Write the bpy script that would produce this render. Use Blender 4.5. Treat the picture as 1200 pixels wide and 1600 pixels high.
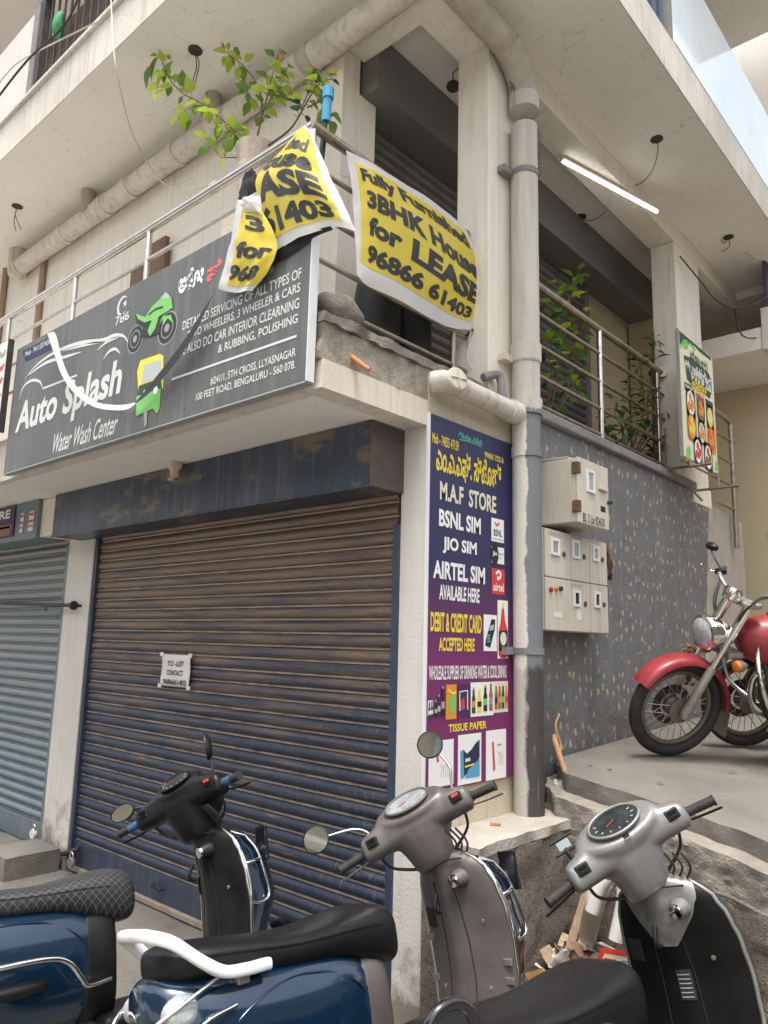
import bpy, bmesh, math, random
from mathutils import Vector, Matrix, noise
random.seed(7)
R = math.radians
PI = math.pi
sc = bpy.context.scene
col = sc.collection
for o in list(bpy.data.objects):
    bpy.data.objects.remove(o)

# ------------------------------------------------------------------ camera
YAW, PITCH, ROLL, FPX = R(41.892), R(9.873), R(1.445), 1181.5
fw = Vector((-math.sin(YAW) * math.cos(PITCH), math.cos(YAW) * math.cos(PITCH), math.sin(PITCH)))
rt = fw.cross(Vector((0, 0, 1))).normalized()
up = rt.cross(fw)
rt, up = rt * math.cos(ROLL) + up * math.sin(ROLL), -rt * math.sin(ROLL) + up * math.cos(ROLL)
CAM = Vector((2.246, -2.813, 1.55))
cd = bpy.data.cameras.new('camera')
cam = bpy.data.objects.new('camera', cd)
col.objects.link(cam)
cam.matrix_world = Matrix(((rt.x, up.x, -fw.x, CAM.x), (rt.y, up.y, -fw.y, CAM.y), (rt.z, up.z, -fw.z, CAM.z), (0, 0, 0, 1)))
cd.sensor_fit = 'HORIZONTAL'
cd.sensor_width = 36
cd.lens = FPX / 1200 * 36
cd.clip_start = 0.05
cd.clip_end = 2000
sc.camera = cam
# ------------------------------------------------------------------ world, sun, exposure
SUN_EL, SUN_AZ = R(73), R(-58)          # azimuth of the sun seen from the place, from +X towards +Y
w = bpy.data.worlds.new('World')
sc.world = w
w.use_nodes = True
nt = w.node_tree
nt.nodes.clear()
wo = nt.nodes.new('ShaderNodeOutputWorld')
bg = nt.nodes.new('ShaderNodeBackground')
sky = nt.nodes.new('ShaderNodeTexSky')
sky.sky_type = 'NISHITA'
sky.sun_disc = False
sky.sun_elevation = SUN_EL
sky.sun_rotation = PI / 2 - SUN_AZ
sky.air_density = 1.6
sky.dust_density = 5.0
sky.ozone_density = 1.0
bg.inputs[1].default_value = 0.15
hs = nt.nodes.new('ShaderNodeHueSaturation')
hs.inputs['Saturation'].default_value = 0.35
nt.links.new(sky.outputs[0], hs.inputs['Color'])
nt.links.new(hs.outputs[0], bg.inputs[0])
nt.links.new(bg.outputs[0], wo.inputs[0])
sd = bpy.data.lights.new('sun', 'SUN')
sd.energy = 1.5
sd.angle = R(14)
sd.color = (1.0, 0.97, 0.93)
sun = bpy.data.objects.new('sun', sd)
col.objects.link(sun)
sdir = Vector((math.cos(SUN_EL) * math.cos(SUN_AZ), math.cos(SUN_EL) * math.sin(SUN_AZ), math.sin(SUN_EL)))
sun.rotation_euler = (-sdir).to_track_quat('-Z', 'Y').to_euler()
sc.view_settings.view_transform = 'Standard'
sc.view_settings.look = 'None'
sc.view_settings.exposure = 1.16
sc.view_settings.gamma = 1
sc.view_settings.use_curve_mapping = False
sc.cycles.use_denoising = True
sc.cycles.max_bounces = 8
sc.cycles.diffuse_bounces = 4

# ------------------------------------------------------------------ pixels of the photograph to places
def ray(x, y):
    return fw * FPX + rt * (x - 600) - up * (y - 800)
def onX(x, y, v=0.0):
    d = ray(x, y); return CAM + d * ((v - CAM.x) / d.x)
def onY(x, y, v=0.0):
    d = ray(x, y); return CAM + d * ((v - CAM.y) / d.y)
def onZ(x, y, v=0.0):
    d = ray(x, y); return CAM + d * ((v - CAM.z) / d.z)

# ------------------------------------------------------------------ materials
MATS = {}
def mat(name, c, rough=0.7, metal=0.0, c2=None, scale=6.0, bump=0.0, bscale=40.0, streak=None, spots=None, coat=0.0,
        stretch=(1, 1, 1), emis=None, trans=0.0, coords='Object', rvar=0.0, extra=None, spec=0.5):
    """c/c2 blended by noise; streak=(colour, amount) vertical run-off; spots=(colour, scale, threshold) patches"""
    m = bpy.data.materials.new(name)
    m.use_nodes = True
    n = m.node_tree.nodes; l = m.node_tree.links
    b = n['Principled BSDF']
    b.inputs['Roughness'].default_value = rough
    b.inputs['Metallic'].default_value = metal
    b.inputs['Specular IOR Level'].default_value = spec
    if coat:
        b.inputs['Coat Weight'].default_value = coat
        b.inputs['Coat Roughness'].default_value = 0.08
    if trans:
        b.inputs['Transmission Weight'].default_value = trans
    c4 = (*c, 1)
    tc = n.new('ShaderNodeTexCoord') if coords != 'World' else n.new('ShaderNodeNewGeometry')
    src = tc.outputs[coords] if coords != 'World' else tc.outputs['Position']
    mp = n.new('ShaderNodeMapping')
    mp.inputs['Scale'].default_value = stretch
    l.new(src, mp.inputs[0])
    out = None
    if c2 is not None:
        t = n.new('ShaderNodeTexNoise'); t.inputs['Scale'].default_value = scale; t.inputs['Detail'].default_value = 6; t.inputs['Roughness'].default_value = 0.62
        l.new(mp.outputs[0], t.inputs['Vector'])
        r = n.new('ShaderNodeValToRGB'); r.color_ramp.elements[0].position = 0.35; r.color_ramp.elements[1].position = 0.68
        r.color_ramp.elements[0].color = c4; r.color_ramp.elements[1].color = (*c2, 1)
        l.new(t.outputs['Fac'], r.inputs[0]); out = r.outputs[0]
        if rvar:
            mr = n.new('ShaderNodeMapRange'); mr.inputs['To Min'].default_value = max(0.02, rough - rvar); mr.inputs['To Max'].default_value = min(1, rough + rvar)
            mr.inputs['From Min'].default_value = 0.3; mr.inputs['From Max'].default_value = 0.7
            l.new(t.outputs['Fac'], mr.inputs['Value']); l.new(mr.outputs[0], b.inputs['Roughness'])
    def blend(prev, colour, facsock):
        mx = n.new('ShaderNodeMix'); mx.data_type = 'RGBA'
        if prev is None: mx.inputs['A'].default_value = c4
        else: l.new(prev, mx.inputs['A'])
        mx.inputs['B'].default_value = (*colour, 1)
        l.new(facsock, mx.inputs['Factor'])
        return mx.outputs['Result']
    if streak is not None:
        mp2 = n.new('ShaderNodeMapping'); mp2.inputs['Scale'].default_value = (14, 14, 0.9)
        l.new(src, mp2.inputs[0])
        t = n.new('ShaderNodeTexNoise'); t.inputs['Scale'].default_value = 1.6; t.inputs['Detail'].default_value = 5
        l.new(mp2.outputs[0], t.inputs['Vector'])
        r = n.new('ShaderNodeValToRGB'); r.color_ramp.elements[0].position = 0.5; r.color_ramp.elements[1].position = 0.75
        r.color_ramp.elements[0].color = (0, 0, 0, 1); r.color_ramp.elements[1].color = (streak[1],) * 3 + (1,)
        l.new(t.outputs['Fac'], r.inputs[0])
        out = blend(out, streak[0], r.outputs[0])
    for sp in (spots or []):
        t = n.new('ShaderNodeTexNoise'); t.inputs['Scale'].default_value = sp[1]; t.inputs['Detail'].default_value = 8; t.inputs['Roughness'].default_value = 0.7
        mp3 = n.new('ShaderNodeMapping'); mp3.inputs['Location'].default_value = (sp[2] * 7, 3.1, 1.7)
        if len(sp) > 3: mp3.inputs['Scale'].default_value = sp[3]
        l.new(src, mp3.inputs[0]); l.new(mp3.outputs[0], t.inputs['Vector'])
        r = n.new('ShaderNodeValToRGB'); r.color_ramp.elements[0].position = sp[2]; r.color_ramp.elements[1].position = min(1, sp[2] + 0.06)
        l.new(t.outputs['Fac'], r.inputs[0])
        out = blend(out, sp[0], r.outputs[0])
    if extra: out = extra(n, l, src, out, blend)
    if out is None: b.inputs['Base Color'].default_value = c4
    else: l.new(out, b.inputs['Base Color'])
    if bump:
        t = n.new('ShaderNodeTexNoise'); t.inputs['Scale'].default_value = bscale; t.inputs['Detail'].default_value = 8; t.inputs['Roughness'].default_value = 0.65
        l.new(src, t.inputs['Vector'])
        bp = n.new('ShaderNodeBump'); bp.inputs['Strength'].default_value = min(1, bump); bp.inputs['Distance'].default_value = 0.02 * max(1, bump)
        l.new(t.outputs['Fac'], bp.inputs['Height']); l.new(bp.outputs[0], b.inputs['Normal'])
    if emis:
        b.inputs['Emission Color'].default_value = (*emis[0], 1); b.inputs['Emission Strength'].default_value = emis[1]
    m.diffuse_color = c4
    MATS[name] = m
    return m

# ------------------------------------------------------------------ mesh building
def spline(pts, k=6):
    """Catmull-Rom through the points"""
    p = [Vector(q) for q in pts]
    p = [p[0] * 2 - p[1]] + p + [p[-1] * 2 - p[-2]]
    out = []
    for i in range(1, len(p) - 2):
        for j in range(k):
            t = j / k
            a, b, c, d = p[i - 1], p[i], p[i + 1], p[i + 2]
            out.append(0.5 * ((2 * b) + (c - a) * t + (2 * a - 5 * b + 4 * c - d) * t * t + (3 * b - a - 3 * c + d) * t ** 3))
    out.append(p[-2])
    return out
def interp(tab, x):
    """piecewise smooth lookup in [(x, a, b...)]"""
    if x <= tab[0][0]: return tab[0][1:]
    for p, q in zip(tab, tab[1:]):
        if x <= q[0]:
            t = (x - p[0]) / (q[0] - p[0]); t = t * t * (3 - 2 * t)
            return tuple(u + (v - u) * t for u, v in zip(p[1:], q[1:]))
    return tab[-1][1:]
class MB:
    def __init__(s): s.v = []; s.f = []
    def add(s, vs, fs):
        o = len(s.v); s.v += [Vector(q) for q in vs]; s.f += [tuple(i + o for i in q) for q in fs]; return s
    def box(s, x0, x1, y0, y1, z0, z1, M=None):
        vs = [Vector((x, y, z)) for z in (z0, z1) for y in (y0, y1) for x in (x0, x1)]
        if M is not None: vs = [M @ q for q in vs]
        return s.add(vs, [(0, 2, 3, 1), (4, 5, 7, 6), (0, 1, 5, 4), (2, 6, 7, 3), (0, 4, 6, 2), (1, 3, 7, 5)])
    def ring_loft(s, rings, cap=True, closed=False):
        n = len(rings[0]); vs = [q for r in rings for q in r]; fs = []
        for i in range(len(rings) - (0 if closed else 1)):
            a = i * n; b = ((i + 1) % len(rings)) * n
            for j in range(n):
                k = (j + 1) % n
                fs.append((a + j, a + k, b + k, b + j))
        if cap and not closed:
            fs.append(tuple(range(n))[::-1]); fs.append(tuple(range((len(rings) - 1) * n, len(rings) * n)))
        return s.add(vs, fs)
    def tube(s, pts, r=0.01, n=8, cap=True, closed=False, flat=1.0):
        p = [Vector(q) for q in pts]
        if len(p) < 2: return s
        rr = r if isinstance(r, (list, tuple)) else [r] * len(p)
        rings = []; prev = None
        for i, q in enumerate(p):
            if closed: t = p[(i + 1) % len(p)] - p[i - 1]
            else: t = p[min(i + 1, len(p) - 1)] - p[max(i - 1, 0)]
            if t.length < 1e-9: t = Vector((0, 0, 1))
            t.normalize()
            if prev is None:
                a = Vector((0, 0, 1)) if abs(t.z) < 0.9 else Vector((1, 0, 0))
                u = t.cross(a).normalized()
            else:
                u = (prev - t * prev.dot(t))
                u = u.normalized() if u.length > 1e-6 else t.orthogonal().normalized()
            prev = u; v = t.cross(u)
            rings.append([q + (u * math.cos(2 * PI * j / n) + v * math.sin(2 * PI * j / n) * flat) * rr[i] for j in range(n)])
        return s.ring_loft(rings, cap, closed)
    def lathe(s, prof, o=(0, 0, 0), ax=(0, 0, 1), n=20, cap=True):
        o = Vector(o); ax = Vector(ax).normalized(); u = ax.orthogonal().normalized(); v = ax.cross(u)
        return s.ring_loft([[o + ax * h + (u * math.cos(2 * PI * j / n) + v * math.sin(2 * PI * j / n)) * max(r, 1e-4) for j in range(n)] for r, h in prof], cap)
    def ell(s, c, rad, n=14, m=8, M=None):
        c = Vector(c); rings = []
        for i in range(m + 1):
            a = -PI / 2 + PI * i / m
            ca = max(math.cos(a), 0.02)
            ring = [Vector((rad[0] * ca * math.cos(2 * PI * j / n), rad[1] * ca * math.sin(2 * PI * j / n), rad[2] * math.sin(a))) for j in range(n)]
            if M is not None: ring = [M @ q for q in ring]
            rings.append([c + q for q in ring])
        return s.ring_loft(rings)
    def sheet(s, P, thick=0.0, d=None):
        """grid of points; with thickness along the sheet's own normals"""
        n, m = len(P), len(P[0])
        P = [[Vector(q) for q in r] for r in P]
        if not thick:
            return s.add([q for r in P for q in r], [(i * m + j, i * m + j + 1, (i + 1) * m + j + 1, (i + 1) * m + j) for i in range(n - 1) for j in range(m - 1)])
        B = []
        for i in range(n):
            row = []
            for j in range(m):
                if d is not None: nn = Vector(d)
                else:
                    nn = (P[min(i + 1, n - 1)][j] - P[max(i - 1, 0)][j]).cross(P[i][min(j + 1, m - 1)] - P[i][max(j - 1, 0)])
                    nn = nn.normalized() if nn.length > 1e-12 else Vector((0, 0, 1))
                row.append(P[i][j] + nn * thick)
            B.append(row)
        fs = []
        k = n * m
        for i in range(n - 1):
            for j in range(m - 1):
                a = i * m + j
                fs.append((a, a + 1, a + m + 1, a + m)); fs.append((k + a, k + a + m, k + a + m + 1, k + a + 1))
        edge = [j for j in range(m)] + [i * m + m - 1 for i in range(1, n)] + [(n - 1) * m + j for j in range(m - 2, -1, -1)] + [i * m for i in range(n - 2, 0, -1)]
        for a, b in zip(edge, edge[1:] + edge[:1]): fs.append((a, k + a, k + b, b))
        return s.add([q for r in P for q in r] + [q for r in B for q in r], fs)
    def prism(s, poly, M, depth):
        """2D outline (u,v) placed by matrix M, extruded along its +w"""
        n = len(poly)
        vs = [M @ Vector((a, b, 0)) for a, b in poly] + [M @ Vector((a, b, depth)) for a, b in poly]
        return s.add(vs, [tuple(range(n))[::-1], tuple(range(n, 2 * n))] + [(i, (i + 1) % n, n + (i + 1) % n, n + i) for i in range(n)])
    def xf(s, fn):
        s.v = [Vector(fn(q)) for q in s.v]; return s
    def rough(s, amp, sc_=6.0, seed=0):
        out = []
        for q in s.v:
            d = noise.noise_vector(q * sc_ + Vector((seed, seed * 2.3, 0))) + 0.5 * noise.noise_vector(q * sc_ * 2.7 + Vector((seed, 1, 3)))
            out.append(q + d * amp)
        s.v = out; return s
    def build(s, name, m, parent=None, smooth=None, bevel=0.0, subsurf=0, label=None, cat=None, group=None, kind=None, remesh=0.0, smit=0, sub_simple=0):
        me = bpy.data.meshes.new(name)
        org = Vector((0, 0, 0))
        me.from_pydata([tuple(q) for q in s.v], [], s.f)
        bm = bmesh.new(); bm.from_mesh(me)
        bmesh.ops.remove_doubles(bm, verts=bm.verts, dist=1e-6)
        bmesh.ops.recalc_face_normals(bm, faces=bm.faces)
        bm.to_mesh(me); bm.free()
        me.materials.append(MATS[m] if isinstance(m, str) else m)
        if smooth is not None:
            me.polygons.foreach_set('use_smooth', [True] * len(me.polygons))
            if smooth < 179: me.set_sharp_from_angle(angle=R(smooth))
        o = bpy.data.objects.new(name, me); col.objects.link(o)
        if remesh:
            d = o.modifiers.new('remesh', 'REMESH'); d.mode = 'VOXEL'; d.voxel_size = remesh; d.use_smooth_shade = True
            if smit:
                d = o.modifiers.new('smooth', 'SMOOTH'); d.factor = 0.5; d.iterations = smit
        if bevel:
            d = o.modifiers.new('bevel', 'BEVEL'); d.width = bevel; d.segments = 2; d.limit_method = 'ANGLE'; d.angle_limit = R(40)
        if subsurf:
            d = o.modifiers.new('subsurf', 'SUBSURF'); d.levels = subsurf; d.render_levels = subsurf
        if parent is not None:
            o.parent = parent
        return tag(o, label, cat, group, kind)
def tag(o, label=None, cat=None, group=None, kind=None):
    if label: o['label'] = label
    if cat: o['category'] = cat
    if group: o['group'] = group
    if kind: o['kind'] = kind
    return o
def thing(name, label, cat, group=None, loc=(0, 0, 0)):
    o = bpy.data.objects.new(name, None); col.objects.link(o); o.location = loc; o.empty_display_size = 0.1
    return tag(o, label, cat, group)
def local(parent, ob):
    """keep a child modelled in world space where it is"""
    bpy.context.view_layer.update() if False else None
    ob.matrix_parent_inverse = Matrix.Translation(-Vector(parent.location))
    return ob
def W(mb, name, m, parent, **k):
    return local(parent, mb.build(name, m, parent, **k))
def copy_tree(o, parent=None):
    c = o.copy(); col.objects.link(c); c.parent = parent
    for ch in list(o.children): copy_tree(ch, c)
    return c
def superell(cx, cz, w_, h_, e=2.5, n=20):
    """ring of (y,z) offsets of a superellipse"""
    out = []
    for j in range(n):
        a = 2 * PI * j / n; ca, sa = math.cos(a), math.sin(a)
        out.append((cx + w_ * math.copysign(abs(ca) ** (2 / e), ca), cz + h_ * math.copysign(abs(sa) ** (2 / e), sa)))
    return out

# ------------------------------------------------------------------ lettering
def text_mb(s, bold=0.0, shear=0.0, spacing=1.0, res=3):
    cu = bpy.data.curves.new('t', 'FONT'); cu.body = s; cu.size = 1; cu.offset = bold; cu.resolution_u = res; cu.shear = shear; cu.space_character = spacing
    ob = bpy.data.objects.new('t', cu)
    me = bpy.data.meshes.new_from_object(ob)
    vs = [(v.co.x, v.co.y) for v in me.vertices]; fs = [tuple(p.vertices) for p in me.polygons]
    bpy.data.objects.remove(ob); bpy.data.curves.remove(cu); bpy.data.meshes.remove(me)
    x0 = min(v[0] for v in vs); x1 = max(v[0] for v in vs); y0 = min(v[1] for v in vs); y1 = max(v[1] for v in vs)
    return [((x - x0) / (x1 - x0), (y - y0) / (y1 - y0)) for x, y in vs], fs
def lettering(parent, s, m, quad, off, bold=0.0, shear=0.0, name='lettering', wparent=True, spacing=1.0):
    """quad = corner points bottom-left, bottom-right, top-left (3D); text fills it; off = small offset along the surface normal"""
    vs, fs = text_mb(s, bold, shear, spacing)
    o, a, b = (Vector(q) for q in quad)
    e1, e2 = a - o, b - o; nn = e1.cross(e2).normalized() * off
    mb = MB(); mb.add([o + e1 * x + e2 * y + nn for x, y in vs], fs)
    ob = mb.build(name, m, parent)
    return local(parent, ob) if wparent else ob
# ------------------------------------------------------------------ material library
WD = 'World'
def ramp(n, l, sock, p0, p1, v0=0.0, v1=1.0):
    m = n.new('ShaderNodeMapRange'); m.inputs['From Min'].default_value = p0; m.inputs['From Max'].default_value = p1
    m.inputs['To Min'].default_value = v0; m.inputs['To Max'].default_value = v1
    l.new(sock, m.inputs['Value']); return m.outputs[0]
def zof(n, l, src):
    s = n.new('ShaderNodeSeparateXYZ'); l.new(src, s.inputs[0]); return s.outputs
def math_(n, l, op, a, b):
    m = n.new('ShaderNodeMath'); m.operation = op
    for i, q in enumerate((a, b)):
        if isinstance(q, (int, float)): m.inputs[i].default_value = q
        else: l.new(q, m.inputs[i])
    return m.outputs[0]
def ntex(n, l, src, scale, stretch=(1, 1, 1), detail=6, rough=0.6):
    mp = n.new('ShaderNodeMapping'); mp.inputs['Scale'].default_value = stretch; l.new(src, mp.inputs[0])
    t = n.new('ShaderNodeTexNoise'); t.inputs['Scale'].default_value = scale; t.inputs['Detail'].default_value = detail; t.inputs['Roughness'].default_value = rough
    l.new(mp.outputs[0], t.inputs['Vector']); return t.outputs['Fac']

def slat_dust(n, l, src, out, blend):
    o = zof(n, l, src)
    g = ramp(n, l, o[2], 0.25, 2.15)                                   # more sun-bleached dust higher up
    a = ntex(n, l, src, 2.6, (0.5, 1, 11), 8, 0.72)
    f = math_(n, l, 'ADD', math_(n, l, 'MULTIPLY', g, 0.36), a)
    out = blend(out, (0.215, 0.138, 0.085), ramp(n, l, f, 0.62, 0.86, 0, 0.88))
    b = ntex(n, l, src, 2.4, (1, 1, 9), 8, 0.78)
    out = blend(out, (0.30, 0.12, 0.04), ramp(n, l, b, 0.61, 0.69, 0, 0.8))
    d = ntex(n, l, src, 26.0, (2.2, 1, 0.45), 5, 0.7)                 # fine scuffing, heavier towards the right end
    out = blend(out, (0.21, 0.19, 0.17), math_(n, l, 'MULTIPLY', ramp(n, l, d, 0.56, 0.64, 0, 0.6), ramp(n, l, o[0], -1.8, -0.3, 0.06, 0.6)))
    tcl = n.new('ShaderNodeTexCoord')
    s2 = n.new('ShaderNodeSeparateXYZ'); l.new(tcl.outputs['Object'], s2.inputs[0])
    r1 = ramp(n, l, s2.outputs[2], 0.0185, 0.0155)                      # dust lying on each lath's lower lip
    c = ntex(n, l, src, 9.0, (1, 1, 1), 4, 0.6)
    out = blend(out, (0.37, 0.305, 0.24), math_(n, l, 'MULTIPLY', r1, ramp(n, l, c, 0.3, 0.6, 0.35, 0.95)))
    return out
mat('lath_navy', (0.013, 0.024, 0.058), 0.40, 0.0, (0.027, 0.036, 0.064), 5, 0.25, 90, coords=WD, extra=slat_dust)
def slat_dust2(n, l, src, out, blend):
    o = zof(n, l, src)
    g = ramp(n, l, o[2], 0.3, 2.2)
    a = ntex(n, l, src, 2.0, (0.5, 1, 8), 6, 0.65)
    out = blend(out, (0.26, 0.25, 0.225), ramp(n, l, math_(n, l, 'ADD', math_(n, l, 'MULTIPLY', g, 0.3), a), 0.5, 0.85, 0, 0.8))
    return out
mat('lath_grey', (0.15, 0.20, 0.235), 0.5, 0.0, (0.19, 0.24, 0.27), 5, 0.15, 60, coords=WD, extra=slat_dust2)
mat('lath_dark', (0.10, 0.095, 0.09), 0.6, 0.0, (0.15, 0.14, 0.13), 4, 0.1, 60, coords=WD)
def cracks(n, l, src, out, blend, scale=0.8, wid=0.007, amt=0.32):
    d = n.new('ShaderNodeTexNoise'); d.inputs['Scale'].default_value = 3.5; d.inputs['Detail'].default_value = 7; l.new(src, d.inputs['Vector'])
    vm = n.new('ShaderNodeVectorMath'); vm.operation = 'MULTIPLY_ADD'; l.new(d.outputs['Color'], vm.inputs[0]); vm.inputs[1].default_value = (0.5, 0.5, 0.5); l.new(src, vm.inputs[2])
    v = n.new('ShaderNodeTexVoronoi'); v.feature = 'DISTANCE_TO_EDGE'; v.inputs['Scale'].default_value = scale; l.new(vm.outputs[0], v.inputs['Vector'])
    g = ntex(n, l, src, 1.7, (1, 1, 1), 3, 0.5)
    f = math_(n, l, 'MULTIPLY', ramp(n, l, v.outputs['Distance'], wid, wid * 0.3), ramp(n, l, g, 0.54, 0.62, 0, amt))
    out = blend(out, (0.22, 0.185, 0.15), f)
    # water marks running down and patchy repainting
    p = ntex(n, l, src, 0.9, (1, 1, 1), 2, 0.4)
    out = blend(out, (0.83, 0.80, 0.74), ramp(n, l, p, 0.60, 0.61, 0, 0.22))
    w_ = ntex(n, l, src, 3.2, (5, 5, 0.35), 5, 0.65)
    return blend(out, (0.40, 0.34, 0.275), ramp(n, l, w_, 0.60, 0.74, 0, 0.5))
def cream_grime(n, l, src, out, blend):
    o = zof(n, l, src)
    a = ntex(n, l, src, 5.0, (1, 1, 1), 8, 0.7)
    f = math_(n, l, 'ADD', ramp(n, l, o[2], 0.75, -0.15, 0, 0.5), a)
    out = blend(out, (0.17, 0.14, 0.11), ramp(n, l, f, 0.78, 0.95, 0, 0.85))
    b = ntex(n, l, src, 22.0, (1, 1, 1), 6, 0.7)
    return blend(out, (0.20, 0.17, 0.14), ramp(n, l, b, 0.70, 0.78, 0, 0.7))
CR = (0.72, 0.655, 0.565)
mat('cream', CR, 0.85, 0, (0.60, 0.52, 0.42), 1.6, 0.25, 70, coords=WD, streak=((0.35, 0.28, 0.21), 0.35), extra=cream_grime)
mat('cream_plain', (0.82, 0.76, 0.67), 0.85, 0, (0.78, 0.715, 0.62), 1.2, 0.2, 50, coords=WD, streak=((0.45, 0.37, 0.29), 0.3), extra=cracks)
mat('pillar_white', (0.64, 0.61, 0.565), 0.8, 0, (0.59, 0.555, 0.505), 2.5, 0.2, 60, coords=WD, extra=cream_grime, streak=((0.42, 0.36, 0.3), 0.25))
mat('soffit', (0.84, 0.80, 0.735), 0.9, 0, (0.79, 0.745, 0.675), 1.0, 0.25, 30, coords=WD, spots=[((0.50, 0.455, 0.40), 3.0, 0.66), ((0.34, 0.30, 0.26), 11.0, 0.70)], extra=cracks)
mat('fascia', (0.68, 0.63, 0.56), 0.85, 0, (0.58, 0.52, 0.45), 2.0, 0.3, 60, coords=WD, streak=((0.33, 0.28, 0.23), 0.5), spots=[((0.22, 0.19, 0.16), 16.0, 0.70)], extra=cracks)
mat('wall_far', (0.60, 0.50, 0.34), 0.85, 0, (0.55, 0.455, 0.31), 1.0, 0.1, 40, coords=WD)
mat('beam_dark', (0.16, 0.155, 0.15), 0.8, 0, (0.19, 0.185, 0.175), 1.5, 0.1, 40, coords=WD)
mat('rough_plaster', (0.47, 0.42, 0.34), 0.95, 0, (0.30, 0.26, 0.21), 9, 0.9, 70, coords=WD, spots=[((0.16, 0.135, 0.11), 14, 0.66)], streak=((0.2, 0.17, 0.14), 0.4))
mat('broken_concrete', (0.26, 0.23, 0.195), 0.95, 0, (0.17, 0.15, 0.125), 12, 1.0, 60, coords=WD, spots=[((0.09, 0.075, 0.06), 18, 0.64)])
mat('rough_step', (0.34, 0.30, 0.255), 0.95, 0, (0.235, 0.205, 0.17), 7, 0.9, 60, coords=WD, spots=[((0.12, 0.10, 0.08), 12, 0.66)])
def aggregate(n, l, src, out, blend):
    v = n.new('ShaderNodeTexVoronoi'); v.inputs['Scale'].default_value = 75; l.new(src, v.inputs['Vector'])
    out = blend(out, (0.40, 0.345, 0.28), ramp(n, l, v.outputs['Distance'], 0.30, 0.12, 0, 0.75))
    v2 = n.new('ShaderNodeTexVoronoi'); v2.inputs['Scale'].default_value = 48; l.new(src, v2.inputs['Vector'])
    out = blend(out, (0.10, 0.085, 0.07), ramp(n, l, v2.outputs['Distance'], 0.55, 0.8, 0, 0.7))
    return out
mat('aggregate', (0.235, 0.20, 0.165), 0.95, 0, (0.17, 0.14, 0.115), 5, 1.0, 110, coords=WD, extra=aggregate)
mat('ledge_top', (0.43, 0.39, 0.335), 0.95, 0, (0.34, 0.30, 0.255), 6, 0.5, 60, coords=WD, spots=[((0.2, 0.17, 0.14), 9, 0.68)])
mat('house_wall', (0.33, 0.29, 0.22), 0.85, 0, (0.28, 0.25, 0.19), 1.0, coords=WD, spots=[((0.07, 0.12, 0.05), 0.9, 0.56)])
mat('bounce_road', (0.46, 0.445, 0.42), 0.9, 0, (0.40, 0.385, 0.36), 1.2, 0.3, 40, coords=WD)
mat('platform', (0.18, 0.163, 0.142), 0.9, 0, (0.13, 0.116, 0.10), 2.2, 0.4, 50, coords=WD, spots=[((0.21, 0.185, 0.16), 3.5, 0.62, (0.5, 2, 1)), ((0.10, 0.085, 0.07), 26, 0.74)])
mat('ground', (0.185, 0.170, 0.150), 0.95, 0, (0.115, 0.104, 0.090), 2.6, 0.8, 30, coords=WD, spots=[((0.09, 0.08, 0.07), 5.0, 0.64), ((0.34, 0.31, 0.275), 9.0, 0.70)])
mat('brick_red', (0.30, 0.14, 0.09), 0.95, 0, (0.24, 0.16, 0.11), 12, 0.8, 60, coords=WD)
def flecks(n, l, src, out, blend):
    mp = n.new('ShaderNodeMapping'); mp.inputs['Scale'].default_value = (1, 1, 0.72); l.new(src, mp.inputs[0])
    d = n.new('ShaderNodeTexNoise'); d.inputs['Scale'].default_value = 42; d.inputs['Detail'].default_value = 5; l.new(src, d.inputs['Vector'])
    vm = n.new('ShaderNodeVectorMath'); vm.operation = 'MULTIPLY_ADD'; l.new(d.outputs['Color'], vm.inputs[0]); vm.inputs[1].default_value = (0.045, 0.045, 0.045); l.new(mp.outputs[0], vm.inputs[2])
    v = n.new('ShaderNodeTexVoronoi'); v.inputs['Scale'].default_value = 13.0; v.inputs['Randomness'].default_value = 0.62; l.new(vm.outputs[0], v.inputs['Vector'])
    f = ramp(n, l, v.outputs['Distance'], 0.24, 0.18)
    e = ntex(n, l, src, 60, (1, 1, 0.5), 4, 0.6)
    f = math_(n, l, 'MULTIPLY', f, ramp(n, l, e, 0.36, 0.5))
    out = blend(out, (0.50, 0.38, 0.235), math_(n, l, 'MULTIPLY', f, 0.9))
    o = zof(n, l, src)
    a = ntex(n, l, src, 4.0, (1, 1, 1), 7, 0.7)
    return blend(out, (0.07, 0.068, 0.065), ramp(n, l, math_(n, l, 'ADD', ramp(n, l, o[2], 1.6, 0.9, 0, 0.35), a), 0.72, 0.95, 0, 0.7))
mat('grey_flecked', (0.16, 0.161, 0.165), 0.75, 0, (0.12, 0.121, 0.124), 5, 0.45, 45, coords=WD, streak=((0.24, 0.245, 0.25), 0.4), extra=flecks)
mat('coping_grey', (0.25, 0.245, 0.24), 0.85, 0, (0.18, 0.175, 0.17), 8, 0.4, 60, coords=WD)
mat('navy_sheet', (0.026, 0.036, 0.062), 0.36, 0.1, (0.050, 0.064, 0.098), 2.2, 0.15, 40, coords=WD, spots=[((0.15, 0.115, 0.085), 2.3, 0.56, (1, 1, 2.4)), ((0.30, 0.25, 0.2), 9, 0.70)], streak=((0.17, 0.15, 0.13), 0.45))
mat('rusty_sheet', (0.13, 0.10, 0.08), 0.7, 0.1, (0.06, 0.062, 0.07), 5, 0.3, 60, coords=WD, spots=[((0.25, 0.12, 0.06), 11, 0.60)])
mat('navy_frame', (0.026, 0.042, 0.078), 0.5, 0, (0.045, 0.057, 0.082), 6, 0.2, 60, coords=WD, streak=((0.15, 0.15, 0.15), 0.4))
mat('tan_strip', (0.33, 0.27, 0.21), 0.8, 0, (0.22, 0.17, 0.13), 8, 0.3, 60, coords=WD)
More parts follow.
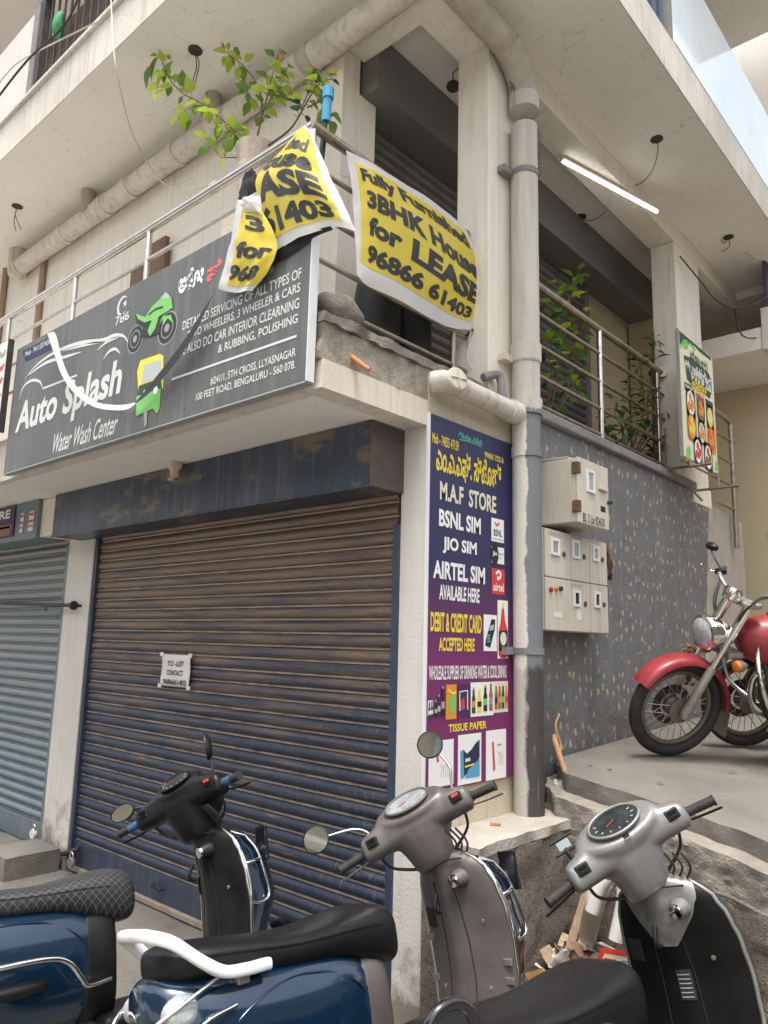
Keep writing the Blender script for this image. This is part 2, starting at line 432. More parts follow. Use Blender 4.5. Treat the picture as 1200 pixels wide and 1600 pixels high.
mat('grey_frame', (0.13, 0.17, 0.195), 0.5, 0, (0.16, 0.19, 0.21), 6, 0.2, 60, coords=WD, streak=((0.28, 0.28, 0.27), 0.4))
mat('steel', (0.63, 0.60, 0.56), 0.22, 1.0, (0.52, 0.48, 0.43), 14, 0.05, 90, rvar=0.1)
mat('steel_dull', (0.40, 0.34, 0.28), 0.42, 0.85, (0.27, 0.21, 0.16), 14, 0.1, 90)
mat('chrome', (0.80, 0.79, 0.77), 0.1, 1.0, (0.62, 0.60, 0.57), 20, rvar=0.06)
mat('iron_dark', (0.035, 0.033, 0.032), 0.55, 0.3, (0.07, 0.06, 0.05), 10)
mat('pvc_white', (0.66, 0.60, 0.52), 0.55, 0, (0.56, 0.50, 0.43), 4, 0.15, 50, coords=WD, streak=((0.30, 0.25, 0.21), 0.7), spots=[((0.28, 0.23, 0.19), 13, 0.68)])
mat('pvc_grimy', (0.50, 0.45, 0.385), 0.65, 0, (0.36, 0.31, 0.26), 6, 0.25, 50, coords=WD, spots=[((0.17, 0.14, 0.115), 16, 0.60, (1, 1, 0.35)), ((0.62, 0.57, 0.49), 5, 0.64)])
def pipe_patches(n, l, src, out, blend):
    o = zof(n, l, src)
    jag = ntex(n, l, src, 7, (1, 1, 0.5), 5, 0.7)
    zz = math_(n, l, 'ADD', o[2], math_(n, l, 'MULTIPLY', jag, 0.3))
    out = blend(out, (0.165, 0.175, 0.185), ramp(n, l, zz, 3.02, 3.0))                   # grey paint below the branch
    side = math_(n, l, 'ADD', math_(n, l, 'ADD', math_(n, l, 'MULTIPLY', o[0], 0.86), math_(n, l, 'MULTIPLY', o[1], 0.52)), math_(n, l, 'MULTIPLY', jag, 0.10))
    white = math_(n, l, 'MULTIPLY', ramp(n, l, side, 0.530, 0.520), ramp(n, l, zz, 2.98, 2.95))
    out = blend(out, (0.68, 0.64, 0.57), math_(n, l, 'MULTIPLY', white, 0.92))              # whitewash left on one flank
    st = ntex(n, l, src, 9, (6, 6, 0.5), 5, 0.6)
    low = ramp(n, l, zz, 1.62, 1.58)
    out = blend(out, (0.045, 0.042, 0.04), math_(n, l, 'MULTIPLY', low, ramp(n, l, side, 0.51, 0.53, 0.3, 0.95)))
    out = blend(out, (0.33, 0.32, 0.30), math_(n, l, 'MULTIPLY', ramp(n, l, st, 0.62, 0.70, 0, 0.6), ramp(n, l, zz, 2.9, 2.7)))
    return out
mat('pvc_painted', (0.58, 0.54, 0.48), 0.6, 0, (0.47, 0.43, 0.37), 3, 0.25, 50, coords=WD, stretch=(5, 5, 0.6), streak=((0.33, 0.29, 0.25), 0.55), extra=pipe_patches)
mat('white_ink', (0.80, 0.79, 0.77), 0.6)
mat('faded_ink', (0.62, 0.61, 0.59), 0.65)
mat('grey_ink', (0.30, 0.30, 0.295), 0.65)
mat('black_ink', (0.018, 0.018, 0.018), 0.55)
mat('yellow_ink', (0.80, 0.62, 0.05), 0.6)
mat('red_ink', (0.62, 0.05, 0.04), 0.6)
mat('pink_ink', (0.62, 0.12, 0.14), 0.6)
mat('green_ink', (0.18, 0.50, 0.12), 0.6)
mat('teal_ink', (0.10, 0.42, 0.32), 0.6)
mat('darkgreen_ink', (0.015, 0.065, 0.03), 0.6)
mat('orange_ink', (0.70, 0.26, 0.03), 0.6)
mat('brown_ink', (0.28, 0.12, 0.045), 0.6)
mat('cyan_ink', (0.08, 0.33, 0.50), 0.6)
mat('navy_ink', (0.02, 0.025, 0.07), 0.6)
mat('plum_ink', (0.06, 0.02, 0.09), 0.6)
mat('cream_ink', (0.72, 0.66, 0.50), 0.6)
mat('glass_ink', (0.42, 0.46, 0.44), 0.5)
mat('sign_grey', (0.085, 0.09, 0.088), 0.5, 0, (0.115, 0.118, 0.112), 1.5, 0.05, 30, coords=WD, streak=((0.20, 0.20, 0.19), 0.45), spots=[((0.05, 0.055, 0.065), 3.0, 0.66, (3, 1, 0.3))])
def maf_grad(n, l, src, out, blend):
    o = zof(n, l, src)
    return blend(out, (0.175, 0.022, 0.115), ramp(n, l, o[2], 1.95, 1.45))
mat('store_cream', (0.58, 0.52, 0.40), 0.85, 0, (0.53, 0.46, 0.34), 2.5, 0.3, 60, coords=WD, streak=((0.30, 0.24, 0.17), 0.4), extra=cream_grime)
mat('sign_blue_plum', (0.022, 0.022, 0.085), 0.5, coords=WD, streak=((0.06, 0.04, 0.12), 0.5), extra=maf_grad)
mat('sign_edge', (0.68, 0.68, 0.68), 0.5)
mat('paper', (0.72, 0.70, 0.66), 0.8, 0, (0.66, 0.63, 0.58), 9)
mat('banner_white', (0.78, 0.77, 0.75), 0.38, 0, (0.72, 0.71, 0.70), 4)
mat('banner_yellow', (0.80, 0.62, 0.035), 0.36, 0, (0.80, 0.66, 0.10), 4)
mat('banner_back', (0.008, 0.008, 0.008), 0.5, spec=0.3)
mat('blue_pole', (0.04, 0.28, 0.48), 0.35)
mat('stone', (0.27, 0.24, 0.20), 0.95, 0, (0.18, 0.155, 0.13), 22, 1.0, 90)
mat('terracotta', (0.52, 0.20, 0.075), 0.8, 0, (0.45, 0.18, 0.07), 9)
mat('pot_white', (0.62, 0.52, 0.43), 0.75, 0, (0.50, 0.40, 0.32), 7, 0.2, 40, streak=((0.3, 0.22, 0.16), 0.5))
mat('soil', (0.05, 0.035, 0.025), 1.0)
mat('bark', (0.20, 0.13, 0.085), 0.9, 0, (0.13, 0.085, 0.055), 30, 0.5, 90)
def leafm(name, c, c2, tr=0.0):
    m = mat(name, c, 0.45, 0, c2, 18)
    b = m.node_tree.nodes['Principled BSDF']
    try: b.inputs['Subsurface Weight'].default_value = 0.0
    except Exception: pass
    # light shining through the blade
    n = m.node_tree.nodes; l = m.node_tree.links
    t = n.new('ShaderNodeBsdfTranslucent'); t.inputs[0].default_value = (c2[0] * 1.6, c2[1] * 1.6, c2[2] * 1.2, 1)
    mx = n.new('ShaderNodeMixShader'); mx.inputs[0].default_value = 0.35
    l.new(b.outputs[0], mx.inputs[1]); l.new(t.outputs[0], mx.inputs[2]); l.new(mx.outputs[0], n['Material Output'].inputs[0])
leafm('leaf_light', (0.24, 0.36, 0.035), (0.36, 0.46, 0.06))
leafm('leaf_mid', (0.09, 0.17, 0.03), (0.14, 0.24, 0.045))
leafm('leaf_dark', (0.025, 0.06, 0.018), (0.045, 0.10, 0.03))
leafm('bud_pink', (0.55, 0.20, 0.13), (0.6, 0.3, 0.2))
leafm('leaf_dry', (0.34, 0.19, 0.07), (0.28, 0.14, 0.05))
mat('wood', (0.22, 0.13, 0.075), 0.75, 0, (0.14, 0.08, 0.045), 4, 0.3, 40, stretch=(12, 12, 1))
mat('wood_old', (0.40, 0.30, 0.21), 0.85, 0, (0.26, 0.18, 0.12), 5, 0.3, 40, stretch=(14, 14, 1.2))
mat('bamboo', (0.42, 0.24, 0.12), 0.6, 0, (0.30, 0.16, 0.08), 7, 0.2, 40)
mat('meter_metal', (0.56, 0.52, 0.445), 0.5, 0, (0.50, 0.46, 0.385), 3, 0.05, 40, streak=((0.30, 0.20, 0.13), 0.4), spots=[((0.22, 0.11, 0.06), 14, 0.74)])
mat('rust', (0.16, 0.085, 0.05), 0.9, 0.1, (0.10, 0.055, 0.035), 25, 0.3, 90)
mat('glass_grey', (0.22, 0.27, 0.28), 0.12, 0, (0.30, 0.34, 0.34), 3)
mat('hole_black', (0.01, 0.01, 0.01), 0.9)
mat('rubber', (0.016, 0.0155, 0.015), 0.7, 0, (0.034, 0.031, 0.028), 12, 0.2, 120)
mat('vinyl_black', (0.006, 0.006, 0.0065), 0.38, 0, (0.011, 0.011, 0.011), 5, 0.12, 220, rvar=0.08, spec=0.28, spots=[((0.05, 0.048, 0.046), 30, 0.74)])
mat('plastic_black', (0.008, 0.008, 0.009), 0.38, 0, (0.015, 0.0145, 0.0145), 6, 0.05, 120, rvar=0.1, spec=0.25, spots=[((0.07, 0.066, 0.062), 11, 0.72)])
mat('matt_black', (0.004, 0.004, 0.004), 0.4, 0, (0.008, 0.008, 0.0078), 3.5, 0.08, 150, rvar=0.08, spec=0.15, spots=[((0.035, 0.033, 0.031), 5, 0.64), ((0.08, 0.076, 0.072), 16, 0.72)])
mat('navy_paint', (0.004, 0.021, 0.050), 0.2, 0.35, (0.006, 0.027, 0.060), 2, coat=1.0, rvar=0.05, spots=[((0.12, 0.125, 0.13), 24, 0.75)])
mat('navy_dark', (0.006, 0.014, 0.034), 0.2, 0.2, coat=0.8)
mat('brown_grey', (0.092, 0.080, 0.074), 0.42, 0.2, (0.135, 0.120, 0.111), 3, 0.06, 100, rvar=0.1, spots=[((0.085, 0.072, 0.064), 5, 0.64), ((0.30, 0.28, 0.26), 20, 0.735)])
mat('silver_paint', (0.25, 0.246, 0.238), 0.34, 0.35, (0.18, 0.174, 0.165), 3.5, 0.05, 90, rvar=0.08, spots=[((0.17, 0.155, 0.14), 3.2, 0.57), ((0.12, 0.11, 0.10), 9, 0.64), ((0.08, 0.075, 0.07), 34, 0.66, (1, 0.4, 1))])
mat('white_plastic', (0.72, 0.72, 0.70), 0.35, 0, (0.64, 0.63, 0.61), 6, rvar=0.05)
mat('black_gloss', (0.012, 0.012, 0.013), 0.15, 0, coat=0.6)
mat('mirror', (0.85, 0.87, 0.86), 0.03, 1.0)
mat('lens_clear', (0.55, 0.58, 0.6), 0.08, 0.3, (0.35, 0.38, 0.4), 40)
mat('lens_red', (0.35, 0.015, 0.015), 0.15)
mat('lens_orange', (0.60, 0.17, 0.03), 0.2)
mat('red_button', (0.55, 0.03, 0.03), 0.4)
mat('blue_tape', (0.035, 0.11, 0.24), 0.55, 0, (0.03, 0.06, 0.11), 30)
mat('dial_pale', (0.30, 0.32, 0.33), 0.15, 0, (0.16, 0.17, 0.18), 30)
mat('dial', (0.012, 0.014, 0.015), 0.2, 0, (0.035, 0.045, 0.044), 24)
mat('red_paint', (0.25, 0.014, 0.022), 0.42, 0.1, (0.30, 0.05, 0.055), 3, coat=0.15, rvar=0.08, spots=[((0.40, 0.26, 0.24), 6, 0.66)])
mat('alloy', (0.40, 0.375, 0.345), 0.45, 0.7, (0.28, 0.25, 0.22), 9, 0.1, 90)
mat('engine', (0.16, 0.14, 0.12), 0.6, 0.5, (0.09, 0.075, 0.06), 9, 0.2, 90)
mat('dirty_rim', (0.22, 0.19, 0.16), 0.55, 0.7, (0.13, 0.11, 0.09), 9)
mat('black_paint', (0.012, 0.012, 0.014), 0.25, 0, coat=0.4)
mat('garland', (0.16, 0.06, 0.035), 0.9, 0, (0.30, 0.16, 0.07), 30)
mat('cable_white', (0.60, 0.55, 0.48), 0.6)
mat('cable_black', (0.03, 0.03, 0.03), 0.5)
mat('socket_dark', (0.05, 0.045, 0.04), 0.9)
mat('tube_glow', (0.9, 0.9, 0.9), 0.4, emis=((1.0, 0.98, 0.95), 2.6))
mat('grass_green', (0.03, 0.11, 0.05), 0.9, 0, (0.02, 0.07, 0.03), 40)
mat('pale_blue_panel', (0.66, 0.80, 0.90), 0.06, 0, (0.88, 0.92, 0.93), 1.1, coords=WD, spec=1.0)  # pale blue and white sky-like mottling put into the panel's base colour
mat('corrugated', (0.05, 0.07, 0.12), 0.5)
mat('curtain', (0.22, 0.15, 0.12), 0.9, 0, (0.10, 0.08, 0.08), 5)
mat('dark_room', (0.05, 0.047, 0.045), 0.9)
mat('green_cloth', (0.05, 0.26, 0.10), 0.8)
mat('black_cloth', (0.012, 0.012, 0.013), 0.6, 0, (0.025, 0.025, 0.027), 8)
mat('litter_white', (0.62, 0.60, 0.57), 0.7, 0, (0.5, 0.47, 0.43), 9)
mat('litter_pipe', (0.60, 0.55, 0.47), 0.5, 0, (0.42, 0.37, 0.31), 7, spots=[((0.2, 0.16, 0.12), 11, 0.62)])
mat('cup_clear', (0.62, 0.62, 0.62), 0.2, 0, trans=0.6)
mat('earth', (0.13, 0.095, 0.07), 1.0, 0, (0.08, 0.06, 0.045), 14, 0.8, 60, coords=WD)

def quilt(n, l, src, out, blend):
    for sx in (1, -1):
        mp = n.new('ShaderNodeMapping'); l.new(src, mp.inputs[0])
        o = zof(n, l, mp.outputs[0])
        v = math_(n, l, 'MULTIPLY', math_(n, l, 'ADD', o[1], o[2]), -sx * 1.0)
        m = math_(n, l, 'FRACT', math_(n, l, 'MULTIPLY', math_(n, l, 'ADD', o[0], v), 32.0), 0)
        out = blend(out, (0.15, 0.15, 0.148), ramp(n, l, math_(n, l, 'ABSOLUTE', math_(n, l, 'SUBTRACT', m, 0.5), 0), 0.44, 0.49, 0, 0.9))
    return out
mat('vinyl_quilted', (0.018, 0.018, 0.019), 0.42, 0, (0.026, 0.026, 0.027), 5, 0.06, 120, extra=quilt)
# ------------------------------------------------------------------ ground, ramp platform, ledge
GZ = -0.10
def gz(x, y):
    return GZ + 0.012 * noise.noise(Vector((x * 0.7, y * 0.7, 0))) + 0.006 * noise.noise(Vector((x * 3.1, y * 3.1, 2)))
mb = MB()
xs = [-300, -60, -20, -10] + [-6 + 0.25 * i for i in range(41)] + [6, 10, 20, 60, 300]
ys = [-300, -60, -20, -8] + [-4 + 0.25 * i for i in range(33)] + [6, 10, 20, 60, 300]
mb.sheet([[(x, y, gz(x, y)) for x in xs] for y in ys])
mb.build('ground', 'ground', smooth=180, kind='structure')

mb = MB(); mb.sheet([[(x, y, GZ + 0.02) for x in (-200, -20, -4, 0, 4, 20, 200)] for y in (-9.5, -7, -5, -3.9)])  # unseen pale road strip, added to bounce sunlight up to the soffits
mb.build('bounce_road', 'bounce_road', kind='structure')
def blk(mb, x0, x1, y0, y1, z0, z1, d=0.05, top=None):
    """subdivided box surface; top(x,y) gives its upper side"""
    nx, ny, nz = (max(1, int(round((b - a) / d))) for a, b in ((x0, x1), (y0, y1), (z0, z1)))
    def P(i, j, k):
        x = x0 + (x1 - x0) * i / nx; y = y0 + (y1 - y0) * j / ny
        zt = z1 if top is None else top(x, y)
        return Vector((x, y, z0 + (zt - z0) * k / nz))
    mb.sheet([[P(i, j, nz) for i in range(nx + 1)] for j in range(ny + 1)])
    mb.sheet([[P(i, j, 0) for i in range(nx + 1)] for j in range(ny + 1)])
    mb.sheet([[P(i, 0, k) for i in range(nx + 1)] for k in range(nz + 1)])
    mb.sheet([[P(i, ny, k) for i in range(nx + 1)] for k in range(nz + 1)])
    mb.sheet([[P(0, j, k) for j in range(ny + 1)] for k in range(nz + 1)])
    mb.sheet([[P(nx, j, k) for j in range(ny + 1)] for k in range(nz + 1)])
    return mb

# raised forecourt in front of the flecked wall; its broken front edge swings away from the wall
def plat_z(x, y): return 0.93 + 0.05 * (y - 1.2) - 0.085 * x
EDGE = [(0.012, 1.20), (0.10, 1.06), (0.22, 0.94), (0.5, 0.885), (0.87, 0.80), (1.1, 0.735), (1.3, 0.66), (1.7, 0.56), (2.2, 0.50), (3.0, 0.45), (3.4, 0.44)]
def edge_y(x): return interp([(a, b) for a, b in EDGE], x)[0]
plat = thing('concrete_forecourt', 'raised pale concrete forecourt with broken front edge under the red motorbike', 'platform', loc=(1.5, 2.5, 0.4))
def layer(off, ztop, zbot, name, m, amp, seed, top=False, y1=6.5, x0=0.012, d=0.045):
    mb = MB(); xs = []; x = x0
    while x < 3.4: xs.append(x); x += d
    xs.append(3.4)
    def front(x, k): return edge_y(x) - off
    zb_ = zbot if callable(zbot) else (lambda x, y: zbot)
    nz = max(3, int((ztop(1, 1) - zb_(1, 1)) / d))
    rows = []
    for k in range(nz + 1):
        r = []
        for x in xs:
            y = front(x, k); zt = ztop(x, y); zb = zb_(x, y); z = zb + (zt - zb) * k / nz
            q = Vector((x, y, z))
            dn = 0.35 * noise.noise(Vector((x * 4, z * 12, seed))) + 0.5 * noise.noise(Vector((x * 13, z * 30, seed + 4))) + 0.5 * noise.noise(Vector((x * 38, z * 50, seed + 9)))
            r.append(q + Vector((0, -1, 0)) * (dn * amp) + Vector((0, 0, (dn * amp * 0.35) if k == nz else 0)))
        rows.append(r)
    mb.sheet(rows)
    last = rows[-1]
    back = []
    for j in range(1, 25):
        t = (j / 24) ** 1.8
        back.append([Vector((q.x, q.y + (y1 - q.y) * t, ztop(q.x, q.y + (y1 - q.y) * t) + 0.006 * noise.noise(Vector((q.x * 2, (q.y + (y1 - q.y) * t) * 2, 5))))) for q in last])
    mb.sheet([last] + back)
    return W(mb, name, m, plat, smooth=50)
layer(0.0, lambda x, y: plat_z(x, y), lambda x, y: plat_z(x, y) - 0.10, 'slab', 'platform', 0.016, 1, d=0.025)
layer(0.12, lambda x, y: plat_z(x, y) - 0.085 - 0.008 * math.sin(x * 5), 0.50, 'step', 'rough_step', 0.022, 2, y1=3, d=0.02)
layer(0.15, lambda x, y: plat_z(x, y) - 0.24 - 0.012 * math.sin(x * 3 + 1), GZ - 0.05, 'retaining_wall', 'aggregate', 0.018, 3, y1=3, d=0.025)
ledge = thing('plinth_ledge', 'rough aggregate concrete ledge along the wall below the blue store sign', 'ledge', loc=(0.15, 0.5, GZ))
mb = blk(MB(), 0.004, 0.30, 0.0, 1.16, GZ - 0.05, 0.665, 0.03)
mb.xf(lambda q: q + Vector((1, 0, 0)) * ((noise.noise(q * 9) * 0.014 + noise.noise(q * 31) * 0.008) if q.x > 0.2 else 0) + Vector((0, -1, 0)) * ((noise.noise(q * 9 + Vector((5, 0, 0))) * 0.012) if q.y < 0.1 and q.x > 0.02 else 0))
W(mb, 'core', 'aggregate', ledge, smooth=60)
mb = blk(MB(), 0.004, 0.305, -0.004, 1.15, 0.664, 0.705, 0.03)
mb.xf(lambda q: q + Vector((noise.noise(q * 12) * 0.018 if q.x > 0.2 else 0, 0, noise.noise(q * 8) * 0.008 if q.z > 0.69 else 0)))
W(mb, 'screed', 'ledge_top', ledge, smooth=60)
for k, (y0, z0) in enumerate(((0.86, 0.60), (1.0, 0.60))):
    W(blk(MB(), 0.21, 0.318, y0, y0 + 0.13, z0, z0 + 0.06, 0.03).rough(0.006, 14, k), 'brick', 'brick_red', ledge, smooth=40)

# ------------------------------------------------------------------ the corner building
B = thing('corner_building', 'cream corner building with rolling shutters below and a railed balcony above', 'building', loc=(-1.5, 1.5, GZ))
SO = 2.615      # underside of the balcony
def BX(name, m, x0, x1, y0, y1, z0, z1, bevel=0.006, d=None, amp=0, **k):
    mb = MB()
    if d: blk(mb, x0, x1, y0, y1, z0, z1, d); 
    else: mb.box(x0, x1, y0, y1, z0, z1)
    if amp: mb.rough(amp, 7)
    return W(mb, name, m, B, bevel=0 if d else bevel, smooth=60 if d else None, **k)
BX('corner_pillar', 'pillar_white', -0.166, -0.0, 0.0, 1.0, GZ - 0.05, SO)
BX('store_wall', 'store_cream', -0.164, 0.0, -0.002, 0.985, SO - 0.002, 2.93)
BX('store_wall', 'store_cream', -0.10, 0.0025, 0.004, 0.99, GZ - 0.05, SO - 0.004, 0.002)
BX('wall_pillar', 'pillar_white', -3.66, -3.255, 0.0, 0.35, GZ - 0.05, 2.60)
BX('flecked_wall', 'grey_flecked', -0.25, -0.004, 1.0, 4.05, GZ, 2.90)
BX('wall_coping', 'coping_grey', -0.22, 0.035, 0.985, 3.62, 2.90, 2.965, 0.012)
BX('inner_wall', 'dark_room', -9, -0.26, 0.36, 0.46, GZ, SO)
BX('lintel', 'cream', -9, -0.168, 0.10, 0.35, 2.22, SO - 0.003)
# balcony slab, its rough parapet and the broken top course
BX('balcony_slab', 'soffit', -9, -0.006, -0.716, 0.36, SO, 2.745)
BX('veranda_floor', 'coping_grey', -0.9, -0.12, 0.37, 4.6, 2.70, 2.76)
mb = blk(MB(), -0.115, 0.0, -0.722, -0.003, SO - 0.003, 2.74, 0.03)
W(mb, 'slab_edge', 'cream', B, smooth=50)
mb = blk(MB(), -0.115, -0.004, -0.722, -0.003, 2.741, 2.905, 0.025)
mb.xf(lambda q: q + Vector((noise.noise(q * 16) * 0.010 + noise.noise(q * 40) * 0.005 if q.x > -0.05 else 0, (noise.noise(q * 11) * 0.03 - 0.01) if q.y < -0.7 else 0, 0)))
W(mb, 'rough_parapet', 'rough_plaster', B, smooth=60)
mb = blk(MB(), -0.20, 0.012, -0.735, 0.52, 2.906, 2.955, 0.02)
mb.xf(lambda q: q + Vector((noise.noise(q * 14) * 0.02 if q.x > -0.05 else 0, noise.noise(q * 13 + Vector((3, 3, 3))) * 0.03 if q.y < -0.7 else 0, noise.noise(q * 12) * 0.012)))
W(mb, 'broken_course', 'broken_concrete', B, smooth=50)
mb = blk(MB(), -9, -0.118, -0.722, -0.66, SO - 0.003, 2.92, 0.2)
W(mb, 'front_parapet', 'fascia', B)
# roller-shutter housings
BX('shutter_housing', 'navy_sheet', -3.44, -0.158, -0.25, 0.0, 2.285, SO - 0.004, 0.004)
BX('housing_end', 'rusty_sheet', -0.157, -0.148, -0.247, -0.001, 2.287, SO - 0.005, 0.002)
mb = MB(); x = -3.43
W(MB().tube([(-3.44, -0.252, 2.287), (-0.15, -0.252, 2.287)], 0.008, 6), 'housing_rim', 'navy_sheet', B, smooth=60)
BX('neighbour_housing', 'grey_frame', -9, -3.72, -0.25, 0.0, 2.30, SO - 0.004, 0.004)
BX('housing_cheek', 'cream', -3.718, -3.50, -0.22, -0.001, 2.31, SO - 0.006, 0.004)
for k, (x0, x1) in enumerate(((-4.02, -3.96), (-3.86, -3.77))):
    pa = BX('poster', 'paper', x0, x1, -0.2565, -0.2525, 2.36, 2.52, 0)
    for j, (zz, mm) in enumerate(((2.485, 'red_ink'), (2.43, 'red_ink'), (2.39, 'grey_ink'))):
        W(MB().box(x0 + 0.006, x1 - 0.006, -0.2585, -0.257, zz, zz + 0.022), 'print', mm, pa)

def slat_mesh(name, length, pitch, axis, depth=0.019, m='lath_navy'):
    """one lath: a rolled bulge and a narrow interlocking lip, origin at its lower end"""
    prof = [(-0.003, 0.0), (0.011, 0.003), (0.013, 0.010), (0.004, 0.0145), (-0.002, 0.0165), (-0.002, 0.019)]
    for i in range(7):
        t = i / 6
        prof.append((0.004 + depth * math.sin(PI * (0.1 + 0.9 * t)) ** 0.8, 0.0195 + (pitch - 0.0195) * t))
    prof.append((0.0, pitch))
    prof.append((-0.004, pitch * 0.9)); prof.append((-0.004, 0.004))
    rings = []
    for s in (0, length):
        if axis == 'x': rings.append([Vector((s, -d, z)) for d, z in prof])
        else: rings.append([Vector((d, s, z)) for d, z in prof])
    mb = MB(); mb.ring_loft(rings)
    me = bpy.data.meshes.new(name)
    me.from_pydata([tuple(q) for q in mb.v], [], mb.f)
    bm = bmesh.new(); bm.from_mesh(me); bmesh.ops.recalc_face_normals(bm, faces=bm.faces); bm.to_mesh(me); bm.free()
    me.polygons.foreach_set('use_smooth', [True] * len(me.polygons)); me.set_sharp_from_angle(angle=R(38))
    me.materials.append(MATS[m]); return me
def shutter(name, x, y, z0, z1, length, axis, m, pitch=0.0742):
    s = bpy.data.objects.new(name, None); col.objects.link(s); s.parent = B
    s.matrix_parent_inverse = Matrix.Translation(-Vector(B.location)); s.location = (x, y, z0)
    me = slat_mesh('slat', length, pitch, axis, m=m)
    k = 0
    while z0 + k * pitch < z1:
        o = bpy.data.objects.new('slat', me); col.objects.link(o); o.parent = s; o.location = (0, 0, k * pitch)
        j = random.uniform(-0.0012, 0.0012)
        if axis == 'x': o.location.y = j; o.rotation_euler.x = random.uniform(-0.03, 0.03)
        else: o.location.x = j; o.rotation_euler.y = random.uniform(-0.03, 0.03)
        k += 1
    return s
sh = shutter('navy_shutter', -3.235, 0.055, 0.105, 2.26, 3.02, 'x', 'lath_navy')
def SH(par, name, m, x0, x1, y0, y1, z0, z1, bevel=0.003):
    mb = MB().box(x0, x1, y0, y1, z0, z1); o = mb.build(name, m, par, bevel=bevel)
    o.matrix_parent_inverse = Matrix.Translation(-Vector(par.location)); return o
SH(sh, 'bottom_rail', 'navy_frame', -3.235, -0.215, 0.035, 0.065, -0.055, 0.104)
SH(sh, 'bottom_angle', 'tan_strip', -3.235, -0.215, 0.010, 0.06, -0.088, -0.057)
SH(sh, 'guide', 'navy_frame', -3.262, -3.215, 0.012, 0.075, -0.09, 2.30)
SH(sh, 'guide', 'navy_frame', -0.222, -0.168, 0.008, 0.075, -0.09, 2.14)
for xx in (-2.1, -1.55):
    hp = MB().tube([(xx - 0.05, 0.03, 0.035), (xx - 0.05, 0.005, 0.035), (xx + 0.05, 0.005, 0.03), (xx + 0.05, 0.03, 0.03)], 0.008, 6)
    o = hp.build('latch', 'iron_dark', sh, smooth=60); o.matrix_parent_inverse = Matrix.Translation(-Vector(sh.location))
sh2 = shutter('grey_shutter', -7.4, 0.055, 0.13, 2.25, 3.70, 'x', 'lath_grey')
SH(sh2, 'bottom_rail', 'grey_frame', -7.4, -3.70, 0.035, 0.065, -0.04, 0.128)
SH(sh2, 'guide', 'grey_frame', -3.715, -3.662, 0.008, 0.075, -0.05, 2.28)
SH(sh2, 'guide', 'grey_frame', -7.45, -7.39, 0.008, 0.075, -0.05, 2.28)
BX('wall_pillar', 'pillar_white', -9, -7.45, 0.0, 0.35, GZ - 0.05, 2.60)
BX('neighbour_sill', 'ground', -9, -3.67, -0.02, 0.34, GZ - 0.04, -0.055, 0.01)
# first floor: wall, beams, pillars, ceiling
CE = 5.28
BX('upper_wall', 'cream_plain', -9, -0.70, 0.0, 0.15, 2.745, CE)
BX('jamb', 'cream_plain', -0.86, -0.70, 0.15, 0.30, 2.76, 4.90)
BX('dark_beam', 'beam_dark', -0.86, -0.58, 0.178, 4.55, 4.90, CE - 0.002)
BX('front_beam', 'cream_plain', -0.698, -0.232, -0.01, 0.176, 5.13, CE - 0.002)
BX('side_beam', 'cream_plain', -0.23, 0.0, -0.012, 5.15, 5.115, CE - 0.002)
BX('balcony_pillar', 'cream_plain', -0.228, -0.003, 0.53, 0.80, 2.75, 5.113)
BX('far_pillar', 'cream_plain', -0.215, -0.003, 3.43, 4.02, 2.90, 5.113)
BX('far_pillar_foot', 'cream_plain', -0.17, 0.003, 3.62, 4.055, 2.80, 2.96, 0.004)
sh3 = shutter('veranda_shutter', -0.84, 0.30, 2.80, 4.88, 3.05, 'y', 'lath_dark')
SH(sh3, 'guide', 'beam_dark', -0.87, -0.80, 0.26, 0.32, 2.76, 4.9)
SH(sh3, 'guide', 'beam_dark', -0.87, -0.80, 3.34, 3.40, 2.76, 4.9)
BX('veranda_back', 'wall_far', -0.95, -0.88, 0.3, 4.55, 2.7, 4.9)
BX('veranda_end', 'wall_far', -0.86, -0.24, 4.40, 4.52, 2.7, 5.11)
# slab above with its overhang
BX('upper_slab', 'soffit', -9, 0.652, -0.817, 5.15, CE, 5.33)
mb = blk(MB(), -9, 0.656, -0.823, -0.8175, CE - 0.002, 5.60, 0.25); W(mb, 'upper_fascia', 'fascia', B)
mb = blk(MB(), 0.6525, 0.658, -0.817, 5.15, CE - 0.002, 5.58, 0.25); W(mb, 'upper_fascia', 'fascia', B)
BX('upper_floor', 'soffit', -9, 0.645, -0.81, 5.15, 5.331, 5.575)
BX('ledge_course', 'fascia', -9, 0.645, -0.85, -0.74, 5.601, 5.64, 0.008)
BX('upper_parapet', 'pillar_white', -9, -3.42, -0.82, -0.70, 5.641, 6.42, 0.01)
BX('upper_post', 'coping_grey', -3.415, -3.33, -0.815, -0.70, 5.641, 6.50, 0.004)
BX('upper_room', 'curtain', -9, -0.3, 0.1, 0.2, 5.56, 8.0)
BX('upper_room', 'dark_room', -0.3, -0.2, 0.1, 5.1, 5.56, 8.0)
BX('top_slab', 'soffit', -9, 0.5, -0.8, 1.6, 8.0, 8.2)
BX('top_slab', 'soffit', -9, 1.6, 1.6, 5.33, 8.28, 8.5)
rl = bpy.data.objects.new('upper_railing', None); col.objects.link(rl); rl.parent = B; rl.matrix_parent_inverse = Matrix.Translation(-Vector(B.location)); rl.location = (-2, -0.77, 5.64)
def sub(par, mb, name, m, **k):
    o = mb.build(name, m, par, **k); o.matrix_parent_inverse = Matrix.Translation(-Vector(par.location)); return o
x = -3.30
me = None
while x < 0.5:
    if me is None:
        o = sub(rl, MB().box(x, x + 0.016, -0.779, -0.763, 5.641, 6.5), 'bar', 'iron_dark'); me = o; x0b = x
    else:
        o = me.copy(); col.objects.link(o); o.location = (x - x0b, 0, 0)
    x += 0.115
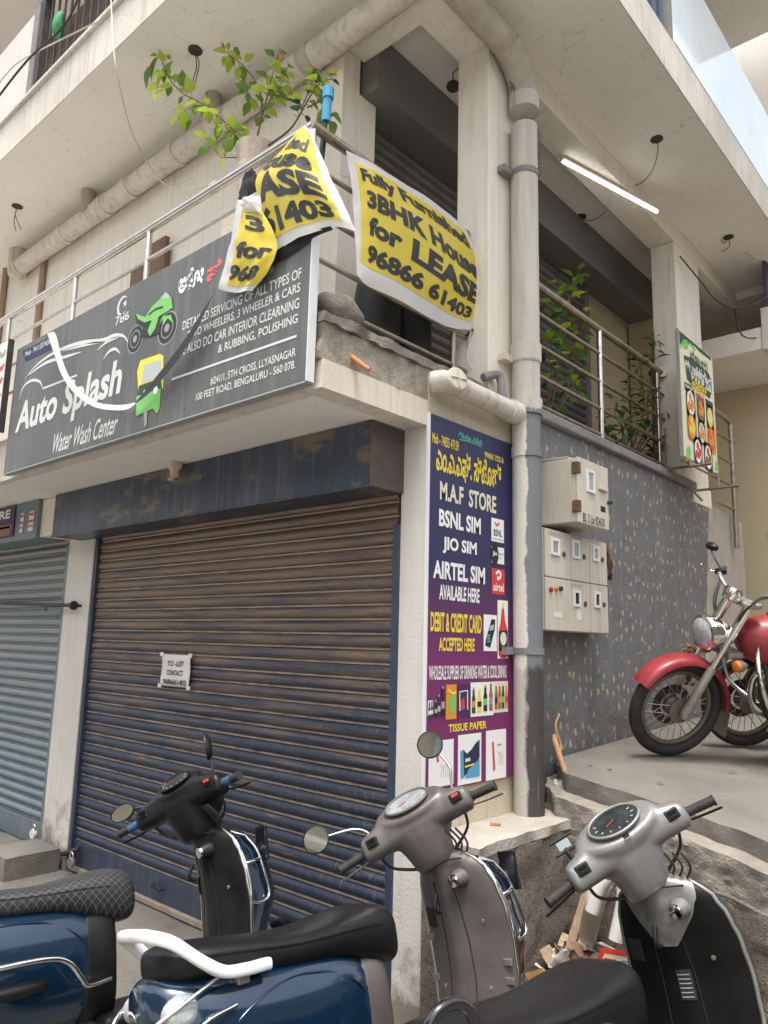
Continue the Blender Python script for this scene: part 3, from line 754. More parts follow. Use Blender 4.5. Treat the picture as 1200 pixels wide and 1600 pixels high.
sub(rl, MB().box(-3.33, 0.6, -0.80, -0.745, 6.50, 6.55), 'top_rail', 'iron_dark')
sub(rl, MB().box(-3.33, -3.27, -0.80, -0.745, 5.641, 6.5), 'end_post', 'iron_dark')
gl = bpy.data.objects.new('balustrade_panel', None); col.objects.link(gl); gl.parent = B; gl.matrix_parent_inverse = Matrix.Translation(-Vector(B.location)); gl.location = (0.6, 3, 5.6)
sub(gl, MB().box(0.625, 0.64, 1.78, 5.1, 5.62, 6.47), 'pane', 'pale_blue_panel')
sub(gl, MB().box(0.60, 0.655, 1.78, 5.1, 5.582, 5.618), 'channel', 'steel_dull', bevel=0.004)
sub(gl, MB().box(0.605, 0.65, 1.70, 1.775, 5.582, 6.5), 'post', 'coping_grey', bevel=0.004)
for yy in (1.30, 1.45, 1.58):
    sub(gl, MB().box(0.60, 0.64, yy, yy + 0.06, 5.582, 6.5), 'bar', 'corrugated')

# balcony railing, stainless steel
ra = bpy.data.objects.new('steel_railing', None); col.objects.link(ra); ra.parent = B; ra.matrix_parent_inverse = Matrix.Translation(-Vector(B.location)); ra.location = (-0.15, -0.70, 2.95)
RZ = 3.92
RA, RX = -0.705, -0.15
sub(ra, MB().tube([(-9, RA, RZ), (RX + 0.01, RA, RZ)], 0.026, 12), 'handrail', 'steel', smooth=60)
sub(ra, MB().tube([(RX, RA - 0.015, RZ), (RX, 0.52, RZ)], 0.026, 12), 'handrail', 'steel_dull', smooth=60)
for z in (3.72, 3.50, 3.28):
    sub(ra, MB().tube([(-9, RA, z), (RX, RA, z)], 0.0125, 8), 'rail', 'steel', smooth=60)
for z in (3.72, 3.50, 3.28, 3.08):
    sub(ra, MB().tube([(RX, RA, z), (RX, 0.52, z)], 0.0125, 8), 'rail', 'steel_dull', smooth=60)
for x in (-0.15, -1.55, -2.45, -3.5, -4.6):
    sub(ra, MB().tube([(x, RA, 2.9), (x, RA, RZ)], 0.017, 8), 'post', 'steel', smooth=60)
sub(ra, MB().tube([(RX, 0.40, 2.93), (RX, 0.40, RZ)], 0.017, 8), 'post', 'steel_dull', smooth=60)
rb = bpy.data.objects.new('steel_railing', None); col.objects.link(rb); rb.parent = B; rb.matrix_parent_inverse = Matrix.Translation(-Vector(B.location)); rb.location = (-0.12, 2.0, 2.96)
sub(rb, MB().tube([(RX, 0.8, RZ - 0.005), (RX, 3.40, RZ - 0.005)], 0.026, 12), 'handrail', 'steel_dull', smooth=60)
sub(rb, MB().tube([(RX + 0.02, 3.38, RZ - 0.005), (RX - 0.02, 3.44, RZ - 0.005)], 0.045, 14), 'flange', 'steel_dull', smooth=40)
for z in (3.72, 3.50, 3.29, 3.09):
    sub(rb, MB().tube([(RX, 0.8, z), (RX, 3.46, z)], 0.0135, 8), 'rail', 'steel_dull', smooth=60)
for y in (2.22, 3.30):
    sub(rb, MB().tube([(RX, y, 2.93), (RX, y, RZ)], 0.02, 8), 'post', 'steel', smooth=60)

# forecourt end: sloping cement stub beside the flecked wall and the yard wall behind
mb = MB()
a, b, c_, d = onX(1108, 785, 0.0), onX(1160, 818, 0.0), onX(1166, 905, 0.0), onX(1090, 870, 0.0)
P4 = [a, b, c_ + Vector((0, 0, -1.3)), d + Vector((0, 0, -1.3))]
mb.add(P4 + [q + Vector((-0.2, 0, 0)) for q in P4], [(0, 1, 2, 3), (7, 6, 5, 4), (0, 4, 5, 1), (1, 5, 6, 2), (2, 6, 7, 3), (3, 7, 4, 0)])
st = mb.build('cement_stub_wall', 'ledge_top', bevel=0.015, label='sloping bare cement stub wall at the end of the flecked wall', cat='wall')

N = thing('yellow_building', 'pale yellow building behind the far pillar with a balcony overhead', 'building', loc=(0, 6, GZ))
def NX(name, m, *a, bevel=0.006): return W(MB().box(*a), name, m, N, bevel=bevel)
NX('wall', 'wall_far', -4, 2.4, 5.70, 6.0, GZ, 5.6)
NX('balcony', 'soffit', -3, 0.36, 4.62, 5.69, 4.40, 4.62)
NX('balcony_edge', 'pillar_white', 0.361, 0.46, 4.60, 5.69, 4.38, 4.80)
NX('balcony', 'soffit', -3, 0.30, 5.16, 5.69, 5.20, 5.45)
mb = MB()
for k in range(14): mb.box(0.40 + 0.02 * (k % 2), 0.43 + 0.02 * (k % 2), 4.62 + k * 0.075, 4.62 + (k + 1) * 0.075, 4.805, 5.5)
W(mb, 'corrugated_sheet', 'corrugated', N)
NX('switch_plate', 'paper', 0.02, 0.12, 5.688, 5.699, 2.75, 2.84, bevel=0.003)
NX('wall', 'pillar_white', -2, 0.55, 5.72, 6.2, 5.7, 9.0)
yr = bpy.data.objects.new('stair_railing', None); col.objects.link(yr); yr.parent = N; yr.matrix_parent_inverse = Matrix.Translation(-Vector(N.location)); yr.location = (0, 4.3, 2.8)
YX = 0.05
sub(yr, MB().tube(spline([(YX, 4.06, 3.72), (YX, 4.45, 3.72), (YX, 4.52, 3.70), (YX, 4.54, 3.62), (YX, 4.54, 2.5)], 5), 0.024, 8), 'handrail', 'steel_dull', smooth=60)
for z in (3.52, 3.3, 3.08, 2.86):
    sub(yr, MB().tube([(YX, 4.06, z), (YX, 4.62, z)], 0.012, 6), 'rail', 'steel_dull', smooth=60)
# ------------------------------------------------------------------ print helpers: flat shapes on a sign's face
class Face:
    """a sign's face: X-plane (seen along B) or Y-plane (seen along A)"""
    def __init__(s, parent, kind, v): s.p = parent; s.k = kind; s.v = v; s.n = 0
    def pt(s, px, lift=0.0):
        if s.k == 'X':
            q = onX(px[0], px[1], s.v); return Vector((s.v + lift, q.y, q.z))
        q = onY(px[0], px[1], s.v); return Vector((q.x, s.v - lift, q.z))
    def uv(s, px):
        q = s.pt(px); return (q.y, q.z) if s.k == 'X' else (q.x, q.z)
    def at(s, u, z, lift): return Vector((s.v + lift, u, z)) if s.k == 'X' else Vector((u, s.v - lift, z))
    def text(s, body, m, lb, rt_, lift=0.0012, h=None, **k):
        u0, z0 = s.uv(lb); u1, z1 = s.uv(rt_)
        if h: zc = (z0 + z1) / 2; z0, z1 = zc - h / 2, zc + h / 2
        return lettering(s.p, body, m, (s.at(u0, z0, lift), s.at(u1, z0, lift), s.at(u0, z1, lift)), 0, **k)
    def rect(s, m, lt, rb, lift=0.0012, name='print'):
        u0, z1 = s.uv(lt); u1, z0 = s.uv(rb)
        return s.poly_uv([(u0, z0), (u1, z0), (u1, z1), (u0, z1)], m, lift, name)
    def poly_uv(s, pts, m, lift=0.0012, name='print'):
        mb = MB(); mb.add([s.at(u, z, lift) for u, z in pts], [tuple(range(len(pts)))])
        o = mb.build(name, m, s.p); return local(s.p, o)
    def poly(s, pts, m, lift=0.0012, name='print'): return s.poly_uv([s.uv(q) for q in pts], m, lift, name)
    def disc(s, m, c, r, lift=0.0012, name='print', r2=None, n=20):
        u, z = s.uv(c) if not isinstance(c, Vector) else (c.x, c.y)
        return s.poly_uv([(u + r * math.cos(2 * PI * i / n), z + (r2 or r) * math.sin(2 * PI * i / n)) for i in range(n)], m, lift, name)
    def stroke(s, pts, wid, m, lift=0.0012, name='print', px=True, k=5, taper=False):
        q = [s.uv(a) if px else a for a in pts]
        c = spline([(a, b, 0) for a, b in q], k) if k else [Vector((a, b, 0)) for a, b in q]
        L = []; Rr = []
        for i, a in enumerate(c):
            t = (c[min(i + 1, len(c) - 1)] - c[max(i - 1, 0)]).normalized(); nn = Vector((-t.y, t.x, 0))
            f = math.sin(PI * (0.06 + 0.88 * i / (len(c) - 1))) if taper else 1
            L.append(s.at(a.x + nn.x * wid * f, a.y + nn.y * wid * f, lift)); Rr.append(s.at(a.x - nn.x * wid * f, a.y - nn.y * wid * f, lift))
        mb = MB(); mb.sheet([L, Rr]); return local(s.p, mb.build(name, m, s.p))
def C(ox, oy, s_):
    return lambda x, y: (ox + x / s_, oy + y / s_)

# ------------------------------------------------------------------ store sign on the pillar wall
T = thing('store_sign', 'tall blue to plum store sign advertising sim cards on the pillar wall', 'sign', loc=(0.01, 0.37, 0.885))
W(MB().box(0.004, 0.020, -0.006, 0.752, 0.886, 2.672), 'board', 'sign_blue_plum', T)
W(MB().box(0.003, 0.021, -0.016, -0.0065, 0.884, 2.674), 'edge_strip', 'sign_edge', T)
F = Face(T, 'X', 0.0205)
c = C(640, 640, 5)
F.text('Mob - 74835 47159', 'yellow_ink', c(175, 258), c(383, 250), bold=0.02)
F.text('Masha Allah', 'teal_ink', c(378, 212), c(565, 238), bold=0.025, shear=0.35)
F.stroke([c(385, 232), c(470, 252), c(560, 290)], 0.003, 'teal_ink')
F.text('99865 75216', 'yellow_ink', c(585, 372), c(732, 378), bold=0.02)
F.text('ಎಂ.ಎ.ಎಫ್. ಸ್ಟೋರ್', 'yellow_ink', c(205, 505), c(715, 428), bold=0.03)
F.text('M.A.F  STORE', 'cream_ink', c(235, 702), c(675, 680), bold=0.03)
F.text('BSNL SIM', 'white_ink', c(228, 908), c(555, 850), bold=0.035)
F.text('JIO SIM', 'white_ink', c(258, 1120), c(523, 1040), bold=0.035)
F.text('AIRTEL SIM', 'white_ink', c(182, 1315), c(588, 1235), bold=0.035)
F.text('AVAILABLE HERE', 'white_ink', c(230, 1482), c(545, 1402), bold=0.03)
F.rect('white_ink', c(637, 842), c(735, 1045))
F.text('BSNL', 'navy_ink', c(655, 985), c(720, 945), 0.002, bold=0.02)
F.stroke([c(665, 880), c(680, 905), c(697, 885)], 0.006, 'red_ink', 0.002)
F.stroke([c(645, 1005), c(730, 1025)], 0.002, 'grey_ink', 0.002)
F.rect('white_ink', c(638, 1064), c(737, 1212))
F.disc('black_ink', c(663, 1130), 0.036, 0.002, r2=0.062)
F.text('Jio', 'white_ink', c(646, 1145), c(682, 1110), 0.0028, bold=0.03)
F.text('DIGITAL', 'grey_ink', c(693, 1135), c(732, 1125), 0.002, bold=0.02)
F.text('LIFE', 'grey_ink', c(693, 1165), c(715, 1158), 0.002, bold=0.02)
F.rect('red_ink', c(640, 1236), c(740, 1450))
F.stroke([c(672, 1285), c(690, 1265), c(708, 1280), c(706, 1310), c(686, 1325), c(690, 1302)], 0.007, 'white_ink', 0.002)
F.text('airtel', 'white_ink', c(652, 1415), c(733, 1360), 0.002, bold=0.02)
c = C(640, 930, 4.705)
F.text('DEBIT & CREDIT CARD', 'yellow_ink', c(152, 266), c(528, 148), bold=0.03)
F.text('ACCEPTED HERE', 'yellow_ink', c(213, 411), c(477, 318), bold=0.03)
F.text('WHOLESALE SUPPLIER OF DRINKING WATER & COOL DRINKS', 'white_ink', c(140, 625), c(710, 514), bold=0.02)
F.text('TISSUE PAPER', 'yellow_ink', c(285, 1010), c(565, 922), bold=0.03)
F.rect('white_ink', c(543, 140), c(640, 412))
F.poly([c(600, 175), c(628, 180), c(622, 260), c(590, 388), c(553, 370), c(560, 320)], 'black_ink', 0.002)
F.poly([c(588, 225), c(618, 215), c(612, 255), c(583, 262)], 'glass_ink', 0.0026)
for k in range(3): F.poly([c(565 + 2 * k, 290 + 22 * k), c(590, 290 + 22 * k), c(588, 303 + 22 * k), c(565 + 2 * k, 303 + 22 * k)], 'teal_ink', 0.0026)
F.rect('white_ink', c(645, 34), c(722, 466))
F.poly([c(675, 100), c(692, 98), c(700, 190), c(718, 260), c(720, 440), c(700, 462), c(668, 462), c(652, 440), c(652, 270), c(668, 190)], 'red_ink', 0.002)
F.poly([c(653, 262), c(718, 258), c(719, 408), c(653, 410)], 'black_ink', 0.0026)
F.disc('cream_ink', c(686, 320), 0.03, 0.0032, r2=0.035)
F.poly([c(678, 60), c(690, 58), c(692, 98), c(676, 100)], 'yellow_ink', 0.002)
def bottle(c, x, y0, y1, w_, m, m2, cap, lift=0.0026):
    F.poly([c(x - w_ * .28, y0), c(x + w_ * .28, y0), c(x + w_ * .3, y0 + (y1 - y0) * .22), c(x + w_ * .5, y0 + (y1 - y0) * .38), c(x + w_ * .5, y1), c(x - w_ * .5, y1), c(x - w_ * .5, y0 + (y1 - y0) * .4), c(x - w_ * .3, y0 + (y1 - y0) * .24)], m, lift)
    F.poly([c(x - w_ * .5, y0 + (y1 - y0) * .5), c(x + w_ * .5, y0 + (y1 - y0) * .48), c(x + w_ * .5, y0 + (y1 - y0) * .74), c(x - w_ * .5, y0 + (y1 - y0) * .76)], m2, lift + 0.0006)
    F.poly([c(x - w_ * .26, y0 - 12), c(x + w_ * .26, y0 - 12), c(x + w_ * .26, y0 + 8), c(x - w_ * .26, y0 + 8)], cap, lift + 0.0006)
F.rect('white_ink', c(133, 775), c(170, 885))
bottle(c, 143, 795, 905, 15, 'darkgreen_ink', 'white_ink', 'darkgreen_ink'); bottle(c, 161, 790, 900, 15, 'darkgreen_ink', 'white_ink', 'darkgreen_ink')
bottle(c, 190, 780, 895, 18, 'black_ink', 'glass_ink', 'grey_ink', 0.002); bottle(c, 212, 740, 893, 20, 'darkgreen_ink', 'glass_ink', 'grey_ink', 0.003); bottle(c, 240, 680, 885, 26, 'black_ink', 'grey_ink', 'grey_ink', 0.004)
F.rect('orange_ink', c(267, 658), c(345, 908))
F.poly([c(285, 790), c(310, 720), c(335, 700), c(338, 800), c(325, 870), c(300, 870)], 'green_ink', 0.002)
F.stroke([c(280, 690), c(310, 720), c(340, 712)], 0.006, 'yellow_ink', 0.0026)
F.rect('plum_ink', c(345, 652), c(445, 888))
F.stroke([c(368, 850), c(366, 710), c(424, 700), c(424, 840)], 0.004, 'white_ink', 0.002, k=0)
F.poly([c(375, 780), c(400, 750), c(405, 830), c(378, 850)], 'red_ink', 0.002)
F.rect('white_ink', c(448, 642), c(615, 880))
bottle(c, 468, 690, 868, 26, 'darkgreen_ink', 'orange_ink', 'green_ink'); bottle(c, 510, 705, 858, 30, 'yellow_ink', 'black_ink', 'yellow_ink'); bottle(c, 554, 670, 853, 27, 'black_ink', 'green_ink', 'green_ink'); bottle(c, 595, 660, 848, 26, 'brown_ink', 'grey_ink', 'brown_ink')
F.rect('cream_ink', c(615, 634), c(722, 856))
for k, (m1, m2) in enumerate((('navy_ink', 'brown_ink'), ('orange_ink', 'brown_ink'), ('green_ink', 'darkgreen_ink'), ('red_ink', 'orange_ink'))):
    bottle(c, 634 + 25 * k, 660, 840 - 4 * k, 20, m2, m1, 'cream_ink')
F.rect('white_ink', c(140, 1078), c(320, 1388)); F.rect('white_ink', c(355, 1030), c(525, 1366)); F.rect('white_ink', c(560, 998), c(708, 1336))
F.poly([c(190, 1150), c(207, 1145), c(215, 1225), c(198, 1228)], 'red_ink', 0.002)
for k in range(5): F.stroke([c(225 + 14 * k, 1240), c(235 + 14 * k, 1290 + 10 * (k % 3)), c(222 + 16 * k, 1340)], 0.0012, 'grey_ink', 0.002)
F.poly([c(370, 1150), c(392, 1135), c(400, 1340), c(372, 1355)], 'cyan_ink', 0.002)
F.poly([c(392, 1135), c(420, 1165), c(455, 1130), c(480, 1090), c(512, 1060), c(512, 1190), c(460, 1290), c(398, 1330)], 'navy_ink', 0.0024)
F.poly([c(430, 1280), c(470, 1240), c(512, 1200), c(512, 1330), c(405, 1345)], 'cyan_ink', 0.003)
F.stroke([c(405, 1215), c(442, 1205)], 0.008, 'faded_ink', 0.0036)
F.stroke([c(402, 1262), c(470, 1240)], 0.004, 'yellow_ink', 0.0036)
F.poly([c(603, 1080), c(617, 1076), c(628, 1280), c(612, 1298)], 'red_ink', 0.002)
F.text('ORA', 'red_ink', c(641, 1108), c(676, 1088), 0.002, bold=0.04)
for k in range(4): F.stroke([c(645 + 10 * k, 1150), c(660 + 8 * k, 1190 + 10 * (k % 2)), c(640 + 14 * k, 1250)], 0.0012, 'grey_ink', 0.002)

# ------------------------------------------------------------------ grey car-wash sign on the balcony front
T = thing('car_wash_sign', 'long dark grey car wash sign hung on the balcony front', 'sign', loc=(-1.5, -0.77, 2.63))
W(MB().box(-3.07, -0.028, -0.79, -0.75, 2.628, 3.525), 'board', 'sign_grey', T, bevel=0.004)
W(MB().box(-0.0275, -0.022, -0.793, -0.748, 2.626, 3.527), 'edge_strip', 'sign_edge', T)
W(MB().box(-3.07, -0.028, -0.793, -0.748, 2.618, 2.627), 'edge_strip', 'grey_ink', T)
F = Face(T, 'Y', -0.7905)
c = C(0, 380, 2.4)
F.text('Auto Splash', 'faded_ink', c(55, 722), c(462, 455), h=0.275, bold=0.03, shear=0.12)
F.text('Water Wash Center', 'faded_ink', c(200, 768), c(444, 655), h=0.125, bold=0.012, shear=0.4)
F.text('786', 'faded_ink', c(433, 300), c(486, 262), h=0.055, bold=0.02)
u, z = F.uv(c(462, 235))
F.stroke([(u + 0.055 * math.cos(a), z + 0.055 * math.sin(a)) for a in [0.9 + 0.45 * i for i in range(11)]], 0.012, 'faded_ink', px=False, taper=True)
u += 0.022; F.poly_uv([(u + (0.026 if i % 2 == 0 else 0.011) * math.sin(PI * i / 5), z + 0.008 + (0.026 if i % 2 == 0 else 0.011) * math.cos(PI * i / 5)) for i in range(10)], 'faded_ink')
F.text('DETAILED SERVICING OF ALL TYPES OF', 'faded_ink', c(685, 316), c(1132, 103), h=0.05, bold=0.015)
F.text('TWO WHEELERS, 3 WHEELER & CARS', 'faded_ink', c(703, 352), c(1127, 163), h=0.05, bold=0.015)
F.text('WE ALSO DO CAR INTERIOR CLEARNING', 'faded_ink', c(665, 412), c(1123, 222), h=0.05, bold=0.015)
F.text('& RUBBING, POLISHING', 'faded_ink', c(818, 406), c(1118, 277), h=0.05, bold=0.015)
F.stroke([c(645, 511), c(1113, 348)], 0.006, 'faded_ink', k=0)
F.text('#241/1, 5TH CROSS, LLYASNAGAR', 'faded_ink', c(790, 522), c(1110, 407), h=0.044, bold=0.015)
F.text('100 FEET ROAD, BENGALURU - 560 078.', 'faded_ink', c(735, 580), c(1108, 455), h=0.044, bold=0.015)
F.poly([c(85, 405), c(190, 350), c(200, 395), c(95, 445)], 'navy_ink', 0.0008)
F.text('Mob  7411337436', 'faded_ink', c(95, 420), c(190, 364), 0.0016, h=0.04, bold=0.01)
F.text('ಆಟೋ', 'white_ink', c(668, 196), c(768, 66), bold=0.05)
F.text('ಸ', 'pink_ink', c(775, 152), c(835, 50), bold=0.06)
F.text('3', 'grey_ink', c(985, 128), c(1030, 82), bold=0.04)
WH = 0.010
F.stroke([c(72, 588), c(88, 540), c(120, 515), c(150, 520), c(162, 548)], WH, 'faded_ink', taper=True)
F.stroke([c(160, 546), c(290, 495)], WH * 0.7, 'faded_ink', k=0)
F.stroke([c(95, 508), c(140, 455), c(215, 405), c(300, 375), c(385, 364), c(432, 345), c(466, 350), c(484, 378)], WH * 1.3, 'faded_ink', taper=True)
F.stroke([c(98, 502), c(170, 450), c(240, 428), c(305, 408)], WH * 1.2, 'faded_ink', taper=True)
F.stroke([c(388, 436), c(408, 408), c(433, 397), c(452, 414)], WH, 'faded_ink', taper=True)
F.stroke([c(365, 402), c(400, 372), c(448, 352)], WH * 0.8, 'faded_ink', taper=True)
F.stroke([c(235, 405), c(330, 380), c(400, 368)], WH * 0.8, 'faded_ink', taper=True)
def wheel(p, r):
    F.disc('grey_ink', p, r, 0.001); F.disc('black_ink', p, r * 0.9, 0.0016); F.disc('grey_ink', p, r * 0.62, 0.0022); F.disc('black_ink', p, r * 0.54, 0.0028); F.disc('grey_ink', p, r * 0.25, 0.0034)
wheel(c(508, 360), 0.085); wheel(c(628, 318), 0.095)
F.poly([c(508, 268), c(540, 280), c(560, 300), c(600, 285), c(605, 335), c(560, 352), c(525, 350), c(540, 318), c(515, 300)], 'black_ink', 0.004)
F.poly([c(512, 265), c(548, 278), c(572, 240), c(600, 212), c(626, 184), c(645, 205), c(650, 243), c(622, 262), c(598, 276), c(585, 320), c(565, 350), c(556, 330), c(572, 290), c(545, 298), c(520, 285)], 'green_ink', 0.0046)
F.poly([c(612, 275), c(645, 270), c(650, 300), c(632, 282), c(615, 310)], 'green_ink', 0.0052)
F.poly([c(607, 205), c(624, 184), c(640, 200), c(628, 212)], 'glass_ink', 0.0052)
F.stroke([c(560, 270), c(585, 250), c(615, 240)], 0.006, 'black_ink', 0.0052)
F.poly([c(527, 440), c(600, 415), c(613, 422), c(612, 545), c(520, 570), c(515, 480)], 'yellow_ink', 0.001)
F.poly([c(540, 458), c(606, 434), c(604, 500), c(530, 528)], 'glass_ink', 0.0016)
F.poly([c(522, 535), c(606, 505), c(608, 545), c(518, 572)], 'darkgreen_ink', 0.0022)
F.poly([c(513, 575), c(605, 545), c(600, 620), c(590, 640), c(575, 620), c(530, 640), c(512, 650)], 'green_ink', 0.0028)
F.disc('white_ink', c(545, 565), 0.022, 0.0034); F.disc('white_ink', c(585, 552), 0.022, 0.0034)
F.poly([c(540, 620), c(556, 615), c(552, 685), c(543, 690)], 'grey_ink', 0.0034)
# neighbour's white board at the left edge of the frame
T = thing('white_board', 'white shop board with red print at the far left of the railing', 'sign', loc=(-3.6, -0.80, 2.95))
W(MB().box(-4.4, -3.135, -0.83, -0.80, 2.93, 3.60), 'board', 'paper', T, bevel=0.003)
W(MB().box(-3.134, -3.122, -0.835, -0.795, 2.925, 3.605), 'frame', 'iron_dark', T)
F = Face(T, 'Y', -0.8305)
for k, zz in enumerate((3.52, 3.42, 3.32, 3.2, 3.1)):
    F.stroke([(-3.5, zz), (-3.32, zz + 0.03), (-3.22, zz - 0.02), (-3.17, zz + 0.01)], 0.016, 'red_ink' if k else 'grey_ink', px=False)
F.poly_uv([(-3.4, 2.94), (-3.15, 2.94), (-3.17, 3.02), (-3.3, 3.0)], 'orange_ink')

# ------------------------------------------------------------------ TO-LET sheet taped to the shutter
T = thing('to_let_notice', 'small white to-let notice taped to the navy shutter', 'notice', loc=(-2.1, 0.02, 1.24))
mb = MB(); a, b = onY(256, 1022, 0.03), onY(297, 1075, 0.03)
x0, x1, z1, z0 = a.x, b.x, a.z, b.z
mb.sheet([[(x0 + (x1 - x0) * i / 8, 0.020 - 0.003 * math.sin(i * 0.9 + j), z0 + (z1 - z0) * j / 8) for i in range(9)] for j in range(9)], 0.0006)
W(mb, 'sheet', 'paper', T, smooth=180)
F = Face(T, 'Y', 0.0155)
for k, s_ in enumerate(('TO -LET', 'CONTACT', '9686661403')):
    zt = z1 - 0.04 - 0.058 * k; u0 = x0 + (0.07 if k < 2 else 0.035)
    lettering(T, s_, 'black_ink', (F.at(u0, zt - 0.034, 0), F.at(x1 - (0.07 if k < 2 else 0.03), zt - 0.034, 0), F.at(u0, zt, 0)), 0, bold=0.02)
for q in ((x0, z1), (x1, z1), (x0, z0), (x1, z0)):
    W(MB().box(q[0] - 0.02, q[0] + 0.02, 0.0145, 0.0158, q[1] - 0.012, q[1] + 0.012), 'tape', 'white_plastic', T)

# ------------------------------------------------------------------ hotel board on the far pillar
T = thing('hotel_board', 'cream and green hotel board with food pictures on an iron bracket', 'sign', loc=(0.19, 3.2, 3.0))
HX = 0.20
W(MB().box(HX - 0.022, HX, 2.88, 3.65, 3.02, 4.045), 'board', 'cream_ink', T, bevel=0.003)
W(MB().box(HX - 0.024, HX + 0.002, 2.868, 2.8795, 3.015, 4.05), 'edge_strip', 'grey_ink', T)
F = Face(T, 'X', HX + 0.0005)
c = C(1020, 480, 5)
F.poly([c(203, 180), c(452, 392), c(456, 420), c(360, 345), c(330, 310), c(240, 250), c(210, 300)], 'darkgreen_ink')
F.stroke([c(215, 315), c(245, 262), c(290, 285), c(330, 335)], 0.008, 'green_ink', 0.002)
F.poly([c(235, 270), c(285, 270), c(270, 330), c(240, 320)], 'green_ink', 0.002)
F.text('ಮನೆ ಊಟ ಲಭ್ಯ', 'black_ink', c(290, 420), c(425, 430), 0.002, bold=0.02)
F.poly([c(240, 375), c(310, 400), c(350, 445), c(430, 510), c(455, 560), c(460, 660), c(445, 715), c(400, 680), c(330, 640), c(265, 560), c(255, 470)], 'darkgreen_ink', 0.0015)
F.text('ಶ್ರೀ', 'white_ink', c(248, 478), c(288, 425), 0.0024, bold=0.03)
F.text('ಮಲ್ಲಿಕಾರ್ಜುನ', 'white_ink', c(300, 560), c(448, 535), 0.0024, bold=0.03)
F.text('ಹೋಟೆಲ್', 'yellow_ink', c(300, 630), c(415, 612), 0.0024, bold=0.03)
F.poly([c(245, 580), c(318, 620), c(320, 680), c(248, 640)], 'darkgreen_ink'); F.poly([c(410, 712), c(468, 750), c(470, 800), c(413, 765)], 'darkgreen_ink')
F.text('ಇಡ್ಲಿ', 'white_ink', c(252, 625), c(310, 630), 0.002, bold=0.02)
F.text('ಸ್ಪೆಷಲ್', 'pink_ink', c(332, 705), c(402, 705), 0.002, bold=0.04)
tiles = [((255, 660), (335, 835), 'darkgreen_ink', 'white_ink', 'orange_ink'), ((340, 715), (408, 885), 'darkgreen_ink', 'brown_ink', 'orange_ink'), ((414, 770), (478, 955), 'black_ink', 'yellow_ink', 'cream_ink'),
         ((264, 835), (345, 1025), 'brown_ink', 'orange_ink', 'yellow_ink'), ((350, 885), (415, 1075), 'darkgreen_ink', 'cream_ink', 'orange_ink'), ((420, 940), (495, 1120), 'orange_ink', 'red_ink', 'orange_ink'),
         ((315, 1030), (390, 1220), 'black_ink', 'white_ink', 'red_ink'), ((396, 1075), (470, 1270), 'black_ink', 'white_ink', 'brown_ink')]
for lt, rb_, m1, m2, m3 in tiles:
    u0, za = F.uv(c(*lt)); u1, zb = F.uv(c(*rb_)); zm = (za + zb) / 2; um = (u0 + u1) / 2; h = (u1 - u0) * 0.62; wd = (u1 - u0) / 2
    F.poly_uv([(um + wd * math.copysign(abs(math.cos(a)) ** 0.4, math.cos(a)), zm + h * math.copysign(abs(math.sin(a)) ** 0.4, math.sin(a))) for a in [2 * PI * i / 20 for i in range(20)]], m1, 0.0012, 'picture')
    F.disc(m2, Vector((um, zm, 0)), wd * 0.78, 0.002, r2=h * 0.8)
    for j in range(4):
        F.disc(m3, Vector((um + wd * 0.4 * math.cos(j * 1.7), zm + h * 0.4 * math.sin(j * 1.9), 0)), wd * 0.3, 0.0026 + j * 0.0004, r2=h * 0.3, n=9)
for pts in ([c(268, 1190), c(262, 1100), c(285, 1080), c(300, 1130), c(290, 1185)], [c(485, 1275), c(490, 1190), c(512, 1240), c(515, 1280)]): F.poly(pts, 'green_ink')
br = MB()
for a, b in (((0.0, 3.0, 2.96), (0.36, 3.0, 2.96)), ((0.0, 3.65, 2.90), (0.36, 3.65, 2.90)), ((0.18, 2.9, 2.99), (0.18, 3.72, 2.99)), ((0.03, 2.95, 3.0), (0.16, 3.35, 2.75)), ((0.2, 3.0, 2.96), (0.2, 3.0, 3.03)), ((0.2, 3.64, 2.9), (0.2, 3.64, 3.03)), ((0.02, 3.0, 2.96), (0.02, 3.0, 3.3))):
    br.tube([a, b], 0.011, 4)
W(br, 'bracket', 'steel_dull', T)

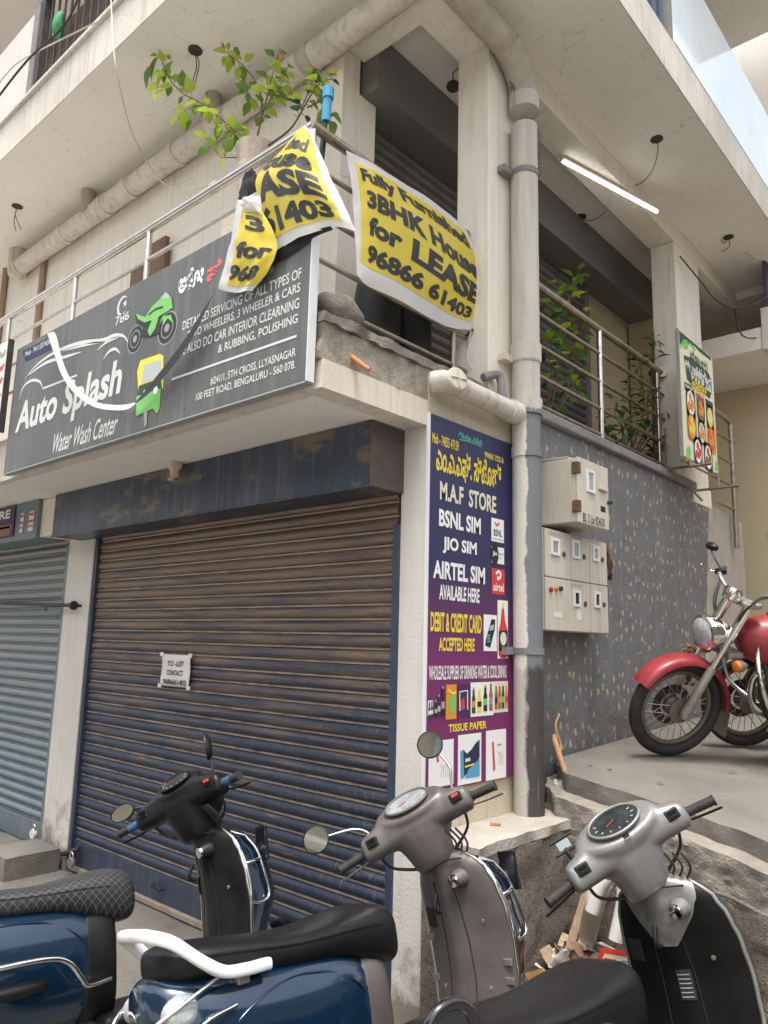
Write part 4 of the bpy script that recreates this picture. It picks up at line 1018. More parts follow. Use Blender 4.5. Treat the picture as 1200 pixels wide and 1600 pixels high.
# ------------------------------------------------------------------ yellow for-lease banners
for nm in ('banner_white', 'banner_yellow'):
    m = MATS[nm]; n = m.node_tree.nodes; l = m.node_tree.links; b = n['Principled BSDF']
    t = n.new('ShaderNodeBsdfTranslucent'); t.inputs[0].default_value = (0.75, 0.73, 0.68, 1) if nm == 'banner_white' else (0.78, 0.60, 0.06, 1)
    mx = n.new('ShaderNodeMixShader'); mx.inputs[0].default_value = 0.3
    l.new(b.outputs[0], mx.inputs[1]); l.new(t.outputs[0], mx.inputs[2]); l.new(mx.outputs[0], n['Material Output'].inputs[0])
class Patch:
    """cloth spanned between four pixel outlines, with its own bulge and creases"""
    def __init__(s, top, right, bottom, left, plane, bulge, crease=0.006, seed=0):
        s.e = [[plane(*q) for q in spline([(a, b, 0) for a, b in e], 8) for q in [(q.x, q.y)]] for e in (top, right, bottom, left)]
        s.b = bulge; s.c = crease; s.seed = seed
        d1 = s.e[0][-1] - s.e[0][0]; d2 = s.e[3][-1] - s.e[3][0]
        s.n = d1.cross(d2).normalized()
        if s.n.dot(CAM - s.e[0][0]) < 0: s.n = -s.n
    def E(s, i, t):
        e = s.e[i]; k = min(max(t, 0), 1) * (len(e) - 1); a = min(int(k), len(e) - 2); f = k - a
        return e[a] * (1 - f) + e[a + 1] * f
    def __call__(s, u, v, lift=0.0):
        T_, Rg, Bt, L = s.E(0, u), s.E(1, v), s.E(2, u), s.E(3, v)
        p = T_ * (1 - v) + Bt * v + L * (1 - u) + Rg * u - (s.E(0, 0) * (1 - u) * (1 - v) + s.E(0, 1) * u * (1 - v) + s.E(2, 0) * (1 - u) * v + s.E(2, 1) * u * v)
        cr = noise.noise(Vector((u * 3.1 + v * 1.2, v * 2.4 - u, s.seed))) + 0.6 * noise.noise(Vector((u * 7 + v * 3, v * 6, s.seed + 3)))
        return p + s.n * (s.b * math.sin(PI * u) * math.sin(PI * v) + s.c * cr * 1.6 + lift)
    def sheet(s, par, name, m, u0, u1, v0, v1, lift, nu=36, nv=28, thick=0):
        mb = MB(); mb.sheet([[s(u0 + (u1 - u0) * i / nu, v0 + (v1 - v0) * j / nv, lift) for i in range(nu + 1)] for j in range(nv + 1)])
        return W(mb, name, m, par, smooth=180)
    def text(s, par, body, m, u0, u1, v0, v1, lift, bold=0.05):
        vs, fs = text_mb(body, bold)
        me = bpy.data.meshes.new('t'); me.from_pydata([(u0 + (u1 - u0) * x, v1 + (v0 - v1) * y, 0) for x, y in vs], [], fs)
        bm = bmesh.new(); bm.from_mesh(me)
        for ax, lo, hi in ((0, u0, u1), (1, v0, v1)):
            t = 0.0
            while t < 1:
                t += 0.03
                if lo < t < hi:
                    no = (1, 0, 0) if ax == 0 else (0, 1, 0); co = (t, 0, 0) if ax == 0 else (0, t, 0)
                    bmesh.ops.bisect_plane(bm, geom=bm.verts[:] + bm.edges[:] + bm.faces[:], plane_co=co, plane_no=no)
        bm.verts.index_update()
        mb = MB(); mb.add([s(q.co.x, q.co.y, lift) for q in bm.verts], [tuple(v.index for v in f.verts) for f in bm.faces])
        bm.free(); bpy.data.meshes.remove(me)
        return W(mb, 'lettering', m, par, smooth=180)
c = C(320, 160, 2.609)
T = thing('lease_banner', 'yellow for-lease banner stretched square across the side railing', 'banner', loc=(-0.1, 0, 3.9))
P = Patch([c(575, 195), c(680, 245), c(810, 325), c(940, 410), c(1060, 510)], [c(1060, 510), c(1108, 620), c(1135, 760), c(1120, 860), c(1085, 928)],
          [c(618, 700), c(660, 745), c(780, 800), c(900, 868), c(1000, 915), c(1085, 928)], [c(575, 195), c(600, 330), c(612, 500), c(618, 700)], lambda x, y: onX(x, y, -0.105), 0.05, 0.006, 2)
P.sheet(T, 'sheet', 'banner_white', 0, 1, 0, 1, 0)
P.sheet(T, 'printed_field', 'banner_yellow', 0.065, 0.955, 0.09, 0.885, 0.002)
P.text(T, 'Fully Furnished', 'black_ink', 0.10, 0.93, 0.13, 0.30, 0.004)
P.text(T, '3BHK House', 'black_ink', 0.12, 0.95, 0.335, 0.475, 0.004)
P.text(T, 'for', 'black_ink', 0.14, 0.36, 0.53, 0.67, 0.004)
P.text(T, 'LEASE', 'black_ink', 0.42, 0.955, 0.52, 0.69, 0.004)
P.text(T, '96866 61403', 'black_ink', 0.15, 0.93, 0.73, 0.86, 0.004)
W(MB().tube(spline([P(0, 0, 0), (-0.13, P(0, 0).y - 0.05, 3.90), (-0.15, P(0, 0).y - 0.08, 3.95), (-0.17, P(0, 0).y - 0.09, 3.9)], 4), 0.005, 5), 'tie', 'cable_black', T)
W(MB().tube(spline([P(1, 1, 0), (-0.12, P(1, 1).y + 0.03, P(1, 1).z + 0.01), (-0.15, P(1, 1).y + 0.02, P(1, 1).z - 0.02)], 4), 0.012, 5, flat=0.5), 'tie', 'cable_black', T)
W(MB().tube(spline([P(1, 1, 0), onX(733, 540, -0.13), onX(731, 560, -0.12), onX(737, 575, -0.11)], 4), 0.008, 5, flat=0.25), 'tie', 'banner_white', T)
T = thing('lease_banner', 'torn yellow for-lease banner hanging crumpled from the railing corner', 'banner', loc=(-0.3, -0.74, 3.92))
pl = lambda x, y: onY(x, y, -0.815)
P = Patch([(472, 197), (481, 200), (489, 213)], [(489, 213), (512, 268), (538, 322), (557, 361)], [(420, 396), (448, 382), (485, 366), (519, 353), (557, 361)], [(472, 197), (436, 240), (403, 277), (408, 330), (420, 396)], pl, 0.05, 0.010, 5)
P.sheet(T, 'sheet', 'banner_white', 0, 1, 0, 1, 0)
P.sheet(T, 'printed_field', 'banner_yellow', 0.0, 0.90, 0.02, 0.93, 0.002)
P.text(T, 'hed', 'black_ink', 0.25, 0.72, 0.10, 0.25, 0.004)
P.text(T, 'ouse', 'black_ink', 0.0, 0.80, 0.30, 0.45, 0.004)
P.text(T, 'ASE', 'black_ink', 0.02, 0.86, 0.47, 0.70, 0.004)
P.text(T, '61403', 'black_ink', 0.0, 0.84, 0.74, 0.91, 0.004)
pl2 = lambda x, y: onY(x, y, -0.83)
P2 = Patch([(371, 313), (388, 316), (404, 322)], [(404, 322), (428, 362), (433, 390), (420, 422), (393, 454)], [(342, 452), (366, 457), (393, 454)], [(371, 313), (360, 365), (351, 408), (342, 452)], pl2, 0.02, 0.008, 9)
P2.sheet(T, 'torn_flap', 'banner_white', 0, 1, 0, 1, 0, 16, 24)
P2.sheet(T, 'printed_field', 'banner_yellow', 0.22, 1.0, 0.06, 0.93, 0.002, 16, 24)
P2.text(T, '3', 'black_ink', 0.42, 0.85, 0.13, 0.29, 0.004); P2.text(T, 'for', 'black_ink', 0.28, 0.95, 0.43, 0.63, 0.004); P2.text(T, '968', 'black_ink', 0.22, 0.86, 0.70, 0.88, 0.004)
P3b = Patch([(393, 262), (398, 268), (403, 276)], [(403, 276), (405, 295), (402, 310)], [(373, 312), (388, 316), (402, 310)], [(393, 262), (377, 285), (373, 312)], lambda x, y: onY(x, y, -0.80), 0.015, 0.012, 3)
P3b.sheet(T, 'back_fold', 'banner_back', 0, 1, 0, 1, 0, 10, 10)
P3c = Patch([(371, 313), (385, 308), (401, 300)], [(401, 300), (407, 315), (410, 335)], [(384, 331), (398, 330), (410, 335)], [(371, 313), (378, 322), (384, 331)], lambda x, y: onY(x, y, -0.85), 0.012, 0.008, 4)
P3c.sheet(T, 'white_fold', 'banner_white', 0, 1, 0, 1, 0, 10, 10)
def strip(pts, plane, mname, name, par):
    pp = spline([(a, b, w_) for a, b, w_ in pts], 6); L = []; Rr = []
    for i, q in enumerate(pp):
        t = pp[min(i + 1, len(pp) - 1)] - pp[max(i - 1, 0)]; t = Vector((t.x, t.y)).normalized(); nn = Vector((-t.y, t.x))
        L.append(plane(q.x + nn.x * q.z, q.y + nn.y * q.z)); Rr.append(plane(q.x - nn.x * q.z, q.y - nn.y * q.z) + Vector((0, -0.012, 0)))
    return W(MB().sheet([L, Rr]), name, mname, par, smooth=180)
T2 = thing('torn_ribbon', 'torn black and white banner edge looping across the grey sign', 'ribbon', loc=(-1.5, -0.83, 3.0))
strip([(338, 455, 1.6), (322, 484, 4), (300, 524, 6), (275, 560, 7), (248, 594, 6.5), (228, 616, 5), (212, 631, 2)], lambda x, y: onY(x, y, -0.835), 'banner_back', 'black_side', T2)
strip([(216, 629, 2), (200, 636, 4.5), (178, 637, 4.5), (150, 632, 4), (124, 614, 4), (104, 588, 3.6), (92, 556, 3.5), (84, 528, 5), (80, 520, 4)], lambda x, y: onY(x, y, -0.835), 'banner_white', 'white_side', T2)
strip([(412, 424, 2), (420, 414, 4), (428, 406, 6), (440, 398, 7), (470, 378, 6), (492, 366, 4), (520, 357, 2)], lambda x, y: onY(x, y, -0.80), 'banner_back', 'hem', T2)

T = thing('shop_board', 'small plum shop board on the grey shutter housing at the left edge', 'sign', loc=(-4.3, -0.255, 2.36))
W(MB().box(-4.9, -4.13, -0.262, -0.252, 2.345, 2.60), 'board', 'plum_ink', T)
F = Face(T, 'Y', -0.2625)
F.text('STORE', 'white_ink', (-30, 818), (17, 797), h=0.075, bold=0.03)
F.rect('brown_ink', (-10, 824), (15, 836))
F.stroke([(-4.6, 2.425), (-4.17, 2.425)], 0.010, 'faded_ink', px=False, k=0)
# ------------------------------------------------------------------ drain pipes
T = thing('drain_pipe', 'thick grimy drain pipe running under the slab and down the corner to the ledge', 'pipe', loc=(0.085, 0.77, 0.7))
PX_, PY_, PR = 0.088, 0.775, 0.080
ZD = 5.09
W(MB().tube([(PX_, PY_, 0.69), (PX_, PY_, 1.2), (PX_, PY_, 2.85)] + [(PX_, PY_, 2.85 + 0.2 * i) for i in range(1, 10)], PR, 20), 'downpipe', 'pvc_painted', T, smooth=60)
el = [Vector((PX_, PY_, 4.86)), Vector((PX_, PY_ - 0.01, 4.92)), Vector((PX_, PY_ - 0.06, 5.0)), Vector((PX_, PY_ - 0.13, 5.06)), Vector((PX_, PY_ - 0.20, ZD))]
W(MB().tube(spline(el, 5), PR + 0.006, 20), 'elbow', 'pvc_grimy', T, smooth=60)
W(MB().tube([(PX_, PY_ - 0.15, ZD), (PX_, 0.3, ZD), (PX_, -0.06, ZD)], PR, 20), 'side_run', 'pvc_grimy', T, smooth=60)
W(MB().tube(spline([(PX_, -0.02, ZD), (PX_ - 0.01, -0.07, ZD), (PX_ - 0.06, -0.10, ZD), (PX_ - 0.12, -0.10, ZD)], 4), PR + 0.006, 18), 'elbow', 'pvc_grimy', T, smooth=60)
DX = onY(30, 398, -0.10).x
W(MB().tube([(PX_ - 0.08, -0.10, ZD), (-2, -0.10, ZD), (DX + 0.08, -0.10, ZD)], PR, 20), 'front_run', 'pvc_white', T, smooth=60)
W(MB().tube(spline([(DX + 0.10, -0.10, ZD), (DX + 0.04, -0.10, ZD - 0.005), (DX, -0.10, ZD - 0.04), (DX - 0.01, -0.10, ZD + 0.06), (DX - 0.01, -0.10, CE + 0.0)], 4), PR + 0.008, 18), 'end_elbow', 'pvc_white', T, smooth=60)
for x in (-0.9, -1.75, -2.35, -3.0, -3.4, -4.1):
    W(MB().lathe([(PR + 0.008, -0.045), (PR + 0.008, 0.045)], (x, -0.10, ZD), (1, 0, 0), 20), 'collar', 'pvc_white' if x < -1 else 'pvc_grimy', T, smooth=40)
for (px, py) in ((340, 158), (146, 293)):
    q = onY(px, py, -0.12)
    W(MB().tube([(q.x, -0.14, ZD), (q.x, -0.16, CE)], 0.06, 14), 'branch', 'pvc_grimy', T, smooth=60)
for z, r_, h in ((4.80, 0.012, 0.05), (3.20, 0.009, 0.05), (2.88, 0.012, 0.045), (2.62, 0.006, 0.03)):
    W(MB().lathe([(PR + r_, -h), (PR + r_, h)], (PX_, PY_, z), (0, 0, 1), 20), 'collar', 'pvc_painted', T, smooth=40)
for z, mm in ((4.33, 'coping_grey'), (3.16, 'pvc_white'), (1.53, 'coping_grey')):
    o = MB().lathe([(PR + 0.006, -0.017), (PR + 0.006, 0.017)], (PX_, PY_, z), (0, 0, 1), 20); o.box(-0.003, 0.05, PY_ - 0.155, PY_ - 0.07, z - 0.02, z + 0.02)
    W(o, 'clamp', mm, T, smooth=40)
T = thing('waste_pipe', 'white waste pipe with a round cleanout cap crossing above the store sign', 'pipe', loc=(0.1, 0.4, 2.83))
a, b = onX(694, 590, 0.075), onX(826, 648, 0.105)
wz = 2.835
W(MB().tube([(0.02, a.y - 0.02, wz), (0.075, a.y, wz), (0.075, a.y + 0.02, wz), (0.078, PY_ - 0.02, wz - 0.005)], 0.055, 18), 'pipe', 'pvc_white', T, smooth=60)
W(MB().lathe([(0.064, -0.05), (0.064, 0.04)], (0.077, PY_ - 0.13, wz - 0.003), (0, 1, 0), 18), 'collar', 'pvc_white', T, smooth=40)
cy = a.y + 0.05
o = MB().lathe([(0.062, 0.0), (0.062, 0.035), (0.055, 0.042), (0.02, 0.044)], (0.095, cy, wz + 0.005), (1, -0.25, 0.15), 22)
W(o, 'cleanout_cap', 'pvc_white', T, smooth=40)
ax = Vector((1, -0.25, 0.15)).normalized(); o_ = Vector((0.095, cy, wz + 0.005)) + ax * 0.046
uu = ax.orthogonal().normalized(); vv = ax.cross(uu)
o = MB().tube([o_ - (uu + vv) * 0.034, o_ + (uu + vv) * 0.034], 0.005, 5); W(o, 'cap_rib', 'pvc_white', T); W(MB().tube([o_ - (uu - vv) * 0.034, o_ + (uu - vv) * 0.034], 0.005, 5), 'cap_rib', 'pvc_white', T)
W(MB().tube(spline([onX(755, 590, 0.0), onX(775, 585, 0.03), onX(782, 592, 0.045), onX(784, 612, 0.06), (0.07, onX(784, 612, 0.06).y, wz + 0.03)], 4), 0.024, 12), 'feeder_pipe', 'coping_grey', T, smooth=60)
T = MB().tube(spline([onX(548, 557, -0.01), onX(560, 566, 0.03), onX(577, 578, 0.08)], 3), [0.014, 0.014, 0.013, 0.013, 0.012, 0.012, 0.010], 10)
T.build('pipe_stub', 'terracotta', smooth=60, label='short broken orange pipe stub poking out of the rough parapet', cat='pipe')
# rough lump on the parapet corner
mb = MB().ell((0, 0, 0), (0.10, 0.125, 0.085), 20, 12); mb.rough(0.02, 9, 3)
o = mb.build('stone', 'stone', smooth=180, label='round lump of rough stone sitting on the parapet corner', cat='stone'); q = onX(527, 472, -0.09); o.location = (q.x, q.y, 3.02)

# ------------------------------------------------------------------ electricity meter boxes
T = thing('meter_box', 'large rusty cream meter box with black handwriting, above the meter panel', 'meter box', loc=(0.12, 1.27, 2.27))
FX = 0.25; y0, y1, z0, z1 = 1.075, 1.45, 2.26, 2.635
W(MB().box(0.0, FX - 0.022, y0, y1, z0, z1), 'case', 'meter_metal', T, bevel=0.006)
W(MB().box(FX - 0.020, FX, y0 - 0.004, y1 + 0.004, z0 - 0.004, z1 + 0.004), 'door', 'meter_metal', T, bevel=0.005)
W(MB().sheet([[(0.0, y0 - 0.02, z1 + 0.012), (0.15, y0 + 0.05, z1 + 0.03), (0.2, y1, z1 + 0.012)], [(0.02, y0, z1 + 0.008), (0.16, y0 + 0.1, z1 + 0.01), (0.22, y1, z1 + 0.008)]], 0.003), 'lid_flap', 'meter_metal', T)
for z in (z1 - 0.06, z0 + 0.09): W(MB().box(FX - 0.04, FX + 0.004, y0 - 0.012, y0 + 0.02, z - 0.035, z + 0.035), 'hinge', 'rust', T, bevel=0.004)
F = Face(T, 'X', FX)
c = C(840, 700, 5.333)
def window(c, lt, rb, dark=False):
    u0, za = F.uv(c(*lt)); u1, zb = F.uv(c(*rb)); v = F.v
    zm, h = (za + zb) / 2, (za - zb) / 2
    fr = MB()
    for bx in ((u0 - 0.012, u0 + 0.006, zb - 0.012, za + 0.012), (u1 - 0.006, u1 + 0.012, zb - 0.012, za + 0.012), (u0, u1, zb - 0.012, zb + 0.006), (u0, u1, za - 0.006, za + 0.012)):
        fr.box(v - 0.002, v + 0.010, bx[0], bx[1], bx[2], bx[3])
    W(fr, 'window_frame', 'white_plastic', T, bevel=0.003)
    W(MB().box(v - 0.002, v + 0.003, u0, u1, zb, za), 'window_pane', 'hole_black' if dark else 'glass_grey', T)
window(c, (412, 192), (464, 368))
F.rect('hole_black', c(524, 480), c(565, 540), 0.001)
W(MB().box(FX, FX + 0.015, y0 + 0.24, y0 + 0.35, z1 - 0.15, z1 - 0.13), 'latch', 'meter_metal', T, bevel=0.003)
W(MB().tube([(FX, y1 - 0.01, z1 - 0.21), (FX + 0.03, y1 - 0.01, z1 - 0.212)], 0.012, 8), 'lock', 'iron_dark', T)
F.text('BS. 5 Lin 824/30', 'black_ink', c(378, 612), c(558, 592), 0.001, bold=0.015)
T = thing('meter_cabinet', 'six compartment cream electricity meter panel fixed to the flecked wall', 'meter box', loc=(0.06, 1.3, 1.65))
FX = 0.125; F = Face(T, 'X', FX + 0.0005)
Z_ = [onX(855, 985, FX).z, 1.94, 2.215]
Y_ = [0.90, 1.20, 1.44, 1.675]
W(MB().box(0, FX - 0.012, Y_[0], Y_[3], Z_[0], Z_[2]), 'case', 'meter_metal', T, bevel=0.004)
for i in range(3):
    for j in range(2):
        W(MB().box(FX - 0.011, FX, Y_[i] + 0.003, Y_[i + 1] - 0.003, Z_[j] + 0.003, Z_[j + 1] - 0.003), 'door', 'meter_metal', T, bevel=0.003)
for lt, rb, dk in (((115, 765), (170, 885), 0), ((292, 780), (340, 912), 0), ((462, 830), (502, 935), 0), ((302, 1198), (345, 1310), 1), ((475, 1212), (513, 1320), 1)): window(c, lt, rb, dk)
for (x, y) in ((217, 885), (385, 908), (538, 930), (396, 1300), (552, 1305)):
    q = F.pt(c(x, y)); W(MB().lathe([(0.016, 0), (0.016, 0.006), (0.008, 0.009)], q, (1, 0, 0), 12), 'lock', 'rust', T, smooth=40)
for (x, y), mm in (((105, 1180), 'lens_red'), ((150, 1175), 'lens_orange'), ((188, 1172), 'navy_ink')):
    q = F.pt(c(x, y)); W(MB().lathe([(0.014, 0), (0.014, 0.012), (0.006, 0.016)], q, (1, 0, 0), 12), 'indicator', mm, T, smooth=40)
for lt, rb in (((135, 1365), (200, 1415)), ((322, 1335), (365, 1435))): F.rect('paper', c(*lt), c(*rb), 0.001, 'sticker')
F.text('RR NO 5101', 'grey_ink', c(95, 722), c(200, 712), 0.001); F.text('RR NO 5102', 'grey_ink', c(280, 748), c(370, 738), 0.001); F.text('RR NO', 'grey_ink', c(445, 790), c(522, 778), 0.001); F.text('R.R NO', 'grey_ink', c(283, 1150), c(370, 1140), 0.001)
mb = MB()
for k in range(5): mb.tube(spline([onX(948 + k % 2, 850 + 6 * k, 0.02), onX(952, 870 + 6 * k, 0.05), onX(956 - k % 3, 885 + 5 * k, 0.04), onX(950, 905, 0.02)], 4), 0.006, 6)
mb.build('loose_wires', 'rust', smooth=60, label='tangle of loose wires poking out beside the meter panel', cat='wires', kind=None)

# ------------------------------------------------------------------ ceiling: sockets with loose wires, tube light, bulb
def socket(px, py, wires, label, r_=0.045, z=CE):
    q = onZ(px, py, z)
    T = thing('ceiling_socket', label, 'socket', 'open ceiling sockets', loc=(q.x, q.y, z))
    W(MB().lathe([(r_, 0.0), (r_ * 1.05, -0.006), (r_ * 0.7, -0.012), (r_ * 0.2, -0.008)], (q.x, q.y, z), (0, 0, 1), 14).rough(0.004, 40), 'box', 'socket_dark', T, smooth=60)
    for w_ in wires:
        W(MB().tube(spline([(q.x, q.y, z - 0.005)] + [onZ(a, b, z - d) for a, b, d in w_], 5), 0.0035, 5), 'wire', 'cable_black', T, smooth=60)
socket(305, 78, [[(311, 100, .06), (306, 125, .12), (301, 143, .16)], [(307, 105, .07), (303, 120, .1), (300, 138, .15)]], 'open ceiling socket with two dangling wires above the potted hibiscus')
socket(27, 322, [[(24, 335, .05), (28, 348, .1), (33, 358, .12)], [(22, 345, .08), (25, 360, .13)]], 'open ceiling socket with dangling wires near the left end of the drain pipe')
socket(1026, 217, [[(1028, 235, .03), (1020, 265, .05), (1003, 285, .05), (985, 290, .03), (968, 285, .02), (964, 275, .01)]], 'open ceiling socket whose wire loops back towards the tube light')
socket(1138, 370, [[(1140, 383, .04), (1134, 390, .06), (1127, 393, .08)], [(1132, 380, .03), (1126, 375, .02)]], 'open ceiling socket with short wires near the far pillar')
socket(908, 338, [[(920, 345, .03), (935, 340, .04), (946, 330, .02)]], 'open ceiling socket on the veranda ceiling with a wire running right')
T = thing('tube_light', 'lit white tube light fixed below the beam over the side balcony', 'lamp', loc=(0, 2.2, 5.05))
a, b = onZ(878, 250, 5.075), onZ(1026, 330, 5.075)
d = (b - a)
W(MB().tube([a + Vector((0, 0, 0.012)), b + Vector((0, 0, 0.012))], 0.017, 6), 'batten', 'white_plastic', T)
W(MB().tube([a + Vector((0.004, -0.006, -0.010)), b + Vector((0.004, -0.006, -0.010))], 0.013, 10), 'tube', 'tube_glow', T, smooth=60)
for q in (a, b): W(MB().tube([q + d.normalized() * -0.012, q + d.normalized() * 0.012], 0.02, 8), 'end_cap', 'white_plastic', T)
for f_ in (0.15, 0.85): W(MB().box(-0.006, 0.006, -0.006, 0.006, 0.0, 0.20, Matrix.Translation(a + d * f_)), 'hanger', 'white_plastic', T)
q = onY(708, 135, 0.7)
T = thing('ceiling_lamp', 'small dark globe lamp hanging under the veranda ceiling', 'lamp', loc=q)
W(MB().ell(q, (0.045, 0.045, 0.034), 14, 8), 'globe', 'socket_dark', T, smooth=180)
W(MB().tube(spline([q + Vector((0, 0, .03)), q + Vector((0.0, 0, .10)), q + Vector((0.03, 0.01, .12)), q + Vector((0.03, 0.02, CE - q.z))], 4), 0.004, 6), 'cord', 'cable_black', T)
# bristly green tuft hung behind the downpipe
rnd = random.Random(3); mb = MB()
for k in range(900):
    t = rnd.random(); q = Vector((0.10, PY_ + 0.10, 4.30 + 0.40 * t)); a = rnd.uniform(0, 2 * PI); r_ = 0.045 * math.sqrt(rnd.random()) + 0.01
    d = Vector((math.cos(a), math.sin(a), rnd.uniform(-.4, .4)))
    p0 = q + d * 0.004; p1 = q + d * r_; sd_ = Vector((-d.y, d.x, 0.3)) * 0.0022
    mb.add([p0 - sd_, p0 + sd_, p1], [(0, 1, 2)])
mb.add([q + Vector((0, 0, 0)) for q in (Vector((0.098, PY_ + 0.10, 4.28)), Vector((0.102, PY_ + 0.10, 4.28)), Vector((0.10, PY_ + 0.10, 4.74)))], [(0, 1, 2)])
mb.build('green_tuft', 'grass_green', kind='stuff', label='bristly green tinsel hanging behind the drain pipe', cat='tinsel')

# ------------------------------------------------------------------ loose cables
def cable(name, pts, r_, m, label):
    return MB().tube(spline(pts, 8), r_, 6).build(name, m, smooth=60, label=label, cat='cable')
cable('cable', [onY(172, -40, -0.87), onY(177, 70, -0.87), onY(186, 130, -0.8), onY(208, 212, -0.5), onY(240, 268, -0.22), onY(262, 290, -0.25), onY(300, 297, -0.4), onY(335, 283, -0.6), (-0.97, -0.71, RZ + 0.03)], 0.005, 'cable_white', 'white cable drooping from the upper balcony over the drain pipe to the railing')
cable('cable', [onY(-30, 190, -1.0), onY(0, 148, -1.0), onY(45, 92, -0.98), onY(100, 40, -0.95), onY(130, -20, -0.92)], 0.008, 'cable_black', 'black cable slanting across the dark upper railing at top left')
cable('cable', [onY(-20, 155, -0.95), onY(20, 105, -0.93), onY(60, 80, -0.93), onY(120, 50, -0.90), onY(150, 35, -0.86)], 0.005, 'cable_white', 'thin grey cable tied along the dark upper railing at top left')
cable('cable', [onX(1062, 400, 0.02), onX(1095, 440, 0.1), onX(1120, 470, 0.2), onX(1150, 482, 0.3), onX(1185, 472, 0.4), onX(1215, 450, 0.5)], 0.007, 'cable_black', 'dark cable looping from the far pillar to the right edge')
cable('cable', [onX(1148, 482, 0.25), onX(1152, 505, 0.22), onX(1160, 524, 0.25), onX(1180, 528, 0.3), onX(1215, 515, 0.4)], 0.007, 'cable_black', 'dark cable drooping below the far corrugated sheet')
cable('cable', [onX(1164, 395, 0.35), onX(1185, 408, 0.36), onX(1215, 418, 0.36)], 0.006, 'cable_white', 'short pale cable end stuck to the overhang at right')
cable('cable', [onX(1046, 392, 0.01), onX(1047, 420, 0.012), onX(1048, 446, 0.012)], 0.004, 'cable_white', 'pale pull cord hanging on the face of the far pillar')
# blue pole behind the railing corner
T = thing('broom_pole', 'blue topped pole standing up behind the railing corner', 'pole', loc=(-0.25, -0.6, 2.95))
a, b, e = onY(513, 140, -0.60), onY(509, 190, -0.60), onY(500, 270, -0.60)
W(MB().tube([a, b], 0.022, 10), 'sleeve', 'blue_pole', T, smooth=60)
W(MB().tube([b + Vector((0, 0, 0.05)), e, Vector((e.x - 0.02, e.y, 2.96))], 0.014, 8), 'shaft', 'cable_black', T, smooth=60)
W(MB().tube([a + Vector((0, 0, 0.005)), a - Vector((0, 0, 0.05))], 0.028, 10), 'cap', 'blue_pole', T, smooth=60)
# brown timber piece leaning on the upper wall
a = onY(236, 410, -0.05)
for k, (dx, h, lab) in enumerate(((-0.15, 4.40, 'shorter brown timber plank leaning on the upper wall behind the railing'), (0.10, 4.50, 'taller brown timber plank leaning on the upper wall behind the railing'))):
    MB().box(a.x + dx - 0.11, a.x + dx + 0.11, -0.07, -0.03, 2.75, h).build('timber_plank', 'wood', bevel=0.006, label=lab, cat='plank', group='planks on the balcony')
for px, lab in ((68, 'thin weathered batten standing against the upper wall left of the planks'), (10, 'weathered batten standing against the upper wall at the far left')):
    q = onY(px, 430, -0.02)
    MB().tube([(q.x, -0.03, 2.75), (q.x, -0.03, q.z + 0.5)], 0.03, 8).build('timber_batten', 'wood_old', smooth=60, label=lab, cat='batten', group='planks on the balcony')
# black things stored behind the side railing
for k, (px, py, lab) in enumerate(((590, 470, 'dark cloth bundle behind the side railing beside the stone lump'), (640, 505, 'dark cloth bundle behind the side railing under the square banner'))):
    q = onX(px, py, -0.38); rr = MB(); n = 16
    prof = [(0.10, 2.76), (0.135, 2.82), (0.14, 3.0), (0.125, 3.2), (0.135, 3.4), (0.10, 3.55), (0.04, 3.62), (0.06, 3.68)]
    rr.ring_loft([[Vector((q.x + r_ * math.cos(2 * PI * j / n) * 1.0, q.y + r_ * math.sin(2 * PI * j / n), z)) for j in range(n)] for r_, z in prof]); rr.rough(0.018, 11, k)
    rr.build('cloth_bundle', 'black_cloth', smooth=180, subsurf=1, label=lab, cat='bundle', group='dark bundles behind the side railing')

